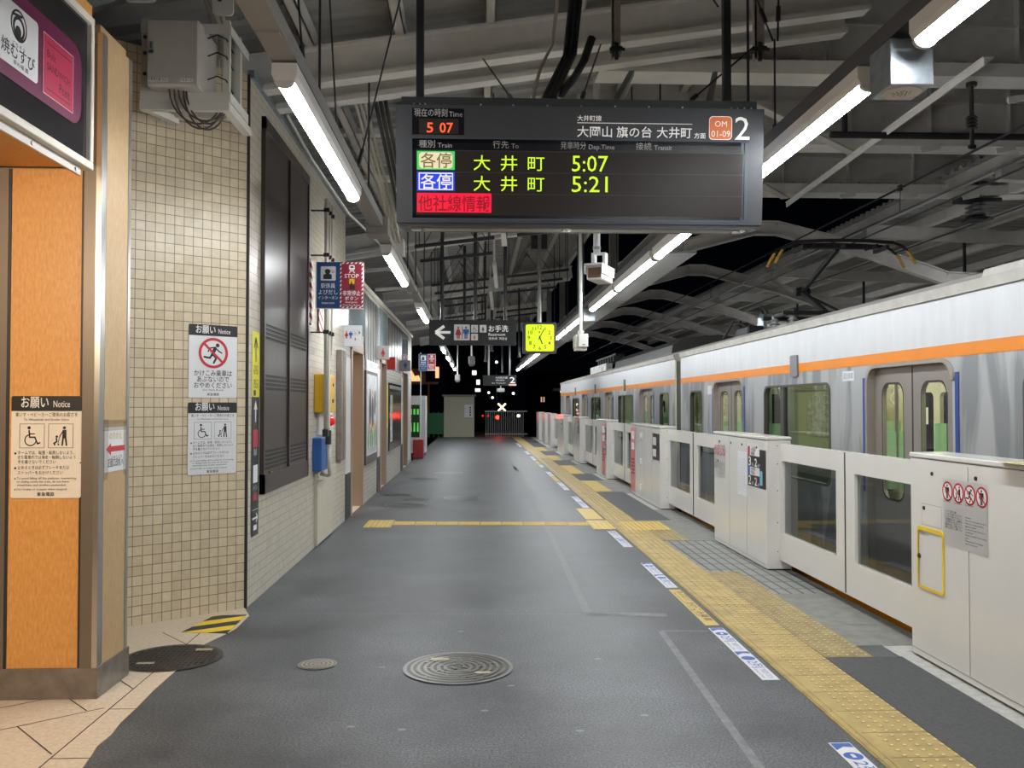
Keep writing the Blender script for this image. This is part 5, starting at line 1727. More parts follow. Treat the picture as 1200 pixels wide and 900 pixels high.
def small_plate(g, y, wd, z=0.80, ht=0.30):
    M = FX(GX - 0.001, y, z)
    MB().rect(0, wd, 0, ht, 0.001, M).build('number_plate', SIGNK, g)
    MB().rect(0.03, wd * 0.55, ht * 0.55, ht * 0.85, 0.002, M).rect(0.03, wd * 0.55, ht * 0.12, ht * 0.4, 0.002, M).build('plate_tab', SIGNW, g)
    MB().rect(0, 0.06, ht * 0.88, ht, 0.002, M).build('red_tab', mat('sign_red', (0, 0, 0)), g)


g3 = gate(13.2, 15.7, 11.69, 17.08, 'platform gate with a pink strip at its far end and white hinges', 1.235)
pink_strip(g3, 15.69, 0.42)
small_plate(g3, 13.75, 0.52, 0.72, 0.40)
b = MB()
for z in (0.2, 0.62, 1.05):
    b.rbox(GX - 0.02, GX, 14.62, 14.72, z - 0.05, z + 0.05, 0.006)
b.build('hinge', WHITE, g3)
g4 = gate(18.56, 20.17, 17.11, 21.72, 'platform gate with a pink strip beside its number plates', 1.235)
pink_strip(g4, 19.3, 0.5)
small_plate(g4, 18.95, 0.3, 0.82, 0.26)
small_plate(g4, 18.95, 0.3, 0.5, 0.24)
g5 = gate(23.4, 24.8, 21.75, 26.18, 'fifth platform gate from the camera, grey white with one number plate', 1.235)
small_plate(g5, 24.0, 0.35)
g6 = gate(27.72, 29.75, 26.21, 31.09, 'sixth platform gate from the camera, number plate at its near end', 1.235)
small_plate(g6, 28.5, 0.45)
g7 = gate(32.5, 33.8, 31.12, None, 'seventh platform gate from the camera beside the train front', 1.235)
MB().rect(0.0, 0.5, 0.0, 0.12, 0.001, FX(GX - 0.001, 33.6, 1.05)).build('blue_sticker', BLUE, g7)
g8 = gate(35.2, 36.6, 33.82, 37.6, 'eighth platform gate from the camera, past the train front', 1.235)
g9 = gate(38.6, 40.0, 37.62, 41.2, 'ninth platform gate from the camera, last before the platform end', 1.235)

# ------------------------------------------------------------------ the train
TX = 3.25
MT = frame((TX, 0, 0), (0, 1, 0), (0, 0, 1))       # u = along the track, v = up, w = into the car


def train_car(ya, yb, doors, windows, label, cab=False, fairing=None):
    r = thing('train_car', label, 'train', ((TX + 6.05) / 2, (ya + yb) / 2, -1.1), 'cars of the silver train')
    holes = []
    for c in doors:
        holes.append(rrect(c - 0.66, c + 0.66, -0.03, 1.865, 0.13, corners=(0, 0, 1, 1)))
    for a, c in windows:
        holes.append(rrect(a, c, 0.80, 1.765, 0.10))
    MB().plate([(ya, -0.30), (yb, -0.30), (yb, 2.30), (ya, 2.30)], holes, 0, 0.06, MT).build('side', CARS, r)
    MB().rect(ya, yb, 1.972, 2.30, -0.002, MT).build('white_band', CARW, r)
    MB().rect(ya, yb, 1.885, 1.972, -0.003, MT).build('orange_band', CARO, r)
    MB().rect(ya, yb, -0.17, -0.02, -0.003, MT).build('lower_orange_band', CARO, r)
    # roof with gutter rim
    pts = [(3.23, 2.30), (3.22, 2.37), (3.30, 2.385), (3.5, 2.47), (3.9, 2.56), (4.65, 2.60), (5.4, 2.56), (5.8, 2.47), (6.0, 2.385), (6.08, 2.37), (6.07, 2.30)]
    MR = frame((0, 0, 0), (1, 0, 0), (0, 0, 1))     # w = -Y
    MB().prism(pts, -yb, -ya, MR).build('roof', CARG, r)
    if fairing:
        MB().prism([(3.24, 2.37), (3.26, 2.425), (3.32, 2.44), (3.7, 2.5), (3.7, 2.40)], -fairing[1], -fairing[0], MR).build('roof_fairing', CARG, r)
    # shell of the interior
    b = MB()
    b.box(3.31, 6.0, ya + 0.02, yb - 0.02, -0.05, 0.03)
    b.build('cabin_floor', mat('cabin_floor_beige', (0.36, 0.32, 0.24), 0.5), r)
    b = MB()
    fh = [rrect(c - 0.55, c - 0.08, 0.8, 1.72, 0.08) for c in doors] + [rrect(c + 0.08, c + 0.55, 0.8, 1.72, 0.08) for c in doors]
    b.plate([(ya, -0.3), (yb, -0.3), (yb, 2.30), (ya, 2.30)], fh, 0, 0.05, frame((6.0, 0, 0), (0, 1, 0), (0, 0, 1)))
    b.box(3.31, 6.0, ya, ya + 0.05, -0.3, 2.3).box(3.31, 6.0, yb - 0.05, yb, -0.3, 2.3)
    b.build('far_side', CREAM, r)
    b = MB().box(3.31, 6.0, ya, yb, 2.10, 2.14).box(3.31, 3.40, ya, yb, 1.90, 2.12)
    b.build('cabin_ceiling', CREAM, r)
    MB().box(4.05, 4.20, ya + 0.5, yb - 0.5, 2.075, 2.10).box(5.10, 5.25, ya + 0.5, yb - 0.5, 2.075, 2.10).build('cabin_light', INLIGHT, r)
    for c in doors:
        for s in (-1, 1):
            y0, y1 = (c - 0.665, c - 0.012) if s < 0 else (c + 0.012, c + 0.665)
            wx0, wx1 = (y0 + 0.16, y1 - 0.12) if s < 0 else (y0 + 0.12, y1 - 0.16)
            wn = rrect(wx0, wx1, 0.80, 1.735, 0.10)
            d = MB().plate([(y0, -0.02), (y1, -0.02), (y1, 1.855), (y0, 1.855)], [wn], 0.05, 0.085, MT).build('door_leaf', CARD, r)
            MB().poly(wn, 0.062, MT).build('pane', GLASSC, d)
            n = len(wn)
            cx, cy = (wx0 + wx1) / 2, 1.2675
            wi = [(cx + (x - cx) * 0.93, cy + (y - cy) * 0.966) for x, y in wn]
            MB().add([(x, y, 0.047) for x, y in wn + wi], [(k, (k + 1) % n, n + (k + 1) % n, n + k) for k in range(n)], MT).build('gasket', BLACK, d)
        MB().rect(c - 0.012, c + 0.012, -0.02, 1.85, 0.05, MT).build('door_seal', BLACK, r)
        ho, hi = rrect(c - 0.69, c + 0.69, -0.03, 1.88, 0.15, corners=(0, 0, 1, 1)), rrect(c - 0.652, c + 0.652, -0.03, 1.855, 0.13, corners=(0, 0, 1, 1))
        n = len(ho)
        MB().add([(x, y, -0.012) for x, y in ho + hi] + [(x, y, 0.05) for x, y in hi] + [(x, y, 0) for x, y in ho], [(k, k + 1, n + k + 1, n + k) for k in range(n - 1)] + [(n + k, n + k + 1, 2 * n + k + 1, 2 * n + k) for k in range(n - 1)] + [(k, 3 * n + k, 3 * n + k + 1, k + 1) for k in range(n - 1)], MT).build('door_frame', mat('car_frame_steel', (0.46, 0.42, 0.38), 0.3, metal=0.7), r)
        for yy in (c - 0.745, c + 0.70):
            MB().box(TX - 0.006, TX, yy, yy + 0.045, 0.84, 1.78).build('blue_strip', BLUES, r)
        for yy in (c - 0.78, c + 0.78):
            MB().cyl((3.55, yy, 0.03), (3.55, yy, 2.1), 0.017, 8).tube([(3.5, yy, 2.05), (3.62, yy - 0.08, 1.75), (3.75, yy - 0.05, 1.3), (3.78, yy, 0.5)], 0.017, 8).build('grab_pole', STEEL, r)
            MB().box(3.42, 3.74, yy - 0.012, yy + 0.012, 0.85, 1.33).build('partition', GREENP, r)
            MB().box(5.56, 5.90, yy - 0.012, yy + 0.012, 0.85, 1.33).build('partition', GREENP, r)
        MB().rect(c + 0.12, c + 0.36, 1.30, 1.52, 2.7, MT).build('door_sticker', SIGNW, r)
    for a, c in windows:
        M0 = MT
        wn = rrect(a, c, 0.80, 1.765, 0.10)
        cx, cy = (a + c) / 2, 1.2825
        n = len(wn)
        wi = [(cx + (x - cx) * (1 - 0.07 / (c - a)), cy + (y - cy) * 0.955) for x, y in wn]
        f = MB().add([(x, y, -0.004) for x, y in wn + wi] + [(x, y, 0.05) for x, y in wi], [(k, (k + 1) % n, n + (k + 1) % n, n + k) for k in range(n)] + [(n + k, n + (k + 1) % n, 2 * n + (k + 1) % n, 2 * n + k) for k in range(n)], MT)
        if c - a > 1.2:
            f.box(c - 0.62, c - 0.52, 0.81, 1.755, 0.01, 0.06, MT)
        f = f.build('window_frame', mat('window_frame_dark', (0.05, 0.046, 0.043), 0.4), r)
        MB().poly(wn, 0.03, MT).build('pane', GLASSW, f)
        # bench under each window, both sides
        for x0, x1, xb in ((3.36, 3.84, 3.40), (5.46, 5.95, 5.92)):
            b = MB().rbox(x0, x1, a - 0.25, c + 0.25, 0.33, 0.48, 0.03)
            b.rbox(min(xb, xb), xb + 0.07 if xb < 4 else xb + 0.05, a - 0.25, c + 0.25, 0.50, 0.93, 0.02)
            b.build('bench_seat', GREENS, r)
        for x in (3.80, 5.5):
            rail = MB().cyl((x, a - 0.4, 1.84), (x, c + 0.4, 1.84), 0.014, 8).cyl((x, a - 0.3, 1.84), (x, a - 0.3, 2.1), 0.012, 6).cyl((x, c + 0.3, 1.84), (x, c + 0.3, 2.1), 0.012, 6).build('hand_rail', STEEL, r)
            yy = a - 0.1
            b = MB().box(x - 0.012, x + 0.012, yy - 0.004, yy + 0.004, 1.66, 1.84)
            b.tube([(x + 0.045 * math.cos(t), yy, 1.615 + 0.045 * math.sin(t)) for t in [2 * PI * q / 10 for q in range(11)]], 0.008, 5)
            st = b.build('strap', mat('strap_white', (0.7, 0.7, 0.66), 0.4), rail)
            for q in range(1, int((c - a + 0.2) / 0.27) + 1):
                s2 = st.copy()
                COL.objects.link(s2)
                s2.location.y = 0.27 * q
        MB().prism(rrect(a + 0.15, c - 0.1, 0.98, 1.68, 0.06), 2.715, 2.74, MT).build('far_window', mat('far_window_dark', (0.015, 0.02, 0.018), 0.06), r)
        MB().box(3.62, 3.80, a - 0.2, c + 0.2, 1.70, 1.715).box(5.5, 5.7, a - 0.2, c + 0.2, 1.70, 1.715).build('luggage_rack', STEEL, r)
        MB().rect(a + 0.1, a + 0.75, 1.08, 1.50, 2.69, MT).rect(a + 0.95, a + 1.15, 1.2, 1.5, 2.69, MT).build('wall_poster', mat('car_poster', (0.66, 0.62, 0.56), 0.5, noise=0.4, nscale=16), r)
    # inside of the end wall
    MB().box(4.2, 5.1, yb - 0.075, yb - 0.05, 0.03, 1.93).build('end_door', mat('end_door_grey', (0.34, 0.36, 0.31), 0.4), r)
    MB().box(4.36, 4.94, yb - 0.08, yb - 0.075, 0.75, 1.72).build('end_door_window', mat('far_window_dark', (0, 0, 0)), r)
    MB().box(5.25, 5.75, yb - 0.07, yb - 0.05, 1.05, 1.62).box(3.5, 3.95, yb - 0.07, yb - 0.05, 1.05, 1.62).build('end_poster', mat('car_poster', (0, 0, 0)), r)
    MB().box(3.4, 5.9, yb - 0.09, yb - 0.05, 1.80, 1.92).build('end_sign_board', mat('end_board', (0.5, 0.45, 0.3), 0.5), r)
    # underframe
    b = MB().box(3.30, 6.0, ya + 0.1, yb - 0.1, -0.55, -0.30)
    for yc in (ya + 3, yb - 3):
        b.box(3.5, 5.8, yc - 1.4, yc + 1.4, -1.0, -0.5)
        for s in (-1.05, 1.05):
            b.cyl((3.75, yc + s, -0.68), (3.88, yc + s, -0.68), 0.42, 20).cyl((5.42, yc + s, -0.68), (5.55, yc + s, -0.68), 0.42, 20)
    b.build('underframe', CARDK, r)
    return r


c1 = train_car(-6.0, 14.05, [-2.94, 1.85, 6.64, 11.43], [(3.29, 5.19), (8.08, 9.98), (12.72, 13.45), (-1.5, 0.4)], 'silver train car with a roof pantograph, before the dark gap', fairing=(-6, 5.6))
c2 = train_car(14.45, 34.0, [16.94, 21.7, 26.5, 31.3], [(14.93, 15.7), (18.35, 20.3), (23.15, 25.05), (27.95, 29.85)], 'silver train car beyond the dark gap, ending in a cab')
MB().box(3.275, 5.9, 14.051, 14.445, -0.2, 2.26).build('gangway', mat('gangway_brown', (0.036, 0.032, 0.027), 0.75), c1)
b = MB().box(TX + 0.0, TX + 0.02, 14.05, 14.062, -0.2, 2.28).box(TX, TX + 0.02, 14.435, 14.446, -0.2, 2.28)
b.build('gangway_edge', mat('edge_lime', (0.62, 0.68, 0.42), 0.4), c1)
# roof details of the car closest to the camera
b = MB().prism(rrect(-0.10, 0.10, -0.165, 0.055, 0.02), -0.02, 0, frame((TX, 8.98, 2.005), (0, 1, 0), (0, 0, 1)))
b.build('side_lamp', mat('side_lamp_grey', (0.16, 0.165, 0.17), 0.35), c1)
for cc, ys in ((c2, (19.35, 24.1, 28.9)),):
    for yy in ys:
        MB().prism(rrect(-0.07, 0.07, -0.15, 0.10, 0.02), -0.03, 0, frame((TX, yy, 2.005), (0, 1, 0), (0, 0, 1))).build('side_lamp', mat('side_lamp_grey', (0, 0, 0)), cc)
M = FX(TX - 0.003, 7.80, 1.765)
MB().rect(0, 0.24, 0, 0.085, 0.0, M).build('car_sticker', SIGNW, c1)
MB().text('弱冷房車', 0.12, 0.02, 0.06, M, 0.001, width=0.2, align='C', bold=0.01).build('sticker_lettering', mat('sticker_blue_grey', (0.2, 0.28, 0.36), 0.5), c1)
M = FX(TX - 0.003, 12.42, 1.60)
MB().rect(0, 0.22, 0.10, 0.22, 0.0, M).build('car_sticker', SIGNW, c1)
# pantograph and roof equipment
b = MB()
for y in (11.35, 12.15):
    b.bar((3.95, y, 2.74), (5.35, y, 2.74), 0.05, 0.05)
b.bar((4.1, 11.3, 2.76), (4.1, 12.2, 2.76), 0.05, 0.05).bar((5.2, 11.3, 2.76), (5.2, 12.2, 2.76), 0.05, 0.05)
pb = b.build('pantograph', CARDK, c1)
b = MB().tube([(4.65, 11.7, 2.78), (4.65, 12.55, 3.16)], 0.045, 8).tube([(4.78, 11.6, 2.80), (4.72, 12.5, 3.10)], 0.018, 6)
b.tube([(4.65, 12.55, 3.16), (4.65, 11.3, 3.56)], 0.035, 8).cyl((4.55, 12.55, 3.16), (4.75, 12.55, 3.16), 0.06, 10)
b.build('arm', CARDK, pb)
b = MB()
for yy in (11.05, 11.35):
    b.tube([(4.65 + x, yy, 3.60 + z) for x, z in ((-0.62, -0.0), (-0.3, 0.02), (0, 0.025), (0.3, 0.02), (0.62, 0.0))], 0.022, 6)
b.bar((4.2, 11.2, 3.57), (5.1, 11.2, 3.57), 0.10, 0.05)
for x in (4.25, 4.65, 5.05):
    b.bar((x, 11.03, 3.565), (x, 11.37, 3.565), 0.03, 0.03)
for x in (4.12, 5.18):
    b.bar((x, 11.02, 3.54), (x, 11.4, 3.54), 0.04, 0.05)
b.build('head', CARDK, pb)
for yy in (11.05, 11.35):
    for sg in (-1, 1):
        MB().tube([(4.65 + sg * x, yy, 3.60 + z) for x, z in ((0.62, 0.0), (0.72, -0.035), (0.80, -0.10))], 0.016, 6).build('horn', CARDK, pb)
        MB().tube([(4.65 + sg * x, yy, 3.60 + z) for x, z in ((0.80, -0.10), (0.84, -0.16), (0.90, -0.27))], 0.019, 6).build('horn_tip', mat('horn_yellow', (0.62, 0.36, 0.05), 0.5), pb)
b = MB()
for x, y in ((4.1, 11.4), (5.2, 11.4), (4.1, 12.1), (5.2, 12.1), (4.4, 13.2), (4.75, 13.3)):
    for k in range(4):
        b.cyl((x, y, 2.56 + 0.045 * k), (x, y, 2.585 + 0.045 * k), 0.075, 12, 0.05)
    b.cyl((x, y, 2.52), (x, y, 2.76), 0.04, 10)
    b.part('insulator', mat('insulator_grey', (0.30, 0.31, 0.31), 0.25), c1)
b = MB().cyl((4.35, 13.35, 2.6), (4.35, 13.35, 2.86), 0.09, 14).cyl((4.35, 13.35, 2.86), (4.35, 13.35, 2.93), 0.075, 14, 0.05)
b.build('arrester', GALV, c1)
b = MB().rbox(4.0, 4.25, 13.0, 13.6, 2.55, 2.72, 0.02).rbox(4.6, 5.2, 12.6, 13.0, 2.55, 2.75, 0.02).tube([(4.35, 13.35, 2.93), (4.2, 13.0, 3.0), (4.1, 12.4, 2.85)], 0.02, 6).tube([(3.9, 13.9, 2.6), (4.0, 13.7, 2.85), (4.2, 13.4, 2.7)], 0.02, 6)
b.build('roof_gear', CARDK, c1)
# air conditioner on the far car
b = MB().prism([(3.75, 2.50), (3.78, 2.70), (4.0, 2.84), (4.65, 2.90), (5.3, 2.84), (5.52, 2.70), (5.55, 2.50)], -24.0, -17.0, frame((0, 0, 0), (1, 0, 0), (0, 0, 1)))
b.build('air_conditioner', mat('ac_grey', (0.05, 0.05, 0.048), 0.6), c2)
b = MB().box(3.55, 3.72, 24.2, 27.5, 2.46, 2.68)
b.build('roof_cover', mat('ac_pale', (0.5, 0.52, 0.5), 0.5, noise=0.5, nscale=5), c2)
b = MB()
for k in range(7):
    b.box(3.8, 4.1, 24.5 + k * 0.5, 24.6 + k * 0.5, 2.75, 2.95)
b.box(3.8, 3.84, 24.2, 28, 2.9, 2.95)
b.build('roof_rack', CARDK, c2)
# cab end
b = MB().prism([(3.30, -0.30), (3.28, 0.9), (3.30, 2.30), (3.6, 2.48), (4.65, 2.6), (5.7, 2.48), (6.0, 2.3), (6.02, 0.9), (6.0, -0.3)], -34.35, -34.0, frame((0, 0, 0), (1, 0, 0), (0, 0, 1)))
b.build('cab_end', CARW, c2)
b = MB().prism([(3.45, 0.95), (3.5, 1.95), (5.8, 1.95), (5.85, 0.95)], -34.36, -34.35, frame((0, 0, 0), (1, 0, 0), (0, 0, 1)))
b.build('cab_window', mat('cab_glass', (0.02, 0.02, 0.025), 0.05), c2)

# overhead wires
b = MB().tube([(4.65, -6, 3.665), (4.65, 45, 3.665)], 0.012, 6).tube([(4.66, -6, 4.02), (4.66, 7.9, 3.93), (4.66, 20, 3.98), (4.66, 45, 3.95)], 0.012, 6)
for y in (2.5, 5.4, 9.6, 13.6, 17.5, 22):
    b.tube([(4.65, y, 3.66), (4.66, y, 3.96)], 0.006, 5)
    b.rbox(4.635, 4.675, y - 0.03, y + 0.03, 3.90, 3.97, 0.008)
r = solo('overhead_wire', b, DARKST, 'black overhead wires above the silver train', 'wire')
b = MB().tube([(6.9, -6, 4.10), (6.9, 45, 3.98)], 0.014, 6).tube([(5.6, -6, 4.1), (5.8, 45, 3.8)], 0.012, 6)
solo('overhead_wire', b, DARKST, 'black feeder wires above the far track', 'wire')


def insulator(x, y, z, label):
    r = thing('wire_insulator', label, 'insulator', (x, y, z))
    b = MB().cyl((x, y, z - 0.58), (x, y, z + 0.02), 0.02, 8).cyl((x, y, z + 0.0), (x, y, z + 0.05), 0.05, 8)
    for k in range(4):
        b.cyl((x, y, z - 0.30 - 0.032 * k), (x, y, z - 0.278 - 0.032 * k), 0.055, 12, 0.035)
    b.build('stem', mat('insulator_dark', (0.05, 0.042, 0.04), 0.35), r)
    MB().cyl((x - 0.03, y, z - 0.57), (x + 0.03, y, z - 0.57), 0.022, 8).build('clamp', DARKST, r)


insulator(4.66, 8.18, 4.55, 'dark insulator holding the train\'s overhead wire under a girder')
r = thing('wire_insulator', 'pale disc insulator under the girder over the far track', 'insulator', (6.9, 12.0, 4.2))
b = MB()
for k in range(3):
    b.cyl((6.9, 12, 4.15 + 0.06 * k), (6.9, 12, 4.18 + 0.06 * k), 0.16, 16, 0.10)
b.cyl((6.9, 12, 4.1), (6.9, 12, 4.38), 0.05, 10)
b.build('disc', mat('insulator_grey', (0, 0, 0)), r)
MB().rbox(6.6, 7.2, 11.9, 12.1, 4.33, 4.39, 0.01).rbox(6.75, 7.05, 11.85, 12.15, 4.08, 4.12, 0.01).build('bracket', DARKST, r)
b = MB().cyl((3.6, 8.9, 4.30), (7.5, 8.9, 4.30), 0.035, 8).cyl((7.3, 8.9, 4.3), (7.3, 8.9, 5.62), 0.03, 8).cyl((3.75, 8.9, 4.3), (3.75, 8.9, 5.62), 0.03, 8)
solo('wire_support', b, DARKST, 'black horizontal tube between the riveted girders over the track', 'support')

# ------------------------------------------------------------------ tactile paving
def dots(b, xs, ya, yb, step, off=0.0, n=8, r=0.011, top=1):
    y = ya
    while y < yb:
        for x in xs:
            vs = [(x + q * math.cos(2 * PI * k / n), y + q * math.sin(2 * PI * k / n), z) for q, z in ((r * 1.15, 0.0075), (r * 0.75, 0.0125)) for k in range(n)]
            k0 = b.k
            b.add(vs, [(k, (k + 1) % n, n + (k + 1) % n, n + k) for k in range(n)])
            b.mi(top).add(vs[n:], [tuple(range(n))]).mi(k0)
        y += step


YELT = mat('tactile_yellow_worn_top', (0.66, 0.54, 0.30), 0.45)
DX = [1.895 + 0.0585 * k for k in range(5)]
b = MB().box(1.762, 2.143, 2.0, Y_END, -0.02, 0.0076)
b.box(1.772, 1.792, 2.0, Y_END, 0.0076, 0.0115).box(1.806, 1.822, 2.0, Y_END, 0.0076, 0.0115)
y = 2.1
while y < 24:
    b.mi(1).box(1.762, 2.143, y, y + 0.004, 0.0076, 0.0078).mi(0)
    y += 0.3
b.mi(0)
dots(b, DX, 2.9, 12, 0.06, top=2)
dots(b, DX, 12, 26, 0.06, n=5, top=2)
solo('tactile_strip', b, [YEL, DARKJ, YELT], 'long yellow tactile strip with raised dots along the platform gates', 'tactile paving')
wide = [(5.46, 8.27, 2.152, 2.45), (10.2, 11.95, 2.152, 2.45), (16.0, 18.2, 2.152, 2.45), (20.1, 22.8, 2.152, 2.45), (24.9, 27.3, 2.152, 2.45), (30.0, 32.5, 2.152, 2.45)]
for i, (a, c, x0, x1) in enumerate(wide):
    b = MB().box(x0, x1, a, c, -0.02, 0.0078)
    dots(b, [x0 + 0.03 + 0.0585 * k for k in range(5)], a + 0.03, c, 0.06, n=8 if i == 0 else 5)
    solo('tactile_strip', b, [YEL_OLD if i < 2 else YELB, YELT], ('%s short dotted yellow strip from the camera, between long strip and gate opening' % ORD[i]), 'tactile paving', 'short tactile strips before the gate openings')
b = MB().box(1.86, 2.42, 11.0, 11.78, 0.0135, 0.0155)
for q in range(13):
    for k in range(9):
        b.box(1.88 + 0.0585 * k, 1.90 + 0.0585 * k, 11.02 + 0.06 * q, 11.04 + 0.06 * q, 0.0155, 0.019)
solo('tactile_block', b, YELB, 'fresh bright yellow patch of dotted blocks where the crossing line meets the strip', 'tactile paving')
gy = lambda x: 11.86 - 0.065 * (x + 1.4)
lines_done = 0
for k in range(9):
    x0 = -1.07 + 0.283 * k
    b = MB().box(x0 + 0.006, x0 + 0.277, gy(x0) - 0.15, gy(x0) + 0.15, 0.0, 0.006)
    for q in range(4):
        b.box(x0 + 0.01, x0 + 0.273, gy(x0) - 0.12 + 0.07 * q, gy(x0) - 0.095 + 0.07 * q, 0.006, 0.010)
    solo('tactile_block', b, YELB, '%s ribbed yellow block from the tiled wall in the line crossing the platform' % ORD[k], 'tactile paving', 'yellow blocks crossing the platform')
b = MB().box(-1.42, -1.075, 11.45, 12.15, 0.0, 0.006)
dots(b, [-1.39 + 0.06 * k for k in range(6)], 11.48, 12.14, 0.06, n=5)
solo('tactile_block', b, [YELB, YELB], 'dotted yellow warning block at the doorway end of the crossing line', 'tactile paving')
b = MB().box(1.48, 1.76, 11.15, 12.0, 0.0, 0.006)
for q in range(4):
    b.box(1.50 + 0.07 * q, 1.525 + 0.07 * q, 11.16, 11.99, 0.006, 0.010)
solo('tactile_block', b, YELB, 'yellow ribbed block beside the strip where the crossing line ends', 'tactile paving')
b = MB().box(1.50, 1.74, 12.15, 13.4, 0.0, 0.004)
solo('floor_sticker', b, YELB, 'plain yellow floor sticker just past the crossing line', 'sticker')


def floor_sticker(ya, yb, label, style):
    x0, x1 = 1.625, 1.725
    r = thing('floor_sticker', label, 'sticker', (1.675, (ya + yb) / 2, 0.002), 'stickers along the tactile strip')
    M = FZ(x0, yb, 0.0025)          # u towards the camera, v towards the train
    ln = yb - ya
    wd = x1 - x0
    MB().box(x0, x1, ya, yb, 0.0, 0.0025).build('sheet', YELB if style == 'y' else SIGNW, r)
    bl, kk = MB(), MB()
    if style == 'y':
        kk.text('あぶない！', 0.08, 0.05, 0.06, M, 0.001, width=ln * 0.28, bold=0.02).text('かけこみ乗車', ln * 0.4, 0.035, 0.07, M, 0.001, width=ln * 0.5, bold=0.02).text('Do not rush onto the train', ln * 0.1, 0.012, 0.025, M, 0.001, width=ln * 0.7)
        kk.build('print', TXTK, r)
    elif ln > 0.5:
        h = ln / (2 if ln > 1.0 else 1)
        for k in range(2 if ln > 1.0 else 1):
            o = h * k
            bl.poly([(o + 0.01, 0.005), (o + 0.09, 0.005), (o + 0.05, 0.05), (o + 0.06, wd - 0.005), (o + 0.01, wd - 0.005)], 0.001, M)
            bl.disc(o + 0.16, wd / 2, 0.043, 0.001, M, 18)
            bl.text('2列', o + 0.22, 0.022, 0.085, M, 0.001, width=0.14, bold=0.02).text('でお並びください', o + 0.38, 0.05, 0.04, M, 0.001, width=h * 0.32, bold=0.01).text('Line up in 2 rows', o + 0.38, 0.015, 0.03, M, 0.001, width=h * 0.3)
        bl.build('print', BLUE, r)
        MB().line(0.14, wd / 2, 0.18, wd / 2, 0.018, 0.002, M).build('arrow', SIGNW, r)
    else:
        bl.text('号車', 0.1, 0.02, 0.07, M, 0.001, width=ln * 0.6)
        bl.build('print', BLUE, r)


floor_sticker(2.95, 4.10, 'blue and white queueing sticker at the frame edge beside the tactile strip', 'w')
floor_sticker(5.045, 6.22, 'blue and white queueing sticker between two other stickers and close to the camera', 'w')
floor_sticker(6.30, 7.52, 'yellow warning sticker with black print beside the tactile strip', 'y')
floor_sticker(7.60, 8.78, 'blue and white queueing sticker beyond the yellow warning sticker', 'w')
floor_sticker(9.79, 11.05, 'white sticker just short of the crossing line', 'w')
for i, (a, c) in enumerate(((13.5, 15.2), (16.3, 18.0), (19.5, 20.8), (22.3, 23.3), (25.0, 27.0), (28.0, 30.0), (33, 36))):
    floor_sticker(a, c, '%s white sticker beyond the crossing line beside the tactile strip' % ORD[i], 'w')
for i, (a, c) in enumerate(((18.1, 19.4), (23.4, 24.6))):
    b = MB().box(1.625, 1.725, a, c, 0, 0.002)
    solo('floor_sticker', b, YELB, '%s far yellow sticker between white ones beside the tactile strip' % ORD[i], 'sticker')

# hatched warning mat by the tiled corner
b = MB().prism([(-2.0, 6.24), (-1.685, 6.20), (-1.69, 6.74), (-1.92, 6.72)], 0.0, 0.007)
o = solo('warning_mat', b, HATCH_YK, 'yellow and black striped mat on the floor at the tiled corner', 'mat')

# ------------------------------------------------------------------ manhole covers
def manhole(x, y, r_, label, style, z=0.0):
    t = thing('manhole_cover', label, 'manhole cover', (x, y, z))
    M = frame((x, y, z), (1, 0, 0), (0, 1, 0))
    n = 40
    if style != 'brown':
        b = MB().ring(0, 0, r_ * 0.93, r_, 0.006, M, n)
        b.build('rim', RIM if style != 'small' else mat('small_rim', (0.3, 0.29, 0.25), 0.4, metal=0.5), t)
    MB().disc(0, 0, r_ * 0.94 if style != 'brown' else r_, 0.004 if style != 'brown' else 0.0055, M, n).build('lid', IRON if style == 'rings' else IRONB if style == 'brown' else mat('small_iron', (0.17, 0.165, 0.14), 0.45, metal=0.5), t)
    b = MB()
    if style == 'rings':
        for q in (0.84, 0.72, 0.60, 0.48, 0.36, 0.24):
            b.ring(0, 0, r_ * (q - 0.03), r_ * (q + 0.03), 0.0075, M, n)
        for k in range(60 if y < 10 else 0):
            a = random.uniform(0, 2 * PI)
            q = random.uniform(0.05, 0.85) * r_
            b.box(q * math.cos(a) - 0.008, q * math.cos(a) + 0.008, q * math.sin(a) - 0.012, q * math.sin(a) + 0.012, 0.004, 0.008, M)
        b.build('rings', mat('iron_worn', (0.20, 0.195, 0.175), 0.35, metal=0.7) if y < 10 else IRON, t)
        if y < 10:
            MB().box(-0.17, -0.06, 0.14, 0.19, 0.004, 0.009, M).build('lifting_slot', mat('iron_pale', (0.34, 0.31, 0.2), 0.5), t)
            MB().box(0.10, 0.19, -0.14, -0.10, 0.004, 0.009, M).build('lifting_slot', mat('iron_pale', (0, 0, 0)), t)
    elif style == 'brown':
        for i in range(-9, 10):
            for j in range(-9, 10):
                xx, yy = i * r_ / 9.6, j * r_ / 9.6
                if xx * xx + yy * yy < (r_ * 0.86) ** 2:
                    b.box(xx - 0.012, xx + 0.012, yy - 0.007, yy + 0.007, 0.0055, 0.010, M)
        b.ring(0, 0, r_ * 0.9, r_ * 0.93, 0.009, M, n)
        b.build('studs', IRONB, t)
        MB().box(-0.16, -0.06, -0.16, -0.12, 0.0055, 0.012, M).build('lifting_slot', mat('iron_pale', (0, 0, 0)), t)
        MB().box(0.10, 0.2, 0.13, 0.17, 0.0055, 0.012, M).build('lifting_slot', mat('iron_pale', (0, 0, 0)), t)
    else:
        for q in (0.8, 0.58, 0.36, 0.14):
            b.ring(0, 0, r_ * (q - 0.07), r_ * (q + 0.05), 0.007, M, 24)
        b.build('rings', mat('small_iron_pale', (0.36, 0.34, 0.29), 0.4, metal=0.5), t)


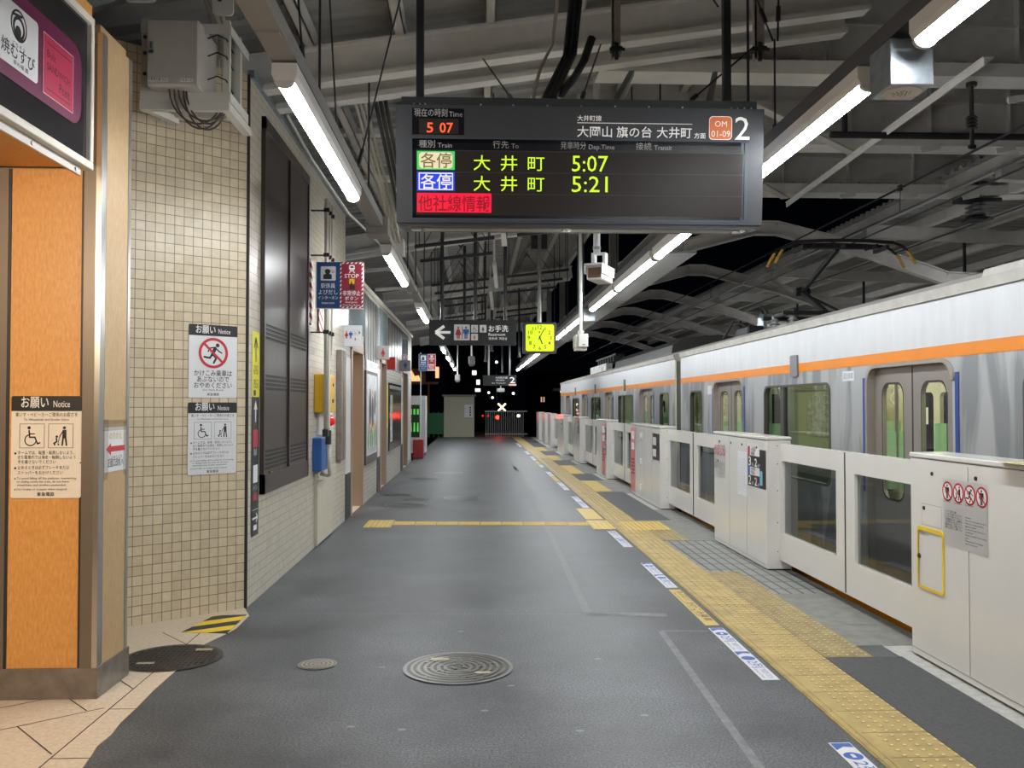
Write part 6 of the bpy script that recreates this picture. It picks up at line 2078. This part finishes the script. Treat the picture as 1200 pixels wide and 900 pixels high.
manhole(-0.10, 5.35, 0.325, 'large round manhole cover with worn rings in the asphalt', 'rings')
manhole(-0.944, 5.45, 0.115, 'small round pale lid in the asphalt beside the ringed manhole', 'small')
manhole(-1.86, 5.62, 0.30, 'dark brown studded manhole cover beside the shop corner', 'brown', 0.003)
for i, (x, y, q) in enumerate(((-1.08, 13.98, 0.33), (-0.22, 15.0, 0.30), (-1.0, 14.9, 0.2), (-1.35, 15.6, 0.22), (-1.05, 19.0, 0.3), (-0.6, 20.5, 0.32))):
    manhole(x, y, q, '%s dark manhole cover beyond the crossing line' % ORD[i], 'rings')
b = MB()
for x, y in ((-0.55, 5.38), (0.05, 4.6), (-0.35, 4.35), (-0.6, 4.4), (0.75, 5.5), (0.5, 4.3), (-0.1, 6.2), (0.2, 5.0), (0.85, 4.5)):
    b.disc(x, y, 0.022, 0.0022, None, 10, 0.014)
solo('gum_dirt', b, mat('gum_grey', (0.17, 0.175, 0.18), 0.5), 'pale gum spots pressed into the asphalt', 'stain', kind='stuff')

# ------------------------------------------------------------------ cables, struts and rods under the canopy
ROD = mat('rod_black', (0.016, 0.016, 0.018), 0.45)
b = MB()
for k in range(7):
    ox, oy = 0.031 * (k % 3 - 1), 0.031 * (k // 3 - 1)
    b.tube([(0.735 + ox, 6.5 + oy, zd(0.735) - 0.01), (0.73 + ox, 6.5 + oy, 4.5), (0.69 + ox, 6.5 + oy, 4.12), (0.57 + ox, 6.1 + oy, 3.80), (0.46 + ox, 5.55 + oy, 3.47), (0.43 + ox, 5.27 + oy, 3.325)], 0.019, 6)
b.tube([(0.82, 6.25, 4.15), (0.76, 6.2, 3.97), (0.66, 6.0, 3.76), (0.55, 5.7, 3.56)], 0.03, 6)
solo('cable_bundle', b, mat('cable_black', (0.008, 0.008, 0.009), 0.45), 'thick bundle of black cables dropping to the top of the departure board', 'cable', smooth=True)
b = MB().tube([(0.60, 6.5, zd(0.6) - 0.02), (0.60, 6.52, 4.5), (0.56, 6.5, 4.2), (0.45, 6.2, 3.9), (0.36, 5.6, 3.5), (0.35, 5.28, 3.32)], 0.013, 6)
solo('cable', b, PIPE, 'single pale cable beside the thick black bundle', 'cable', smooth=True)
r = thing('cable', 'pale cables snaking down behind the edge of the departure board', 'cable', (-1.0, 10.0, 3.5))
for k in range(3):
    d = 0.05 * k
    MB().tube([(-1.20 + d, 8.2, 4.58), (-1.19 + d, 9.0, 4.52), (-1.17 + d, 10.0, 4.30), (-1.12 + d, 11.0, 4.02), (-1.08 + d, 11.6, 3.66)], 0.018, 6).build('strand', PIPE, r, smooth=True)
r = thing('cable', 'black cables beside the pale snaking ones', 'cable', (-0.75, 10.0, 3.8))
for k in range(3):
    d = 0.05 * k
    MB().tube([(-0.98 + d, 8.5, 4.58), (-0.98 + d, 9.2, 4.44), (-0.97 + d, 10.2, 4.20), (-0.96 + d, 10.75, 4.05), (-0.95 + d, 11.1, 3.86)], 0.022, 6).build('strand', mat('cable_black', (0, 0, 0)), r, smooth=True)


def channel(x0, x1, y, z0, z1):
    return MB().bar((x0, y, z0), (x1, y, z1), 0.042, 0.005).bar((x0, y - 0.019, z0 + 0.02), (x1, y - 0.019, z1 + 0.02), 0.004, 0.042).bar((x0, y + 0.019, z0 + 0.02), (x1, y + 0.019, z1 + 0.02), 0.004, 0.042)


def wire_mesh(p, q, rr=0.006, turn=True):
    b = MB().cyl(p, q, rr, 6)
    if turn:
        P, Q = Vector(p), Vector(q)
        b.cyl(P.lerp(Q, 0.84), P.lerp(Q, 0.91), rr * 2.4, 6)
    return b


def wires(label, segs, rr=0.006):
    if len(segs) == 1:
        return solo('hanging_wire', wire_mesh(segs[0][0], segs[0][1], rr), ROD, label, 'wire')
    r = thing('hanging_wire', label, 'wire', segs[0][1])
    for p, q in segs:
        wire_mesh(p, q, rr).build('wire', ROD, r)
    return r


r = thing('support_rail', 'dark slotted rail hanging between wall lamp rail and board post', 'rail', (-0.4, 5.6, 4.22), 'dark support rails under the canopy')
channel(-1.05, 0.25, 5.6, 4.22, 4.43).build('rail', DARKST, r)
for p, q in (((-0.86, 5.6, 4.24), (-0.86, 5.6, zd(-0.86) - 0.006)), ((0.1, 5.6, 4.40), (0.1, 5.6, zd(0.1) - 0.006)), ((-0.92, 5.6, 4.21), (-0.905, 5.9, 3.225))):
    wire_mesh(p, q, turn=False).build('rod', ROD, r)
wires('thin rod dropping from the deck into the wall lamp rail before the first wall lamp', [((-1.0, 4.7, zd(-1.0) - 0.006), (-0.905, 4.75, 3.225))])
wires('thin brace wire slanting from the board post down to the wall lamp rail', [((-0.36, 5.13, 4.2), (-0.90, 6.7, 3.24))])
wires('brace wire from the rusty strut down to the top of the board', [((0.90, 6.36, 4.15), (0.62, 5.26, 3.345))])
wires('brace wire slanting from the deck to the board post on the track side', [((1.05, 5.8, zd(1.05) - 0.01), (1.425, 5.165, 3.9))])
wires('brace wires meeting at the lamp rail beyond the speaker box', [((1.35, 5.4, zd(1.35) - 0.006), (1.83, 5.4, 3.80)), ((1.86, 5.3, zd(1.86) - 0.006), (1.86, 5.4, 3.80)), ((1.84, 5.4, 3.81), (1.86, 5.46, 3.20))])
wires('slanting brace wire ending at the top of the board near its track end', [((1.78, 5.62, 3.85), (1.25, 5.26, 3.345))])
wires('thin wire knotted under the first rafter over the middle of the board', [((0.06, 7.2, 4.36), (0.24, 5.3, 3.345))])
for i, (x, y, zl) in enumerate(((1.02, 6.4, 4.08), (1.82, 5.62, 3.78))):
    zt = zd(x) - 0.006
    b = MB().box(x - 0.03, x + 0.03, y, y + 0.012, zl, zt).box(x - 0.03, x - 0.02, y, y + 0.06, zl, zt)
    r = thing('rusty_strut', 'rust stained steel strut hanging from the deck, %s' % ('above the middle of the board' if i == 0 else 'between board post and speaker box'), 'strut', (x, y, zl))
    b.build('angle', mat('rusty_steel', (0.30, 0.255, 0.215), 0.7, noise=0.35, nscale=14), r)
    z = zl + 0.04
    MB().box(x - 0.04, x + 0.04, y - 0.02, y + 0.05, z, z + 0.03).cyl((x - 0.05, y, z + 0.015), (x + 0.06, y, z + 0.015), 0.012, 6).cyl((x, y, z - 0.06), (x, y, z + 0.06), 0.014, 6).build('clamp', BLACK, r)
for i, (xa, xb) in enumerate(((1.41, 0.80), (2.17, 1.40))):
    b = MB()
    n = 26
    P, Q = Vector((xa, 7.98, 4.575)), Vector((xb, 5.36, 3.31))
    b.bar(P, Q, 0.045, 0.006)
    b.bar(P + Vector((0.02, 0, -0.02)), Q + Vector((0.02, 0, -0.02)), 0.005, 0.035)
    b.mi(1)
    for k in range(n):
        b.bar(P.lerp(Q, (k + 0.3) / n) + Vector((0, 0, -0.004)), P.lerp(Q, (k + 0.65) / n) + Vector((0, 0, -0.004)), 0.012, 0.006)
    solo('slotted_strut', b, [mat('slotted_steel', (0.16, 0.16, 0.155), 0.5, metal=0.3), BLACK], 'slotted steel strut from the girder down behind the board, %s' % ('at its middle' if i == 0 else 'near its badge'), 'strut', 'slotted struts behind the board')

for i, y in enumerate((9.4, 10.6, 11.8, 13.0, 16.4, 17.6, 18.8, 20.0, 23.5, 25.0, 26.6)):
    z = 3.62 if i < 4 else 3.72 if i < 8 else 3.80
    for (x0, x1) in ((-0.80, 0.25), (0.55, 1.72)):
        if i in (3, 7, 10) and x0 > 0:
            continue
        zz = lambda x: z + 0.12 * (x + 0.8)
        r = thing('support_rail', '%s dark support rail from the camera on the %s side of the hanging poles' % (ORD[i], 'wall' if x0 < 0 else 'track'), 'rail', ((x0 + x1) / 2, y, z), 'dark support rails under the canopy')
        channel(x0, x1, y, zz(x0), zz(x1)).build('rail', DARKST, r)
        for x in (x0 + 0.06, x1 - 0.06):
            wire_mesh((x, y, zz(x)), (x, y, zd(x) - 0.006), 0.007, False).build('rod', ROD, r)
        wire_mesh((x0 + 0.1, y, zz(x0 + 0.1)), (x0 + 0.62, y + 1.0, zd(x0 + 0.62) - 0.02), 0.006).build('brace_wire', ROD, r)
        wire_mesh((x1 - 0.1, y, zz(x1 - 0.1)), (x1 - 0.62, y + 1.05, zd(x1 - 0.62) - 0.02), 0.006).build('brace_wire', ROD, r)
for i, y in enumerate((10.0, 12.4, 17.1, 21.2)):
    r = thing('cable_tray', '%s pale cable tray piece from the camera under the canopy' % ORD[i], 'cable tray', (0.38, y, 3.8), 'pale cable tray pieces under the canopy')
    b = MB().bar((0.36, y, 4.25), (0.42, y + 0.55, 3.86), 0.07, 0.012).bar((0.33, y, 4.265), (0.39, y + 0.55, 3.875), 0.012, 0.05).bar((0.39, y, 4.265), (0.45, y + 0.55, 3.875), 0.012, 0.05)
    b.build('tray', ROOFL, r)
    MB().box(0.34, 0.38, y - 0.012, y, 4.22, zd(0.34) - 0.006).build('hanger', ROOFL, r)
for i, (x, y, z) in enumerate(((-0.22, 18.2, 3.2), (0.42, 22.8, 2.95), (0.30, 27.2, 2.9), (1.25, 25.6, 2.95), (1.0, 33.5, 2.8))):
    b = MB().cyl((x, y, z), (x, y, zd(x) - 0.006), 0.028, 8).cyl((x, y, z - 0.04), (x, y, z), 0.045, 8)
    solo('hanging_pole', b, ROD, '%s black pole from the camera hanging from the canopy behind the restroom sign' % ORD[i], 'pole', 'black hanging poles')
b = MB().rbox(0.88, 1.14, 14.11, 14.35, 4.02, zd(0.9) - 0.006, 0.01)
solo('hanging_junction_box', b, DARKST, 'dark junction box at the top of the clock pole', 'box')
r = thing('hanging_junction_box', 'pale box hanging by the tiled wall between the first two wall lamps', 'box', (-1.08, 12.6, 3.5))
MB().rbox(-1.22, -1.0, 12.5, 12.8, 3.66, 3.88, 0.01).build('body', ROOFL, r)
MB().box(-1.12, -1.08, 12.6, 12.64, 3.87, zd(-1.12) - 0.006).build('hanger', ROOFL, r)
r = thing('pipe_rack', 'grey rack along the top of the restroom front', 'rack', (-1.4, 18, 3.5))
MB().box(-1.25, -1.18, 13.2, 24, 3.63, 3.66).build('rail', ROOFP, r)
for k, y in enumerate((13.4, 15.6, 17.4, 19.6, 22.9)):
    MB().bar((-1.74, y, 3.55), (-1.0, y, 3.60), 0.06, 0.05).build('bracket', ROOFP, r)
for y in (13.9, 18, 23.5):
    MB().box(-1.23, -1.2, y, y + 0.03, 3.64, zd(-1.23) - 0.006).build('hanger', ROOFP, r)
b = MB().tube([(-1.7, 8.1, 4.175), (-1.64, 9.0, 4.02), (-1.5, 10.6, 3.82), (-1.1, 11.5, 3.50), (-0.92, 11.8, 3.285)], 0.014, 6)
solo('cable', b, ROOFL, 'grey cable drooping from the top of the tiled wall to the lamp rail', 'cable', smooth=True)

# ------------------------------------------------------------------ platform end and beyond
b = MB()
for k in range(18):
    b.box(0.50 + k * 0.105, 0.522 + k * 0.105, 43.0, 43.02, 0.0, 1.22)
b.box(0.45, 2.5, 42.98, 43.04, 1.2, 1.26).box(0.45, 2.5, 42.98, 43.04, 0.12, 0.16)
solo('fence', b, mat('fence_grey', (0.33, 0.34, 0.34), 0.5), 'grey railing across the end of the platform', 'fence')
r = thing('booth', 'beige equipment booth at the end of the platform', 'booth', (-0.78, 43.6, 0))
MB().box(-1.50, -0.05, 43.0, 44.5, 0.0, 1.95).build('wall', mat('booth_beige', (0.44, 0.43, 0.32), 0.6), r)
MB().box(-1.58, 0.03, 42.9, 44.6, 1.95, 2.03).build('roof', mat('booth_roof', (0.2, 0.2, 0.17), 0.6), r)
MB().box(-0.52, -0.12, 42.98, 43.0, 0.95, 1.55).build('notice', SIGNW, r)
b = MB()
for q in range(4):
    b.box(-0.28, -0.2, 42.97, 42.98, 1.02 + 0.12 * q, 1.09 + 0.12 * q)
b.build('notice_print', TXTK, r)
b = MB().box(-2.7, -1.52, 42.6, 42.66, 0.15, 1.15)
for k in range(6):
    b.box(-2.65 + k * 0.22, -2.60 + k * 0.22, 42.66, 42.7, 0.0, 1.2)
solo('green_fence', b, mat('green_net', (0.01, 0.10, 0.03), 0.6), 'dark green net fence beside the booth', 'fence')
# level crossing signal
r = thing('crossing_signal', 'level crossing signal with lit cross and red lamps behind the railing', 'signal', (1.36, 47, -0.05))
MB().cyl((1.36, 47, -0.05), (1.36, 47, 2.2), 0.05, 8).box(1.0, 1.7, 46.95, 47.0, 0.78, 0.86).build('post', DARKST, r)
M = FY(1.39, 46.9, 1.41)
MB().line(-0.2, -0.2, 0.2, 0.2, 0.085, 0, M).line(-0.2, 0.2, 0.2, -0.2, 0.085, 0.002, M).build('cross', mat('cross_lit', (0.8, 0.7, 0.4), 0.5, emit=(1, 0.80, 0.42), es=3.0), r)
b = MB().disc(1.16 - 1.39, -0.52, 0.10, 0.0, M, 16)
b.build('red_lamp', mat('signal_red', (0.5, 0, 0), 0.5, emit=(1, 0.03, 0.01), es=9.0), r)
b = MB().disc(-1.0, -0.44, 0.06, 0.0, M, 14).disc(-0.72, -0.44, 0.06, 0.0, M, 14)
b.build('dim_red_lamp', mat('signal_red_dim', (0.3, 0, 0), 0.5, emit=(1, 0.03, 0.02), es=0.7), r)
MB().box(0.3, 1.4, 46.98, 47.0, 0.93, 0.96).build('arm', DARKST, r)
area_lamp('crossing_red_lamp', (1.2, 46.6, 1.0), 0.25, 5, (1.0, 0.05, 0.02), (0.02, -1, -0.22), 'red glow of the crossing signal lamp')
for i, (x, z, w_, h_, c, lab) in enumerate([(-0.07, 3.75, 0.30, 0.30, (0.95, 1, 0.95), 'topmost of the three white lit windows past the platform end'), (0.20, 3.1, 0.24, 0.34, (1, 1, 0.92), 'middle one of the three white lit windows past the platform end'), (0.17, 2.55, 0.36, 0.22, (1, 1, 0.95), 'lowest of the three white lit windows past the platform end')]):
    r = thing('lit_window', lab, 'window', (x, 62, z))
    MB().box(x - w_ / 2 - 0.05, x + w_ / 2 + 0.05, 62.0, 62.06, z - h_ / 2 - 0.05, z + h_ / 2 + 0.05).build('frame', DARKST, r)
    MB().box(x - w_ / 2, x + w_ / 2, 61.98, 62.0, z - h_ / 2, z + h_ / 2).build('pane', mat('lit_white', (0.8, 0.8, 0.8), 0.5, emit=(1, 1, 0.93), es=1.6), r)
b = MB().box(-2.0, 0.75, 62.07, 66, -0.6, 6.0)
solo('far_building', b, mat('far_wall', (0.012, 0.012, 0.014), 0.8), 'dark building with white lit windows past the platform end', 'building')
for i, (x, z, q) in enumerate(((0.90, 2.35, 0.09), (1.15, 2.02, 0.09), (1.42, 4.4, 0.10), (2.55, 2.3, 0.1), (2.9, 0.8, 0.12))):
    r = thing('street_lamp', '%s glowing street lamp from the booth, seen above the railing' % ORD[i], 'street lamp', (x, 60, -0.6))
    MB().cyl((x, 60.1, -0.6), (x, 60.1, z), 0.04, 6).build('post', DARKST, r)
    b = MB()
    for k in range(4):
        a0, a1 = PI * k / 4 - PI / 2, PI * (k + 1) / 4 - PI / 2
        b.cyl((x, 60.1, z + q * math.sin(a0)), (x, 60.1, z + q * math.sin(a1)), max(0.01, q * math.cos(a0)), 10, max(0.01, q * math.cos(a1)))
    b.build('globe', mat('lit_globe', (0.8, 0.8, 0.8), 0.5, emit=(1, 0.95, 0.78), es=2.0), r)
r = thing('shop_light_sign', 'orange lit signboard far down past the vending machine', 'sign', (-2.6, 46, 2.7))
MB().box(-3.55, -2.55, 46.0, 46.2, 2.70, 3.4).box(-2.05, -1.85, 46, 46.2, 2.9, 3.5).box(-3.5, -1.9, 46.1, 46.2, 2.6, 2.72).cyl((-2.4, 46.15, -0.1), (-2.4, 46.15, 2.7), 0.06, 8).build('board', mat('orange_board', (0.3, 0.15, 0.06), 0.5), r)
MB().poly([(-3.5, 2.75), (-2.75, 2.75), (-2.9, 3.05), (-3.1, 3.0), (-3.25, 3.3), (-3.5, 3.2)], 45.98, frame((0, 0, 0), (1, 0, 0), (0, 0, 1)) @ Matrix.Scale(-1, 4, (0, 0, 1))).box(-2.04, -1.86, 45.97, 45.99, 2.92, 3.48).build('glow', mat('orange_glow', (0.5, 0.2, 0.1), 0.5, emit=(1, 0.42, 0.18), es=1.6), r)
r = thing('far_house', 'dark house with two small amber windows across the tracks', 'house', (5.6, 70, -0.6))
MB().box(4.2, 9, 70, 75, -0.6, 4.0).build('wall', mat('far_wall', (0, 0, 0)), r)
MB().box(5.12, 5.22, 69.98, 70, 1.75, 2.15).box(5.32, 5.42, 69.98, 70, 1.75, 2.15).build('window', mat('amber_window', (0.5, 0.3, 0.2), 0.5, emit=(1, 0.6, 0.35), es=0.6), r)
r = thing('track_shelter', 'small pale shelter with a lamp beside the train front', 'shelter', (5.3, 52, -0.6))
MB().box(4.55, 5.9, 52, 53, 2.35, 2.5).box(5.0, 5.06, 52.4, 52.46, -0.6, 2.35).box(5.5, 5.56, 52.4, 52.46, -0.6, 2.35).build('roof', mat('shelter_grey', (0.3, 0.3, 0.28), 0.5), r)
MB().cyl((5.0, 51.98, 2.25), (5.0, 51.98, 2.34), 0.07, 8).build('lamp', mat('lit_globe', (0, 0, 0)), r)
